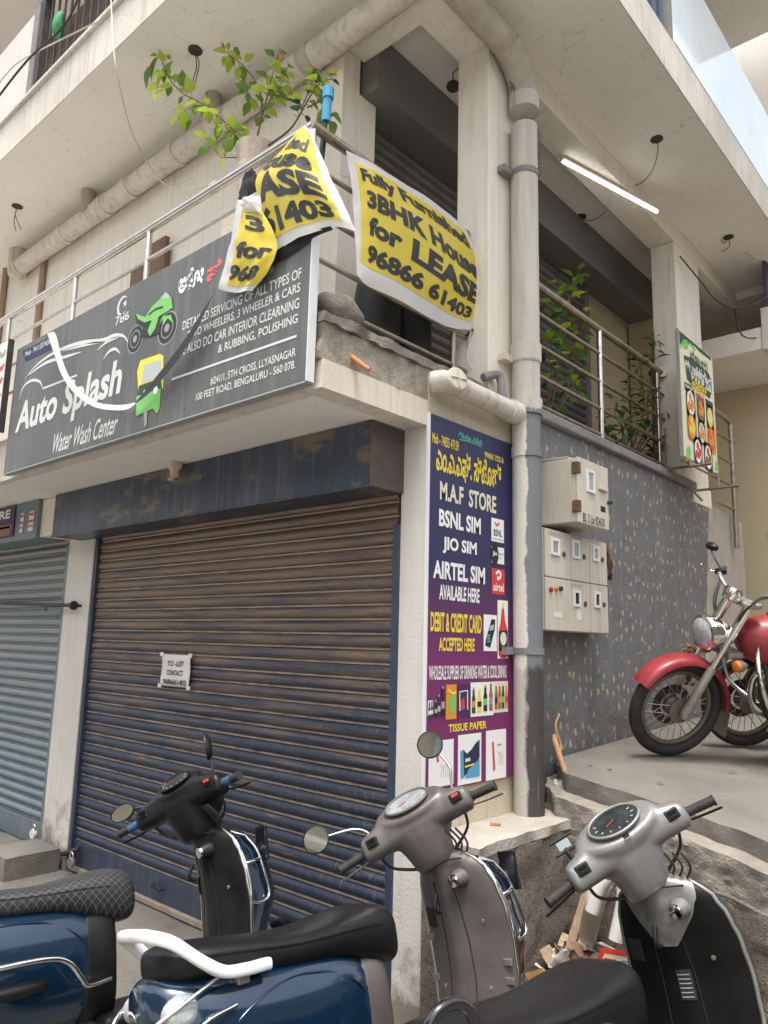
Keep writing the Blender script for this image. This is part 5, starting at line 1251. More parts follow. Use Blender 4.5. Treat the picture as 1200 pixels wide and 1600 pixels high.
# ------------------------------------------------------------------ plants
def leaf(mb, p, d, up_, L, wd, serr=0.0, fold=0.25):
    """one blade as two half strips with a folded midrib"""
    d = d.normalized(); s_ = d.cross(up_); s_ = s_.normalized() if s_.length > 1e-4 else d.orthogonal().normalized(); nn = s_.cross(d)
    prof = ((0.0, 0.02), (0.18, 0.75), (0.42, 1.0), (0.7, 0.66), (1.0, 0.0))
    mid = []; Lf = []; Rt = []
    for t, w_ in prof:
        c_ = p + d * (L * t) - nn * (0.22 * L * t * t)
        k = w_ * wd * 0.5
        mid.append(c_); Lf.append(c_ + s_ * k + nn * k * fold); Rt.append(c_ - s_ * k + nn * k * fold)
    mb.sheet([Lf, mid, Rt])
def plant(name, label, loc, stems, rnd, mats, Lr, wr, parts_named=('stem', 'leaf'), cat='plant'):
    """stems: list of (points, leaf density, first leaf fraction, material weights)"""
    T = thing(name, label, cat, loc=loc)
    for pts, r0, nleaf, f0, ms in stems:
        sp = spline(pts, 6); n = len(sp)
        W(MB().tube(sp, [r0 * (1 - 0.75 * i / (n - 1)) for i in range(n)], 6), 'stem', 'bark', T, smooth=60)
        for k in range(nleaf):
            t = f0 + (1 - f0) * (k + rnd.random() * 0.6) / nleaf; t = min(t, 0.999)
            i = int(t * (n - 1)); q = sp[i].lerp(sp[i + 1], t * (n - 1) - i); ax = (sp[i + 1] - sp[i]).normalized()
            a = k * 2.4 + rnd.uniform(-.5, .5); o1 = ax.orthogonal().normalized(); o2 = ax.cross(o1)
            out = (o1 * math.cos(a) + o2 * math.sin(a)); d = (out + ax * rnd.uniform(0.0, 0.9) + Vector((0, 0, rnd.uniform(-0.5, 0.25)))).normalized()
            L = rnd.uniform(*Lr) * (1.0 - 0.25 * abs(t - 0.6)); mb = MB()
            pe = q + d * L * 0.35
            mb.tube([q, pe], 0.0018, 3, cap=False)
            leaf(mb, pe, d + Vector((0, 0, -0.25)), Vector((0, 0, 1)) if abs(d.z) < 0.9 else Vector((1, 0, 0)), L, L * rnd.uniform(*wr))
            W(mb, 'leaf', rnd.choice(ms), T, smooth=180)
    return T
rnd = random.Random(11)
pot = onY(400, 245, -0.42)
HB = Vector((onY(400, 245, -0.42).x, -0.42, 0))
pz = onY(402, 232, -0.42).z
T = thing('flower_pot', 'ridged off-white flower pot standing behind the balcony handrail', 'pot', loc=(HB.x, HB.y, 2.95))
W(MB().lathe([(0.085, pz - 0.42), (0.10, pz - 0.2), (0.108, pz - 0.13), (0.096, pz - 0.125), (0.112, pz - 0.075), (0.10, pz - 0.07), (0.116, pz - 0.02), (0.12, pz), (0.106, pz), (0.10, pz - 0.03), (0.02, pz - 0.035)], (HB.x, HB.y, 0), (0, 0, 1), 28), 'pot', 'pot_white', T, smooth=35)
W(MB().lathe([(0.099, pz - 0.032), (0.02, pz - 0.022)], (HB.x, HB.y, 0), (0, 0, 1), 18), 'soil', 'soil', T)
W(MB().box(HB.x - 0.12, HB.x + 0.12, HB.y - 0.12, HB.y + 0.12, 2.745, pz - 0.42), 'stand', 'cream', T)
def Q(px, py, dy=-0.42): return onY(px, py, dy)
b0 = Vector((HB.x, HB.y, pz - 0.03))
LT, MDm, DK = 'leaf_light', 'leaf_mid', 'leaf_dark'
st = [
 ([b0 + Vector((-.05, 0, 0)), Q(375, 215, -.5), Q(350, 190, -.55), Q(320, 165, -.58), Q(285, 145, -.6), Q(262, 118, -.62), Q(245, 70, -.62)], 0.010, 46, 0.12, [LT, LT, MDm]),
 ([Q(330, 172, -.57), Q(310, 165, -.57), Q(290, 172, -.6), Q(280, 182, -.6)], 0.005, 14, 0.1, [LT, LT, MDm]),
 ([b0, Q(402, 215), Q(410, 180), Q(418, 150), Q(425, 120), Q(438, 75)], 0.010, 26, 0.35, [LT, LT, MDm]),
 ([Q(410, 180), Q(405, 140), Q(385, 108), Q(365, 90), Q(352, 80)], 0.007, 15, 0.55, [LT, LT, MDm]),
 ([Q(409, 178), Q(428, 148), Q(440, 128), Q(446, 105)], 0.005, 24, 0.2, [LT, LT, MDm]),
 ([Q(408, 175), Q(398, 158), Q(388, 145), Q(385, 130)], 0.004, 12, 0.3, [LT, MDm]),
 ([b0 + Vector((.06, 0, 0)), Q(450, 205), Q(468, 180), Q(482, 155), Q(500, 130), Q(520, 122)], 0.009, 26, 0.35, [LT, MDm, MDm, DK]),
 ([Q(470, 172), Q(485, 135), Q(492, 115)], 0.005, 14, 0.2, [LT, LT, MDm]),
 ([Q(480, 168), Q(500, 160), Q(512, 175), Q(515, 190)], 0.005, 10, 0.1, [MDm, DK]),
 ([b0 + Vector((-.08, -.02, 0)), Q(362, 246, -.55), Q(345, 245, -.56), Q(330, 228, -.57), Q(324, 222, -.57)], 0.005, 9, 0.3, [LT, MDm]),
 ([Q(345, 192, -.55), Q(360, 205, -.55), Q(378, 212, -.5)], 0.004, 12, 0.0, [LT, MDm]),
]
plant('hibiscus', 'leafy hibiscus with light green leaves and pink buds above the off-white pot', (HB.x, HB.y, pz), [(a, b * 0.8, int(c_ * 0.8), d, e) for a, b, c_, d, e in st], rnd, None, (0.05, 0.095), (0.6, 0.85))
HBX = bpy.data.objects['hibiscus']
for k in range(6):      # the big leaves at the tip of the long branch
    q = Q((248, 262, 270, 252, 240, 262)[k], (88, 105, 95, 125, 100, 138)[k], -0.63); mb = MB()
    d = Vector((rnd.uniform(-.6, .6), rnd.uniform(-.5, 0), -0.5)); leaf(mb, q, d, Vector((0.2, -1, .5)), 0.16, 0.12)
    W(mb, 'leaf', (MDm, LT)[k % 2], HBX, smooth=180)
for px, py in ((351, 70), (442, 88), (490, 116), (525, 112)):
    q = Q(px, py + 6); W(MB().tube([q, q + Vector((-.02, 0, .03)), q + Vector((-.035, 0, .065))], [0.006, 0.011, 0.003], 6), 'bud', 'bud_pink', HBX, smooth=180)
rnd = random.Random(5)
def QX(px, py, x=-0.25): return onX(px, py, x)
# climbing plant just right of the downpipe
T = thing('planter', 'black planter tub behind the side railing next to the downpipe', 'pot', 'planters on the side balcony', loc=(-0.32, 1.9, 2.76))
W(MB().lathe([(0.13, 2.762), (0.17, 3.0), (0.175, 3.05), (0.15, 3.05), (0.145, 3.0), (0.02, 2.99)], (-0.36, 1.75, 0), (0, 0, 1), 22), 'tub', 'plastic_black', T, smooth=40)
b1 = Vector((-0.36, 1.75, 3.0))
G1 = ['leaf_mid', 'leaf_light', 'leaf_mid']
st = [([b1, QX(868, 600), QX(872, 540), QX(880, 490), QX(895, 450), QX(905, 420)], 0.008, 30, 0.2, G1),
      ([b1, QX(862, 590), QX(862, 540), QX(868, 500), QX(866, 465), QX(875, 440)], 0.006, 26, 0.2, G1),
      ([b1, QX(885, 610), QX(895, 560), QX(905, 530), QX(912, 505), QX(918, 485)], 0.006, 22, 0.2, G1),
      ([b1, QX(856, 620), QX(852, 560), QX(856, 520), QX(850, 480)], 0.006, 22, 0.1, ['leaf_mid', 'leaf_dark']),
      ([b1, QX(880, 630), QX(898, 600), QX(900, 560)], 0.005, 16, 0.1, ['leaf_mid', 'leaf_dark'])]
plant('climbing_plant', 'green leafy plant growing through the side railing beside the downpipe', b1, st, rnd, None, (0.06, 0.12), (0.5, 0.75))
T = thing('planter', 'terracotta tub behind the side railing in front of the far pillar', 'pot', 'planters on the side balcony', loc=(-0.33, 3.1, 2.76))
W(MB().lathe([(0.12, 2.762), (0.15, 2.98), (0.165, 3.0), (0.165, 3.06), (0.14, 3.06), (0.135, 3.0), (0.02, 2.99)], (-0.36, 3.05, 0), (0, 0, 1), 22), 'tub', 'terracotta', T, smooth=40)
b2 = Vector((-0.36, 3.05, 3.0)); G2 = ['leaf_dark', 'leaf_dark', 'leaf_mid']
st = []
for k, (tx, ty, dx) in enumerate(((1022, 525, 0), (985, 590, -8), (1000, 560, 5), (1035, 575, 8), (965, 620, -10), (1040, 640, 12), (980, 650, -14), (1010, 610, 4), (1030, 680, 10), (955, 660, -16), (1050, 600, 6))):
    st.append(([b2 + Vector((0, dx * 0.004, 0)), QX((1000 + tx) / 2 + dx, (690 + ty) / 2 + 20, -.24), QX(tx + dx * .4, ty + 25, -.18), QX(tx, ty, -.16 + 0.02 * (k % 3))], 0.006, 26 if ty < 600 else 20, 0.15, G2))
plant('potted_shrub', 'dark leafy potted shrub behind the side railing near the hotel board', b2, st, rnd, None, (0.06, 0.12), (0.4, 0.6))
W(MB().tube([QX(1022, 720, -.22), QX(1020, 520, -.22)], 0.012, 6), 'stake', 'bark', bpy.data.objects['potted_shrub'])

# ------------------------------------------------------------------ street-level odds and ends at left
T = thing('black_rod', 'black iron rod with small hooks fixed across the grey shutter', 'rod', loc=(-4, -0.1, 1.78))
a, b = onY(115, 946, -0.06), onY(-60, 941, -0.06)
W(MB().tube([a, b], 0.014, 8), 'rod', 'iron_dark', T, smooth=60)
W(MB().lathe([(0.034, -0.012), (0.034, 0.012)], a, (1, 0, 0), 14), 'flange', 'iron_dark', T, smooth=40); W(MB().tube([a, (a.x, 0.0, a.z)], 0.012, 6), 'arm', 'iron_dark', T)
for t in (0.2, 0.6): q = a.lerp(b, t); W(MB().tube(spline([q, q + Vector((-.01, -.01, -.03)), q + Vector((.02, -.01, -.05)), q + Vector((.03, -.01, -.03))], 4), 0.004, 5), 'hook', 'iron_dark', T)
def padlock(q, label, m):
    T = thing('padlock', label, 'padlock', 'padlocks on the shutters', loc=q)
    W(MB().lathe([(0.02, -0.012), (0.034, -0.012), (0.038, 0), (0.034, 0.012), (0.02, 0.012)], q, (0.1, -1, 0), 16), 'body', m, T, smooth=40)
    W(MB().tube(spline([q + Vector((-.02, 0, .02)), q + Vector((-.02, 0, .055)), q + Vector((0, 0, .07)), q + Vector((.02, 0, .055)), q + Vector((.02, 0, .02))], 4), 0.006, 6), 'shackle', 'chrome', T, smooth=60)
padlock(onY(52, 1303, -0.02), 'white padlock at the foot of the grey shutter', 'white_plastic')
padlock(onY(111, 1348, -0.04), 'tarnished padlock at the left foot of the navy shutter', 'alloy')
W(MB().tube([onY(98, 1334, -0.02), onY(124, 1327, 0.0)], 0.018, 8), 'hasp', 'iron_dark', bpy.data.objects['padlock.001'])
mb = blk(MB(), -3.66, -3.28, -0.42, -0.03, GZ - 0.03, 0.045, 0.04).rough(0.008, 9, 2)
o = mb.build('step_block', 'platform', smooth=45, label='worn concrete step block at the foot of the white wall pillar', cat='step')
mb = blk(MB(), -8.5, -3.67, -0.30, -0.022, GZ - 0.03, -0.01, 0.06).rough(0.006, 6, 4)
mb.build('doorstep', 'ground', smooth=45, label='low concrete doorstep before the grey shutter', cat='step')
q = onZ(274, 722, SO)
T = thing('junction_cup', 'small pale round fitting under the balcony above the navy housing', 'fitting', loc=(q.x, q.y, SO))
W(MB().lathe([(0.045, 0.0), (0.045, -0.035), (0.03, -0.05), (0.028, -0.09), (0.012, -0.1)], (q.x, q.y, SO), (0, 0, 1), 14), 'cup', 'pot_white', T, smooth=40)
W(MB().lathe([(0.03, 0), (0.03, -0.02)], (q.x - 0.02, q.y, SO - 0.09), (0.2, -0.3, 1), 10), 'lens', 'alloy', T, smooth=40)
# green bundle on the upper railing
q = onY(92, 38, -0.80); mb = MB().ell(q, (0.045, 0.035, 0.12), 12, 9).rough(0.025, 12, 1); mb.build('cloth_bundle', 'green_cloth', smooth=180, label='green cloth bundle tied to the dark upper railing', cat='bundle')
# ------------------------------------------------------------------ scooters
AX0 = Vector((1.32, 0, 0)); AXD = Vector((-math.sin(0.4625), 0, math.cos(0.4625)))
def arc(c, r, a0, a1, n, y=0.0):
    return [Vector((c[0] + r * math.cos(a0 + (a1 - a0) * i / n), y, c[1] + r * math.sin(a0 + (a1 - a0) * i / n))) for i in range(n + 1)]
def body_loft(tab, e=2.6, n=22, yoff=0.0):
    mb = MB(); rings = []
    for x, hw, zb, zt in tab:
        rings.append([Vector((x, yoff + y, z)) for y, z in superell(0, (zb + zt) / 2, hw, (zt - zb) / 2, e, n)])
    return mb.ring_loft(rings)
def resample(tab, k=4):
    pts = [Vector(t[:3]) for t in tab]
    a = spline([(t[0], t[1], t[2]) for t in tab], k); b = spline([(t[0], t[3], 0) for t in tab], k)
    return [(p.x, max(p.y, 0.003), p.z, q.y) for p, q in zip(a, b)]
def make_scooter(name, label, S):
    T = thing(name, label, 'scooter', 'scooters parked before the shutter')
    T.location = (*S['pos'], S['gz']); T.rotation_euler = (-R(S['lean']), 0, R(S['head']))
    ST = Matrix.Translation(AX0) @ Matrix.Rotation(R(S['steer']), 4, AXD) @ Matrix.Translation(-AX0)
    def P(mb, nm, m, steer=False, parent=T, **k):
        if steer: mb.xf(lambda q: ST @ q)
        return mb.build(nm, m, parent, **k)
    paint, inner, head = S['paint'], S['inner'], S['head_mat']
    # wheels
    for fx, steer in ((0.0, False), (1.24, True)):
        wl = bpy.data.objects.new('wheel', None); col.objects.link(wl); wl.parent = T
        ring = [Vector((fx + 0.168 * math.cos(2 * PI * i / 32), 0, 0.215 + 0.168 * math.sin(2 * PI * i / 32))) for i in range(32)]
        P(MB().tube(ring, 0.046, 12, closed=True), 'tyre', 'rubber', steer, wl, smooth=180)
        P(MB().lathe([(0.13, -0.03), (0.135, 0.0), (0.13, 0.03), (0.03, 0.045), (0.03, -0.045)], (fx, 0, 0.215), (0, 1, 0), 24), 'rim', 'iron_dark', steer, wl, smooth=40)
    fen = MB().sheet([[Vector((1.24 + (0.24 + 0.0) * math.cos(a), y, 0.235 + 0.24 * math.sin(a) - abs(y) * 0.5)) for y in (-0.075, -0.05, 0, 0.05, 0.075)] for a in [R(-5) + R(165) * i / 16 for i in range(17)]], 0.004)
    P(fen, 'front_mudguard', paint, True, smooth=60)
    for y in (-0.075, 0.075): P(MB().tube([(1.24, y, 0.215), (1.12, y, 0.46)], 0.02, 8), 'fork', 'alloy', True, smooth=60)
    P(MB().tube([(1.14, 0, 0.42), (0.92, 0, 0.86)], 0.035, 10), 'steering_column', 'iron_dark', True, smooth=60)
    # floor, engine, exhaust
    P(MB().box(0.42, 1.0, -0.185, 0.185, 0.235, 0.285), 'footboard', inner, bevel=0.02)
    P(body_loft(resample([(0.34, 0.05, 0.2, 0.3), (0.2, 0.09, 0.16, 0.34), (0, 0.10, 0.13, 0.34), (-0.1, 0.07, 0.15, 0.3)], 3), 3, 14, 0.06), 'engine_case', 'engine', smooth=60)
    P(MB().tube([(0.25, -0.12, 0.22), (0.05, -0.15, 0.25), (-0.32, -0.16, 0.32)], [0.03, 0.055, 0.05], 12), 'exhaust', 'alloy', smooth=60)
    # tail body
    tb = [(0.475, 0.075, 0.28, 0.60), (0.43, 0.125, 0.27, 0.655), (0.32, 0.165, 0.27, 0.69), (0.14, 0.195, 0.28, 0.705), (-0.04, 0.20, 0.31, 0.715), (-0.18, 0.175, 0.40, 0.72), (-0.28, 0.12, 0.52, 0.72), (-0.325, 0.06, 0.58, 0.70)]
    bw = S.get('bw', 1.0)
    tb = [(a, b * bw, c_, d) for a, b, c_, d in tb]
    P(body_loft(resample([q for q in tb], 4), 2.7, 26), 'tail_body', paint, smooth=180)
    def side_y(x, z):
        tt = [(q[0], q[1], q[2], q[3]) for q in sorted(tb)]
        hw, zb, zt = interp(tt, x); k = min(0.999, abs((z - (zb + zt) / 2) / ((zt - zb) / 2))); return hw * (1 - k ** 2.7) ** (1 / 2.7)
    for s_ in (-1, 1):
        seam = []
        for i in range(27):
            a = PI * (0.04 + 0.92 * i / 26); x = 0.10 + 0.30 * math.cos(a); z = 0.40 + 0.24 * math.sin(a) ** 0.8
            seam.append(Vector((x, s_ * (side_y(x, z) + 0.0005), z)))
        P(MB().tube(seam, 0.0035, 6), 'panel_seam', 'navy_dark' if paint == 'navy_paint' else paint, smooth=60)
    fr = [(0.50, 0.07, 0.27, 0.615), (0.49, 0.115, 0.265, 0.655), (0.43, 0.145, 0.262, 0.672), (0.36, 0.15, 0.262, 0.672)]
    P(body_loft(resample(fr, 3), 2.8, 22), 'knee_panel', S['knee'], smooth=180)
    # seat
    sd_ = S['seat']
    seat = [(0.592, 0.03, 0.63, 0.685), (0.585, 0.07, 0.595, 0.715), (0.55, 0.112, 0.572, 0.752), (0.47, 0.140, 0.580, 0.772), (0.36, 0.152, 0.615, 0.765), (0.24, 0.158, 0.645, 0.752), (0.10, 0.162, 0.655, 0.757), (-0.05, 0.158, 0.668, 0.775), (-0.18, 0.142, 0.682, 0.788), (-0.26, 0.105, 0.695, 0.785), (-0.29, 0.05, 0.71, 0.768)]
    seat = [(a, b, c_ - S.get('seat_dz', 0), d - S.get('seat_dz', 0)) for a, b, c_, d in seat]
    so = P(body_loft(resample(seat, 4), 3.2, 30), 'seat', sd_, smooth=180)
    for s_ in (-1, 1):
        sp = [Vector((x, s_ * (hw * 0.992), zb + (zt - zb) * 0.66)) for x, hw, zb, zt in resample(seat[3:-1], 4)]
        sp = [Vector((q.x, s_ * (abs(q.y) + 0.0005), q.z)) for q in sp]
        P(MB().tube(sp, 0.003, 5), 'seam', sd_, parent=so)
    # grab rail
    if S['rail'] == 'flat':
        pts = spline([(0.0, -0.175, 0.695), (-0.08, -0.183, 0.698), (-0.15, -0.183, 0.708), (-0.21, -0.175, 0.745), (-0.28, -0.145, 0.805), (-0.325, -0.08, 0.83), (-0.33, 0.0, 0.832), (-0.325, 0.08, 0.83), (-0.28, 0.145, 0.805), (-0.21, 0.175, 0.745), (-0.15, 0.183, 0.708), (-0.08, 0.183, 0.698), (0.0, 0.175, 0.695)], 6)
        mb = MB(); rings = []
        for i, q in enumerate(pts):
            t = (pts[min(i + 1, len(pts) - 1)] - pts[max(i - 1, 0)]).normalized(); sdv = t.cross(Vector((0, 0, 1))).normalized(); u_ = sdv.cross(t)
            rings.append([q + sdv * a + u_ * b for a, b in superell(0, 0, 0.020, 0.0165, 3.5, 14)])
        P(mb.ring_loft(rings), 'grab_rail', S['rail_mat'], smooth=60)
        for y in (-0.16, 0.16): P(MB().box(-0.1, -0.06, y - 0.012, y + 0.012, 0.66, 0.705), 'rail_bracket', 'alloy', bevel=0.004)
    else:
        P(MB().tube(spline([(-0.20, -0.15, 0.60), (-0.235, -0.172, 0.70), (-0.25, -0.178, 0.775), (-0.285, -0.178, 0.812), (-0.34, -0.172, 0.815), (-0.375, -0.155, 0.78), (-0.385, -0.13, 0.70), (-0.37, -0.06, 0.655), (-0.37, 0.06, 0.655), (-0.36, 0.12, 0.65), (-0.30, 0.15, 0.64), (-0.22, 0.15, 0.62)], 7), 0.0145, 12), 'grab_rail', S['rail_mat'], smooth=180)
    # tail lamp and guards
    P(MB().ell((-0.30, 0, 0.55), (0.05, 0.075, 0.045), 16, 10), 'tail_lamp', 'lens_red', smooth=180)
    for y in (-0.12, 0.12): P(MB().ell((-0.255, y * 1.05, 0.63), (0.06, 0.035, 0.045), 14, 10), 'indicator', 'lens_clear', smooth=180)
    if S.get('tail_guard'):
        for s_ in (-1, 1):
            P(MB().tube(spline([(-0.14, s_ * 0.165, 0.70), (-0.25, s_ * 0.165, 0.66), (-0.35, s_ * 0.12, 0.60), (-0.37, s_ * 0.10, 0.50), (-0.33, s_ * 0.13, 0.44)], 5), 0.007, 8), 'tail_guard', 'chrome', smooth=60)
            P(MB().tube(spline([(-0.12, s_ * 0.19, 0.62), (-0.22, s_ * 0.19, 0.60), (-0.28, s_ * 0.175, 0.54), (-0.26, s_ * 0.18, 0.47), (-0.15, s_ * 0.20, 0.46)], 5), 0.006, 8), 'tail_guard', 'chrome', smooth=60)
    if S.get('side_guard'):
        P(MB().tube(spline([(-0.34, -0.16, 0.50), (-0.22, -0.215, 0.525), (0.0, -0.235, 0.52), (0.20, -0.232, 0.515), (0.28, -0.225, 0.49), (0.33, -0.215, 0.43), (0.36, -0.20, 0.40), (0.45, -0.16, 0.40)], 6), 0.010, 10), 'side_guard', 'chrome', smooth=60)
        P(body_loft(resample([(0.36, 0.05, 0.42, 0.455), (0.2, 0.205, 0.40, 0.47), (0.0, 0.212, 0.40, 0.47), (-0.2, 0.185, 0.42, 0.47)], 3), 3, 16), 'lower_skirt', 'plastic_black', smooth=180)
    # leg shield
    tab = [(0.25, 0.90, 0.195), (0.34, 0.935, 0.208), (0.45, 0.952, 0.218), (0.56, 0.955, 0.222), (0.66, 0.945, 0.218), (0.74, 0.932, 0.205), (0.80, 0.918, 0.180), (0.84, 0.908, 0.145), (0.865, 0.90, 0.10), (0.88, 0.896, 0.06)]
    rows_z = [0.25 + 0.63 * i / 26 for i in range(27)]
    def shield(z, t, dx=0.0, ex=1.0):
        xc, hw = interp(tab, z); sp = math.exp(-(t / 0.30) ** 2)
        return Vector((xc + 0.055 * abs(t) ** 2.6 - 0.028 * sp * (1 - max(0, (z - 0.8)) * 6) + dx, hw * ex * t, z))
    ts = [math.sin(PI / 2 * (-1 + 2 * j / 32)) for j in range(33)]
    P(MB().sheet([[shield(z, t) for t in ts] for z in rows_z], 0.006, d=(1, 0, 0)), 'leg_shield', inner, smooth=60)
    if S.get('upper'):   # the shield's upper part in the paint of the headset, running to a point
        zs = [0.66 + 0.222 * i / 14 for i in range(15)]
        def lim(z): return min(1.0, 0.10 + max(0.0, (z - 0.645)) * 4.2) if z < 0.80 else min(1.0, 0.75 + (z - 0.80) * 5)
        P(MB().sheet([[shield(z, t * lim(z), -0.004) for t in ts] for z in zs]), 'shield_top', S['upper'], smooth=180)
    def outer(z, t):
        xc, hw = interp(tab, z); d = interp([(0.25, 0.03), (0.40, 0.12), (0.58, 0.185), (0.72, 0.175), (0.82, 0.12), (0.86, 0.06), (0.88, 0.03)], z)[0]
        return Vector((xc + 0.064 + d * (1 - abs(t) ** 4.5), hw * 1.02 * t * (1 if abs(t) > 0.999 else 1 - 0.06 * (1 - abs(t))), z + 0.0))
    P(MB().sheet([[outer(z, t) for t in ts] for z in rows_z], 0.004, d=(-1, 0, 0)), 'front_apron', paint if not S.get('apron') else S['apron'], smooth=60)
    eds = [(-1, 1)[k] for k in (0, 1)]
    for s_ in eds:
        P(MB().tube([shield(z, s_, 0.004, 1.015) for z in rows_z], 0.0075, 8), 'edge_trim', S['trim'], smooth=180)
        if S.get('clips'):
            for z in (0.42, 0.56 if s_ > 0 else 0.48):
                q = shield(z, s_ * 0.9, -0.006); P(MB().box(q.x - 0.006, q.x + 0.003, q.y - 0.02, q.y + 0.02, z - 0.012, z + 0.012), 'clip', 'alloy', bevel=0.003)
    if S.get('guard'):    # chrome frame standing around the upper front
        for s_ in eds:
            fr_ = [shield(z, s_, 0.012, 1.03) for z in (0.84, 0.78, 0.70, 0.62, 0.55)]
            ou = [outer(z, s_ * 0.86) + Vector((0.0, s_ * 0.014, 0)) for z in (0.56, 0.66, 0.75, 0.81)]
            P(MB().tube(spline(fr_ + ou, 4), 0.006, 8, closed=True), 'shield_guard', 'chrome', smooth=180)
            P(MB().tube(spline([shield(0.70, s_, 0.012, 1.03), outer(0.705, s_ * 0.96) + Vector((0.004, s_ * 0.014, 0)), outer(0.71, s_ * 0.86) + Vector((0.0, s_ * 0.014, 0))], 4), 0.008, 8), 'guard_bar', 'chrome', smooth=180)
        P(MB().box(1.11, 1.125, -0.215, -0.13, 0.70, 0.84), 'number_plate', 'black_gloss', bevel=0.004)
    # joint lines, pocket and loose cables
    for t in (-0.34, 0.34):
        P(MB().tube([shield(z, t * (0.7 + 0.5 * (0.8 - z)), -0.0015) for z in [0.27 + 0.5 * i / 14 for i in range(15)]], 0.0022, 5), 'panel_joint', 'hole_black', smooth=60)
    P(MB().tube(spline([shield(0.845, t, -0.012) for t in (-0.8, -0.5, -0.2, 0, 0.2, 0.5, 0.8)], 3), 0.003, 5), 'panel_joint', 'hole_black', smooth=60)
    P(MB().sheet([[shield(z, t, -0.003) for t in (0.55, 0.65, 0.75, 0.86)] for z in (0.60, 0.63, 0.655, 0.67)], 0.002), 'pocket', 'hole_black')
    for k in range(3):
        P(MB().tube(spline([(0.875, -0.16 + 0.03 * k, 0.955), (0.935, -0.15 + 0.03 * k, 0.90), (0.965, -0.10 + 0.03 * k, 0.85), (0.99, -0.05, 0.80)], 5), 0.0042, 6), 'control_cable', 'cable_black', smooth=60)
    # key lock
    ky = S['key']; q = shield(0.775, ky, -0.004)
    P(MB().lathe([(0.036, 0.02), (0.034, 0.0), (0.026, -0.03)], q, (1, 0, 0.15), 16), 'lock_housing', S['lock_mat'], smooth=50)
    P(MB().lathe([(0.024, 0.0), (0.022, -0.01), (0.008, -0.013)], q + Vector((-0.03, 0, -0.004)), (1, 0, 0.15), 16), 'key_lock', 'chrome', smooth=40)
    P(MB().tube(spline([shield(0.70, 0, -0.03) + Vector((-0.01, 0, 0.03)), shield(0.69, 0, -0.06), shield(0.67, 0, -0.055), shield(0.67, 0, -0.035)], 4), 0.008, 8), 'bag_hook', 'plastic_black', smooth=60)
    for t, z in ((-0.6, 0.62), (0.6, 0.62), (-0.55, 0.40), (0.55, 0.40)):
        q = shield(z, t); P(MB().lathe([(0.008, 0.004), (0.008, -0.002), (0.003, -0.003)], q, (1, 0, 0), 10), 'screw', 'alloy', smooth=40)
    # headset
    hd = MB()
    rings = []
    HS = [(0.24, 0.024, 0.026, 0.833, 0.985), (0.228, 0.046, 0.048, 0.838, 0.987), (0.18, 0.054, 0.055, 0.845, 0.995), (0.13, 0.060, 0.062, 0.855, 1.003), (0.07, 0.080, 0.075, 0.868, 1.01)]
    for y, rx, rz, cx, cz in [(-a, *b) for a, *b in HS] + [(0, 0.092, 0.08, 0.875, 1.01)] + [tuple(q) for q in HS[::-1]]:
        rings.append([Vector((cx + a, y, cz + b)) for a, b in superell(0, 0, rx, rz, 2.6, 18)])
    hd.ring_loft(rings)
    rings = []
    for z, x, rx, ry in ((0.825, 0.918, 0.060, 0.076), (0.85, 0.910, 0.070, 0.086), (0.89, 0.896, 0.076, 0.094), (0.94, 0.882, 0.084, 0.112), (0.985, 0.875, 0.09, 0.145)):
        rings.append([Vector((x + a, b, z)) for a, b in superell(0, 0, rx, ry, 2.4, 20)])
    hd.ring_loft(rings)
    ND = Vector((-S.get('dash_tilt', 0.80), 0, 0.85)).normalized(); UD = Vector((0, 1, 0)); VD = UD.cross(ND)
    DC = Vector((0.880, 0, 1.008)) + ND * 0.050
    dl, dw = S.get('dash', (0.085, 0.14))
    rings = []
    for h, k in ((-0.06, 1.02), (0.0, 1.04), (0.022, 1.0), (0.035, 0.88)):
        rings.append([DC + ND * h + UD * (dw * k * math.cos(2 * PI * j / 24)) + VD * (dl * k * math.sin(2 * PI * j / 24)) for j in range(24)])
    hd.ring_loft(rings)
    hd.ell((0.95, 0, 0.985), (0.09, 0.13, 0.095), 18, 12)
    P(hd, 'headset', head, True, remesh=0.0065, smit=7)
    P(MB().lathe([(0.086, 0.0), (0.08, 0.02), (0.03, 0.035)], (1.005, 0, 0.95), (1, 0, -0.1), 20), 'headlamp', 'lens_clear', True, smooth=60)
    o_ = DC + ND * 0.049
    rim = [o_ + UD * (dw * 0.60 * math.cos(2 * PI * j / 28)) + VD * (dl * 0.70 * math.sin(2 * PI * j / 28)) for j in range(28)]
    P(MB().tube(rim, 0.006, 8, closed=True), 'dial_rim', head, True, smooth=180)
    dialo = P(MB().add([q + ND * 0.001 for q in rim], [tuple(range(28))]), 'dial', S.get('dial', 'dial'), True)
    nm = MB()
    for k in range(9):
        a = R(200 - k * 27.5); e1 = o_ + ND * 0.002 + UD * (dw * 0.48 * math.cos(a)) + VD * (-dl * 0.52 * math.sin(a)); e2 = o_ + ND * 0.002 + UD * (dw * 0.42 * math.cos(a)) + VD * (-dl * 0.44 * math.sin(a))
        nm.tube([e1, e2], 0.0012, 4)
    P(nm, 'dial_marks', 'faded_ink', True, parent=dialo)
    P(MB().tube([o_ + ND * 0.004, o_ + ND * 0.003 + UD * 0.035 - VD * 0.010], 0.0014, 4), 'needle', 'red_ink', True, parent=dialo)
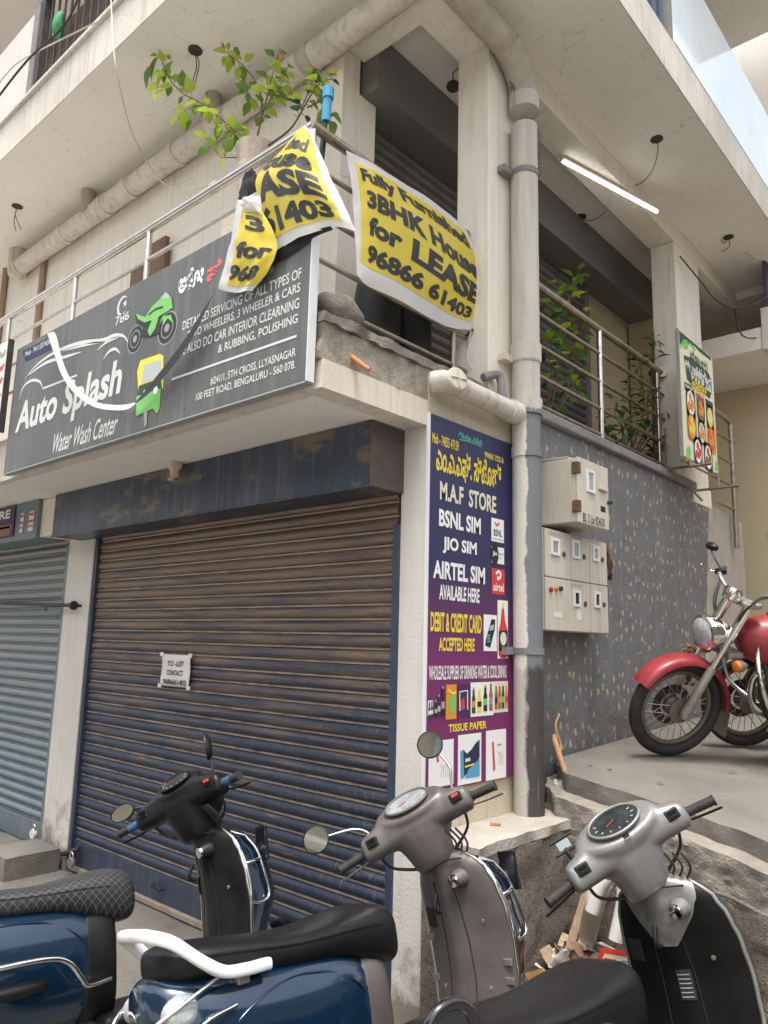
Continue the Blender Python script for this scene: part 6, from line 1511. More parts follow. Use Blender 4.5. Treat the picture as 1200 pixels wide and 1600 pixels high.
    if S.get('badge'):
        q = DC + ND * 0.033 - VD * (dl * 0.86)
        P(MB().box(-0.012, 0.012, -0.011, 0.011, -0.001, 0.002, Matrix.Translation(q) @ Matrix((UD.to_4d()[:3] + (0,), VD.to_4d()[:3] + (0,), ND.to_4d()[:3] + (0,), (0, 0, 0, 1))).transposed()), 'badge', 'chrome', True)
        P(MB().tube([q + ND * .003 - UD * .006 - VD * .004, q + ND * .003 + VD * .005, q + ND * .003 + UD * .007 - VD * .004], 0.0016, 4), 'emblem', 'black_ink', True)
    for s_ in (-1, 1):
        g0 = Vector((0.834, s_ * 0.235, 0.984)); g1 = Vector((0.805, s_ * 0.345, 0.972)); d = (g1 - g0).normalized()
        gp = P(MB().tube([g0 - d * 0.02, g0 + d * 0.01, g0 + d * 0.012, g1 - d * 0.008, g1 - d * 0.007, g1], [0.021, 0.021, 0.0165, 0.0165, 0.020, 0.019], 14), 'grip', 'rubber', True, smooth=40)
        for k in range(7):
            q = g0 + d * (0.02 + 0.012 * k); P(MB().lathe([(0.0172, -0.002), (0.0180, 0), (0.0172, 0.002)], q, d, 14, cap=False), 'grip_rib', 'rubber', True, parent=gp, smooth=60)
        if S.get('tape'): P(MB().tube([g0 + d * 0.005, g0 + d * 0.06], 0.0195, 12), 'tape_wrap', 'blue_tape', True, smooth=60)
        P(MB().tube(spline([(0.872, s_ * 0.205, 0.968), (0.888, s_ * 0.245, 0.958), (0.878, s_ * 0.30, 0.948), (0.852, s_ * 0.355, 0.94), (0.846, s_ * 0.362, 0.939)], 4), 0.0075, 8, flat=0.6), 'brake_lever', S.get('lever', 'plastic_black'), True, smooth=60)
        sw = P(MB().box(0.788, 0.812, s_ * 0.185 - 0.026, s_ * 0.185 + 0.026, 0.982, 1.022, Matrix.Translation(Vector((0.002, 0, 0.0)))), 'switch_pod', 'plastic_black', True, bevel=0.006)
        for k in (0, 1):
            P(MB().box(0.784, 0.79, s_ * 0.185 - 0.014, s_ * 0.185 + 0.014, 0.986 + 0.018 * k, 0.999 + 0.018 * k), 'switch', 'red_button' if (S.get('kill') and s_ < 0 and k == 1) else 'matt_black', True, parent=sw, bevel=0.002)
        P(MB().tube(spline([(0.86, s_ * 0.19, 0.95), (0.90, s_ * 0.17, 0.90), (0.93, s_ * 0.10, 0.86), (0.93, s_ * 0.04, 0.84)], 5), 0.006, 6), 'brake_cable', 'cable_black', True, smooth=60)
        mi = S['mirror'].get(s_)
        if mi:
            b0, pts, c_, rr, nrm, mm = Vector((0.852, s_ * 0.185, 1.02)), mi[0], Vector(mi[1]), mi[2], Vector(mi[3]).normalized(), mi[4]
            mr = bpy.data.objects.new('rear_mirror', None); col.objects.link(mr); mr.parent = T
            P(MB().tube(spline([b0] + [Vector(q) for q in pts] + [c_], 5), 0.0055, 8), 'stalk', mi[5], True, mr, smooth=60)
            uu = nrm.cross(Vector((0, 0, 1))).normalized(); vv = uu.cross(nrm)
            def ringm(h, k): return [c_ + nrm * h + uu * (rr[0] * k * math.cos(2 * PI * j / 24)) + vv * (rr[1] * k * math.sin(2 * PI * j / 24)) for j in range(24)]
            P(MB().ring_loft([ringm(-0.022, 0.35), ringm(-0.016, 0.8), ringm(0.0, 1.0), ringm(0.006, 1.0), ringm(0.007, 0.92), ringm(0.004, 0.90)]), 'shell', mm, True, mr, smooth=50)
            P(MB().add(ringm(0.0055, 0.9), [tuple(range(24))]), 'glass', 'mirror', True, mr)
    if S.get('holder'):
        hp = P(MB().tube([(0.85, 0.185, 1.03), (0.852, 0.19, 1.06), (0.86, 0.19, 1.085)], 0.009, 8), 'phone_holder', 'plastic_black', True, smooth=60)
        P(MB().box(0.85, 0.866, 0.145, 0.235, 1.115, 1.124), 'jaw', 'plastic_black', True, parent=hp, bevel=0.003)
        P(MB().box(0.85, 0.866, 0.145, 0.235, 1.072, 1.081), 'jaw', 'plastic_black', True, parent=hp, bevel=0.003)
        P(MB().box(0.853, 0.863, 0.165, 0.215, 1.082, 1.114), 'clear_pad', 'glass_grey', True, parent=hp, bevel=0.003)
    if S.get('sticker'):
        zs = [0.50, 0.53, 0.56, 0.59]; t0, t1 = -0.02, -0.24
        P(MB().sheet([[shield(z, t0 + (t1 - t0) * k / 4, -0.004) for k in range(5)] for z in zs]), 'warning_sticker', 'black_ink', smooth=180)
        for k in range(6):
            z = 0.508 + 0.013 * k; P(MB().sheet([[shield(z + dz, t0 - 0.02 + (t1 - t0 + 0.05) * j / 4, -0.0055) for j in range(5)] for dz in (0, 0.003)]), 'print', 'grey_ink')
    return T
NM = ('black', 'chrome')
sR = dict(pos=(1.20, -1.0), gz=GZ + 0.02, lean=14.5, head=84, steer=50, paint='black_paint', inner='matt_black', head_mat='silver_paint', knee='matt_black', seat='vinyl_black', rail='tube', rail_mat='black_gloss', trim='silver_paint', upper='silver_paint', apron='black_paint', seat_dz=0.05, key=-0.42, lock_mat='silver_paint', mirror={}, badge=True, sticker=True, dash=(0.088, 0.165), holder=True)
sM = dict(pos=(0.42, -1.22), gz=GZ, lean=15.5, head=82.5, steer=44, paint='navy_paint', inner='brown_grey', head_mat='brown_grey', knee='brown_grey', seat='vinyl_black', rail='flat', rail_mat='white_plastic', trim='chrome', key=-0.45, lock_mat='brown_grey', clips=True, guard=True, tail_guard=True, kill=True, apron='navy_dark', dial='dial_pale', lever='alloy', dash=(0.075, 0.155),
          mirror={-1: ([(0.845, -0.19, 1.06), (0.84, -0.215, 1.13)], (0.835, -0.185, 1.235), (0.055, 0.055), (-1, 0.1, 0.05), 'plastic_black', 'chrome'), 1: ([(0.84, 0.20, 1.06), (0.82, 0.25, 1.09)], (0.80, 0.385, 1.115), (0.054, 0.054), (-1, -0.05, 0.08), 'plastic_black', 'chrome')})
sL = dict(pos=(-0.60, -1.64), gz=GZ - 0.01, lean=16, head=81, steer=28, paint='navy_paint', inner='plastic_black', head_mat='plastic_black', knee='plastic_black', seat='vinyl_quilted', rail='flat', rail_mat='white_plastic', trim='chrome', key=-0.3, lock_mat='plastic_black', guard=True, side_guard=True, kill=True, tape=True, dash=(0.072, 0.135),
          mirror={-1: ([(0.845, -0.19, 1.06), (0.84, -0.19, 1.10)], (0.835, -0.19, 1.165), (0.045, 0.06), (-0.6, 0.85, 0.05), 'plastic_black', 'cable_black'), 1: ([(0.84, 0.20, 1.04), (0.82, 0.24, 1.05)], (0.80, 0.30, 1.05), (0.062, 0.038), (-1, -0.15, 0.12), 'plastic_black', 'cable_black')})
make_scooter('scooter', 'worn silver and black scooter at right with a black tubular grab rail', sR)
make_scooter('scooter', 'navy scooter with brown grey leg shield and white grab rail, in the middle', sM)
make_scooter('scooter', 'navy scooter with black headset, blue taped grips and quilted seat at left', sL)
# ------------------------------------------------------------------ motorbikes on the forecourt
LOW = {'headlamp', 'headlamp_lens', 'speedometer', 'top_clamp', 'lower_clamp', 'seat', 'indicator', 'indicator_lens', 'indicator_stem'}
BAR = {'handlebar', 'grip', 'grip_end', 'switch_box', 'lever', 'stalk', 'shell', 'glass'}
TNK = {'fuel_tank', 'tank_cap', 'tank_emblem'}
def make_bike(label, pos, zg, lean, head, steer, paint, full=True, dark=False):
    T = thing('motorbike', label, 'motorbike', 'motorbikes on the forecourt')
    T.location = (pos[0], pos[1], zg); T.rotation_euler = (-R(lean), 0, R(head))
    a0 = Vector((0.07, 0, 0)); ad = Vector((-0.47, 0, 0.883)).normalized()
    ST = Matrix.Translation(a0) @ Matrix.Rotation(R(steer), 4, ad) @ Matrix.Translation(-a0)
    def P(mb, nm, m, steer=False, parent=T, **k):
        if nm in LOW: mb.xf(lambda q: q + Vector((0.02, 0, -0.10)))
        if nm in BAR: mb.xf(lambda q: q + Vector((0.01, 0, -0.15 - 0.35 * max(0, q.z - 1.1))))
        if nm in TNK: mb.xf(lambda q: q + Vector((0.07, 0, -0.19)))
        if steer: mb.xf(lambda q: ST @ q)
        return mb.build(nm, m, parent, **k)
    alloy, chrome = ('iron_dark', 'alloy') if dark else ('alloy', 'chrome')
    for fx, stf in ((0.0, True), (-1.35, False)):
        wl = bpy.data.objects.new('wheel', None); col.objects.link(wl); wl.parent = T
        n = 48; c_ = Vector((fx, 0, 0.302))
        def cir(r_): return [c_ + Vector((r_ * math.cos(2 * PI * i / n), 0, r_ * math.sin(2 * PI * i / n))) for i in range(n)]
        P(MB().tube(cir(0.268), 0.035, 12, closed=True), 'tyre', 'rubber', stf, wl, smooth=180)
        P(MB().tube(cir(0.222), 0.016, 8, closed=True), 'rim', 'dirty_rim', stf, wl, smooth=180)
        P(MB().lathe([(0.03, -0.055), (0.06, -0.05), (0.06, -0.02), (0.035, 0), (0.06, 0.02), (0.075, 0.04), (0.075, 0.05), (0.025, 0.06)], c_, (0, 1, 0), 20), 'hub', 'dirty_rim', stf, wl, smooth=40)
        if stf: P(MB().lathe([(0.125, -0.048), (0.125, -0.044), (0.075, -0.044), (0.075, -0.048)], c_, (0, 1, 0), 28, cap=False), 'brake_disc', 'iron_dark', stf, wl)
        for k in range(28):
            a = 2 * PI * k / 28; b = a + (0.35 if k % 2 else -0.35); y = 0.035 if k % 4 < 2 else -0.035
            P(MB().tube([c_ + Vector((0.055 * math.cos(b), y, 0.055 * math.sin(b))), c_ + Vector((0.215 * math.cos(a), 0, 0.215 * math.sin(a)))], 0.0024, 4), 'spoke', 'steel_dull', stf, wl)
    def fender(fx, r_, a0_, a1, stf, hw):
        rows = []
        for i in range(25):
            a = R(a0_ + (a1 - a0_) * i / 24); row = []
            for t in (-1, -0.92, -0.6, 0, 0.6, 0.92, 1):
                rr = r_ - 0.02 * t * t - (0.025 if abs(t) == 1 else 0); row.append(Vector((fx + rr * math.cos(a), hw * t, 0.302 + rr * math.sin(a))))
            rows.append(row)
        return P(MB().sheet(rows, 0.003), 'mudguard', paint, stf, smooth=60)
    fender(0.0, 0.335, 35, 190, True, 0.072)
    P(MB().sheet([[Vector(((0.335 + e) * math.cos(R(a)), y, 0.302 + (0.335 + e) * math.sin(R(a)))) for y in (-0.06, 0, 0.06)] for a, e in ((188, 0.0), (200, 0.01), (212, 0.035))], 0.004), 'mud_flap', alloy, True, smooth=60)
    fender(-1.35, 0.345, 20, 175, False, 0.09)
    top = Vector((-0.40, 0, 1.05))
    for s_ in (-1, 1):
        lo = Vector((0.0, s_ * 0.088, 0.302)); hi = Vector((-0.36, s_ * 0.088, 0.95)); m_ = lo.lerp(hi, 0.42)
        fk = P(MB().tube([lo - Vector((0, 0, 0.025)), lo, m_], [0.024, 0.027, 0.025], 12), 'fork_slider', alloy, True, smooth=60)
        P(MB().tube([m_, hi], 0.0165, 10), 'fork_tube', chrome, True, smooth=60)
        P(MB().tube([lo.lerp(hi, 0.68), lo.lerp(hi, 0.95)], 0.028, 12), 'fork_cover', chrome, True, smooth=60)
        q = Vector((-0.30, s_ * 0.15, 0.70)); P(MB().tube([(-0.28, s_ * 0.09, 0.70), q], 0.008, 6), 'indicator_stem', 'iron_dark', True)
        P(MB().lathe([(0.012, -0.05), (0.032, -0.015), (0.036, 0.01)], q, (1, 0, 0), 14), 'indicator', alloy, True, smooth=40)
        P(MB().lathe([(0.034, 0.0), (0.03, 0.02), (0.01, 0.026)], q + Vector((0.01, 0, 0)), (1, 0, 0), 14), 'indicator_lens', 'lens_orange', True, smooth=60)
        gb = spline([(-0.39, s_ * 0.03, 1.06), (-0.38, s_ * 0.09, 1.10), (-0.37, s_ * 0.17, 1.20), (-0.40, s_ * 0.24, 1.235), (-0.48, s_ * 0.33, 1.225), (-0.56, s_ * 0.40, 1.21)], 6)
        P(MB().tube(gb, 0.012, 10), 'handlebar', 'alloy', True, smooth=60)
        P(MB().tube([gb[-1].lerp(gb[-8], 1.0), gb[-1]], 0.018, 12), 'grip', 'rubber', True, smooth=60)
        P(MB().tube([gb[-1] + (gb[-1] - gb[-2]).normalized() * 0.002, gb[-1] + (gb[-1] - gb[-2]).normalized() * 0.02], 0.015, 10), 'grip_end', 'chrome', True, smooth=60)
        P(MB().box(-0.46, -0.40, s_ * 0.27 - 0.025, s_ * 0.27 + 0.025, 1.21, 1.26), 'switch_box', 'plastic_black', True, bevel=0.008)
        P(MB().tube(spline([(-0.41, s_ * 0.27, 1.24), (-0.37, s_ * 0.33, 1.245), (-0.40, s_ * 0.42, 1.235), (-0.415, s_ * 0.44, 1.245)], 4), 0.007, 6, flat=0.6), 'lever', 'chrome', True, smooth=60)
        mc = Vector((-0.44, s_ * 0.38, 1.44)); nrm = Vector((-1, 0, 0.1)).normalized()
        mr = bpy.data.objects.new('rear_mirror', None); col.objects.link(mr); mr.parent = T
        P(MB().tube(spline([(-0.43, s_ * 0.26, 1.25), (-0.40, s_ * 0.30, 1.36), mc + Vector((0.02, -s_ * 0.02, -0.03)), mc], 4), 0.006, 6), 'stalk', 'iron_dark', True, mr, smooth=60)
        uu = Vector((0, 1, 0)); vv = Vector((0.1, 0, 1))
        def ringm(h, k): return [mc + nrm * h + uu * (0.055 * k * math.cos(2 * PI * j / 20)) + vv * (0.042 * k * math.sin(2 * PI * j / 20)) for j in range(20)]
        P(MB().ring_loft([ringm(-0.04, 0.2), ringm(-0.025, 0.7), ringm(0, 1), ringm(0.005, 0.95)]), 'shell', 'plastic_black', True, mr, smooth=60)
        P(MB().add(ringm(0.006, 0.92), [tuple(range(20))]), 'glass', 'mirror', True, mr)
    P(MB().box(-0.44, -0.35, -0.12, 0.12, 1.02, 1.05), 'top_clamp', alloy, True, bevel=0.012)
    P(MB().box(-0.36, -0.26, -0.11, 0.11, 0.72, 0.76), 'lower_clamp', alloy, True, bevel=0.012)
    P(MB().lathe([(0.02, -0.13), (0.065, -0.10), (0.092, -0.04), (0.098, 0.0), (0.098, 0.02), (0.104, 0.022), (0.104, 0.04), (0.092, 0.046)], (-0.19, 0, 0.86), (1, 0, -0.05), 28), 'headlamp', chrome, True, smooth=50)
    P(MB().lathe([(0.092, 0.0), (0.07, 0.02), (0.02, 0.028)], (-0.148, 0, 0.858), (1, 0, -0.05), 24), 'headlamp_lens', 'lens_clear', True, smooth=60)
    P(MB().lathe([(0.05, -0.03), (0.055, 0.03), (0.05, 0.04)], (-0.32, 0, 1.08), (-0.4, 0, 1), 20), 'speedometer', chrome, True, smooth=40)
    for k in range(4):
        s_ = 1 if k % 2 else -1; o_ = 0.015 * (k // 2)
        P(MB().tube(spline([(-0.42, s_ * 0.25, 1.03), (-0.36 + o_, s_ * 0.18, 1.02 - o_), (-0.29 + o_, s_ * 0.12, 0.90), (-0.30, s_ * 0.07, 0.76), (-0.40, s_ * 0.05, 0.66), (-0.48, 0.03, 0.60)], 5), 0.005, 6), 'cable', 'cable_black', True, smooth=60)
    # frame, tank, engine, seat
    for s_ in (-1, 1):
        P(MB().tube(spline([(-0.42, s_ * 0.03, 0.82), (-0.50, s_ * 0.06, 0.55), (-0.56, s_ * 0.10, 0.25), (-0.70, s_ * 0.12, 0.20), (-1.0, s_ * 0.12, 0.24), (-1.3, s_ * 0.10, 0.60)], 5), 0.017, 8), 'frame_tube', 'iron_dark', smooth=60)
        P(MB().tube(spline([(-0.46, s_ * 0.07, 0.70), (-0.40, s_ * 0.20, 0.66), (-0.38, s_ * 0.29, 0.56), (-0.42, s_ * 0.30, 0.40), (-0.50, s_ * 0.22, 0.32), (-0.55, s_ * 0.11, 0.30)], 6), 0.0125, 10), 'crash_guard', chrome, smooth=60)
    tank = [(-0.42, 0.03, 0.90, 0.96), (-0.44, 0.085, 0.83, 0.99), (-0.52, 0.13, 0.765, 1.03), (-0.65, 0.15, 0.75, 1.045), (-0.80, 0.14, 0.76, 1.02), (-0.92, 0.10, 0.78, 0.97), (-0.99, 0.05, 0.80, 0.92)]
    P(body_loft(resample(tank, 4), 2.3, 26), 'fuel_tank', paint, smooth=180)
    P(MB().lathe([(0.03, 0.0), (0.028, 0.02), (0.01, 0.024)], (-0.62, 0, 1.04), (0, 0, 1), 16), 'tank_cap', chrome, smooth=40)
    if not dark:
        for k, pts in enumerate(([(-0.565, .93), (-0.60, .965), (-0.635, .945), (-0.60, .935), (-0.57, .915)], [(-0.56, .91), (-0.60, .925), (-0.64, .905), (-0.60, .90), (-0.575, .885)])):
            mb = MB(); mb.add([Vector((x, 0.1555, z)) for x, z in pts], [(0, 1, 2, 3, 4)]); P(mb, 'tank_emblem', 'white_ink')
        lettering(T, 'BAJAJ', 'white_ink', ((-0.485, 0.1565, 0.665), (-0.595, 0.1565, 0.665), (-0.485, 0.1565, 0.685)), 0, bold=0.03, wparent=False)
    P(body_loft(resample([(-0.95, 0.08, 0.78, 0.88), (-1.05, 0.13, 0.74, 0.87), (-1.2, 0.15, 0.74, 0.84), (-1.35, 0.14, 0.76, 0.90), (-1.55, 0.12, 0.80, 0.94), (-1.65, 0.06, 0.84, 0.92)], 4), 3, 22), 'seat', 'vinyl_black', smooth=180)
    P(body_loft(resample([(-0.55, 0.09, 0.24, 0.44), (-0.62, 0.13, 0.20, 0.46), (-0.78, 0.14, 0.20, 0.46), (-0.92, 0.11, 0.22, 0.44)], 3), 3.5, 18), 'crankcase', 'engine', smooth=60)
    for k in range(8):
        P(MB().box(-0.74, -0.56, -0.10, 0.10, 0.46 + 0.032 * k, 0.472 + 0.032 * k), 'fin', 'engine', bevel=0.003)
    P(MB().box(-0.72, -0.58, -0.075, 0.075, 0.44, 0.74), 'cylinder', 'engine')
    P(MB().tube(spline([(-0.57, -0.05, 0.55), (-0.48, -0.08, 0.45), (-0.52, -0.13, 0.28), (-0.8, -0.16, 0.24), (-1.6, -0.18, 0.32)], 6), [0.02] * 12 + [0.045] * 13, 12), 'exhaust', chrome, smooth=60)
    P(MB().box(-1.2, -0.92, -0.15, 0.15, 0.46, 0.72), 'side_panel', paint, bevel=0.05)
    P(MB().tube([(-0.72, 0.13, 0.22), (-0.66, 0.30, 0.0)], 0.011, 8), 'side_stand', 'iron_dark')
    P(MB().tube([(-0.62, -0.24, 0.25), (-0.62, 0.24, 0.25)], 0.012, 8), 'footpeg_bar', 'iron_dark')
    for s_ in (-1, 1): P(MB().tube([(-0.62, s_ * 0.16, 0.25), (-0.62, s_ * 0.27, 0.255)], 0.02, 10), 'footpeg', 'rubber')
    P(MB().tube(spline([(-0.60, 0.15, 0.30), (-0.50, 0.19, 0.24), (-0.45, 0.22, 0.24)], 4), 0.009, 6), 'gear_lever', 'steel_dull')
    return T, ST
bx, by = 0.43, 1.84
bk, bst = make_bike('red motorbike with chrome headlamp and spoked wheel, standing nose to the flecked wall', (bx, by), plat_z(bx, by) + 0.008, 11, 216, 22, 'red_paint')
make_bike('black motorbike standing behind the red one on the forecourt', (0.62, 2.55), plat_z(0.62, 2.55) + 0.008, 9, 220, 10, 'black_paint', dark=True)
rnd = random.Random(4); T = thing('flower_garland', 'dried flower garland hanging under the red motorbike headlamp', 'garland')
T.location = bk.location; T.rotation_euler = bk.rotation_euler
for k in range(34):
    t = k / 33; a = Vector((-0.15 + 0.03 * math.sin(t * 9), -0.10 + 0.05 * math.cos(t * 7), 0.68 - 0.28 * t)); mb = MB().ell(a + Vector((rnd.uniform(-.02, .02), rnd.uniform(-.03, .03), 0)), (0.014, 0.014, 0.011), 7, 4).rough(0.004, 60, k)
    mb.xf(lambda q: bst @ q); mb.build('flower', 'garland' if k % 3 else 'leaf_dry', T)

# ------------------------------------------------------------------ litter and leaning sticks in the nook by the ledge
def stick(name, pts, r_, m, label, cat='stick', n=8):
    return MB().tube(spline(pts, 5), r_, n).rough(0.002, 20).build(name, m, smooth=60, label=label, cat=cat)
stick('bamboo_stick', [onZ(916, 1295, 0.62) + Vector((0.02, -0.02, -0.1)), onZ(914, 1290, 0.66), onX(893, 1235, 0.22), onX(870, 1168, 0.10), onX(866, 1150, 0.06)], 0.017, 'bamboo', 'brown bamboo stick leaning against the foot of the downpipe')
stick('twig', [onX(872, 1190, 0.12), onX(876, 1165, 0.09), onX(868, 1135, 0.05), onX(874, 1115, 0.04)], 0.006, 'bamboo', 'thin twig standing beside the bamboo stick at the flecked wall')
stick('twig', [onX(874, 1178, 0.10), onX(884, 1162, 0.08), onX(880, 1150, 0.06)], 0.004, 'bark', 'short dark twig low on the flecked wall')
def plank(name, a, b, wd, th, m, label, cat):
    a, b = Vector(a), Vector(b); z = (b - a).normalized(); x = z.cross(Vector((0, 1, 0.2))).normalized(); y = z.cross(x)
    M = Matrix(((x.x, y.x, z.x, a.x), (x.y, y.y, z.y, a.y), (x.z, y.z, z.z, a.z), (0, 0, 0, 1)))
    return MB().box(-wd / 2, wd / 2, -th / 2, th / 2, 0, (b - a).length, M).build(name, m, bevel=0.003, label=label, cat=cat)
plank('wood_batten', onZ(885, 1500, 0.16), onY(928, 1335, 0.60) + Vector((0, 0.06, 0)), 0.04, 0.025, 'wood_old', 'pale wooden batten leaning in the nook behind the silver scooter', 'batten')
plank('wood_batten', onZ(893, 1502, 0.15), onY(940, 1335, 0.62) + Vector((0, 0.06, 0)), 0.03, 0.02, 'wood', 'dark wooden batten leaning beside the white broken pipe', 'batten')
T = MB().tube(spline([onZ(905, 1505, 0.16), onZ(918, 1460, 0.27), onY(930, 1410, 0.45), onY(945, 1375, 0.52), onY(958, 1345, 0.58)], 5), 0.042, 14)
T.build('broken_pipe', 'litter_pipe', smooth=60, label='thick dirty white broken pipe leaning in the nook', cat='pipe')
MB().tube(spline([onY(925, 1425, 0.40), onY(938, 1385, 0.42), onY(965, 1365, 0.45), onY(975, 1400, 0.42), onY(962, 1470, 0.38)], 6), 0.03, 12).build('broken_pipe', 'litter_white', smooth=60, label='bent grey white pipe stub with green smear in the nook', cat='pipe')
rnd = random.Random(21)
mb = MB()   # heap of earth and dust under the litter
n = 22; rows = []
for i in range(n + 1):
    row = []
    for j in range(n + 1):
        x = 0.30 + 0.75 * i / n; y = 0.0 + 0.74 * j / n
        h = GZ + 0.26 * max(0, 1 - ((x - 0.55) / 0.5) ** 2) * max(0, min(1, (y - 0.02) / 0.5)) + 0.03 * noise.noise(Vector((x * 9, y * 9, 1)))
        row.append(Vector((x, y, h)))
    rows.append(row)
mb.sheet(rows); mb.build('litter_heap', 'earth', smooth=180, kind='stuff', label='heap of earth and crumbs in the nook behind the scooters', cat='earth heap')
def hz(x, y): return GZ + 0.26 * max(0, 1 - ((x - 0.55) / 0.5) ** 2) * max(0, min(1, (y - 0.02) / 0.5)) + 0.03
kinds = [('plastic_wrapper', 'litter_white'), ('plastic_wrapper', 'brick_red'), ('plastic_wrapper', 'darkgreen_ink'), ('dry_leaf', 'leaf_dry'), ('dry_leaf', 'bark'), ('paper_scrap', 'paper'), ('dry_leaf', 'leaf_dry'), ('paper_scrap', 'wood_old')]
mbs = {}
for k in range(150):
    nm, m = kinds[k % len(kinds)]; x = rnd.uniform(0.33, 0.98); y = rnd.uniform(0.05, 0.66); z = hz(x, y) + rnd.uniform(0, 0.05)
    s_ = rnd.uniform(0.02, 0.06); M = Matrix.Translation((x, y, z)) @ Matrix.Rotation(rnd.uniform(0, 6), 4, 'Z') @ Matrix.Rotation(rnd.uniform(-.9, .9), 4, 'X') @ Matrix.Rotation(rnd.uniform(-.6, .6), 4, 'Y')
    g = [[M @ Vector((s_ * (i - 1.5) / 1.5, s_ * 0.7 * (j - 1.5) / 1.5, 0.25 * s_ * noise.noise(Vector((i * 1.3, j * 1.1, k))))) for i in range(4)] for j in range(4)]
    mbs.setdefault((nm, m), MB()).sheet(g)
T = thing('litter', 'scattered wrappers, leaves and paper scraps on the earth heap in the nook', 'litter'); T['kind'] = 'stuff'
for (nm, m), mb in mbs.items():
    o = mb.build(nm, m, T, smooth=60, kind='stuff')
def sachet(label, a, b, cc, m):
    T = thing('sachet', label, 'packet', loc=a); a, b, cc = Vector(a), Vector(b), Vector(cc); e1 = b - a; e2 = cc - a; nn = e1.cross(e2).normalized()
    if nn.dot(CAM - a) < 0: nn = -nn
    def q(u, v, h=0): return a + e1 * u + e2 * v + nn * (h + 0.008 * math.sin(u * 3.1) * math.sin(v * 3.1) + 0.004 * noise.noise(Vector((u * 4, v * 4, 1))))
    W(MB().sheet([[q(i / 8, j / 8) for i in range(9)] for j in range(9)]), 'wrapper', m, T, smooth=180)
    W(MB().sheet([[q(0.12 + 0.76 * i / 6, 0.12 + 0.62 * j / 6, 0.0015) for i in range(7)] for j in range(7)]), 'print', 'cream_ink', T, smooth=180)
    W(MB().sheet([[q(0.15 + 0.3 * i / 4, 0.15 + 0.4 * j / 4, 0.003) for i in range(5)] for j in range(5)]), 'print', 'red_ink', T, smooth=180)
    ctr = [q(0.68 + 0.13 * math.cos(2 * PI * k / 20), 0.40 + 0.15 * math.sin(2 * PI * k / 20), 0.004) for k in range(20)]
    W(MB().tube(ctr, 0.003, 4, closed=True), 'print', 'grey_ink', T); W(MB().tube([q(0.60, 0.40, 0.004), q(0.76, 0.40, 0.004)], 0.006, 4), 'print', 'grey_ink', T)
sachet('red and cream milk packet lying behind the silver scooter seat', onZ(928, 1510, 0.22), onZ(988, 1518, 0.20), onZ(940, 1480, 0.30), 'red_ink')
q0, q1 = onZ(870, 1508, 0.17), onZ(884, 1484, 0.25)
T = thing('plastic_cup', 'crushed clear plastic cup lying at the foot of the ledge', 'cup', loc=q0)
W(MB().ring_loft([[q0.lerp(q1, t) + (Vector((1, 0, 0.3)).normalized() * math.cos(2 * PI * j / 16) + Vector((0, 1, 0)) * math.sin(2 * PI * j / 16)) * r_ for j in range(16)] for t, r_ in ((0, 0.036), (0.5, 0.032), (1, 0.026))], cap=False), 'wall', 'cup_clear', T, smooth=60)
W(MB().tube([q0 + (Vector((1, 0, 0.3)).normalized() * math.cos(2 * PI * j / 16) + Vector((0, 1, 0)) * math.sin(2 * PI * j / 16)) * 0.037 for j in range(16)], 0.003, 5, closed=True), 'lip', 'white_plastic', T)
# wrappers tucked behind the downpipe on the ledge
for k, (px, py, m, lab) in enumerate(((872, 1228, 'litter_white', 'clear white wrapper stuffed behind the foot of the downpipe'), (870, 1246, 'pink_ink', 'red wrapper stuffed behind the foot of the downpipe'), (868, 1255, 'teal_ink', 'green wrapper scrap at the foot of the downpipe'), (898, 1225, 'leaf_dry', 'curled dry leaf beside the bamboo stick on the ledge'), (902, 1240, 'bark', 'dark curled leaf low beside the bamboo stick on the ledge'))):
    q = onX(px, py, 0.12 + 0.02 * k); mb = MB(); M = Matrix.Translation(q) @ Matrix.Rotation(k * 1.3, 4, 'Z') @ Matrix.Rotation(1.0, 4, 'X')
    s_ = 0.034 if k != 2 else 0.018
    mb.sheet([[M @ Vector((s_ * (i - 3) / 3, s_ * 1.1 * (j - 3) / 3, 0.028 * noise.noise(Vector((i * 0.7, j * 0.7, k * 3))) * 2)) for i in range(7)] for j in range(7)])
    mb.build('wrapper' if k < 3 else 'dry_leaf', m, smooth=60, label=lab, cat='wrapper' if k < 3 else 'leaf')
q = onZ(774, 1290, 0.705); MB().box(-0.025, 0.025, -0.008, 0.008, 0, 0.012, Matrix.Translation(q) @ Matrix.Rotation(0.6, 4, 'Z')).rough(0.003, 50).build('bark_chip', 'bamboo', label='small brown chip lying on the ledge below the store sign', cat='chip')
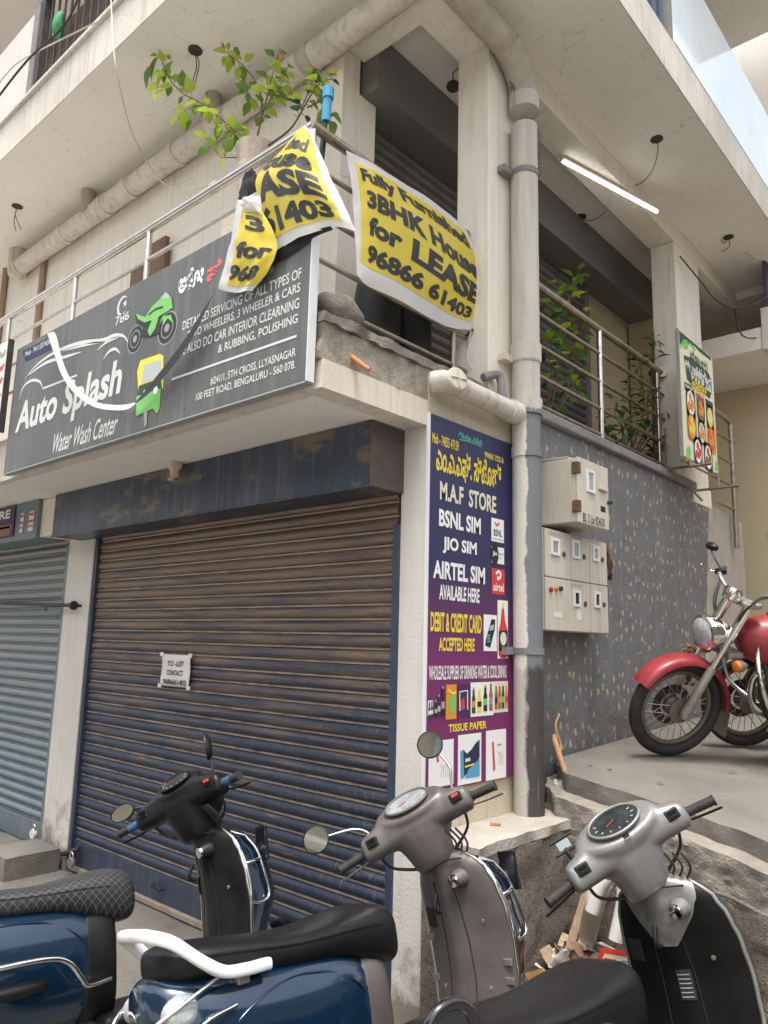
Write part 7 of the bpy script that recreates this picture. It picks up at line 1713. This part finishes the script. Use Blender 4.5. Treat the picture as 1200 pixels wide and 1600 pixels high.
for k, (px, py) in enumerate(((918, 1195), (985, 1188), (1150, 1205), (1186, 1198), (915, 1182), (1040, 1222), (950, 1200))):
    z = 0.9
    for _ in range(5): q = onZ(px, py, z); z = plat_z(q.x, q.y) + 0.012
    mb = MB(); leaf(mb, q, Vector((math.cos(k * 2), math.sin(k * 2), 0.1)), Vector((0, 0, 1)), 0.035 + 0.01 * (k % 3), 0.02)
    mb.build('dry_leaf', 'bark', smooth=180, label=('dark leaf scrap on the slab left of the red motorbike wheel', 'dark leaf scrap on the slab just below the red motorbike wheel', 'dark leaf scrap on the slab under the red motorbike engine', 'dark leaf scrap on the slab at the right edge', 'dark leaf scrap on the slab close to the flecked wall', 'dark leaf scrap on the slab near its broken front edge', 'dark leaf scrap on the slab between wheel and broken edge')[k], cat='leaf', group='leaf scraps on the forecourt')

# ------------------------------------------------------------------ houses across the lane (seen in the mirrors and in the paint)
def across(label, x0, x1, y0, y1, h, wallm, face, nx, nz):
    T = thing('house', label, 'building', 'houses across the lane', loc=((x0 + x1) / 2, (y0 + y1) / 2, GZ))
    W(MB().box(x0, x1, y0, y1, GZ, h), 'wall', wallm, T)
    for i in range(nx):
        for j in range(nz):
            z0 = 0.9 + j * 3.0
            if face == 'Y':
                a = x0 + (x1 - x0) * (i + 0.5) / nx; W(MB().box(a - 0.6, a + 0.6, y1, y1 + 0.04, z0, z0 + 1.3), 'window', 'glass_grey', T); W(MB().box(a - 0.7, a + 0.7, y1, y1 + 0.3, z0 + 1.35, z0 + 1.43), 'sunshade', 'pillar_white', T)
            else:
                a = y0 + (y1 - y0) * (i + 0.5) / nx; W(MB().box(x0 - 0.04, x0, a - 0.6, a + 0.6, z0, z0 + 1.3), 'window', 'glass_grey', T); W(MB().box(x0 - 0.3, x0, a - 0.7, a + 0.7, z0 + 1.35, z0 + 1.43), 'sunshade', 'pillar_white', T)
across('cream house across the lane behind the viewpoint', -12, 3.0, -16, -9.6, 6.2, 'house_wall', 'Y', 6, 2)
across('yellow house across the side lane', 9.5, 15, -6, 12, 6.2, 'house_wall', 'X', 6, 2)
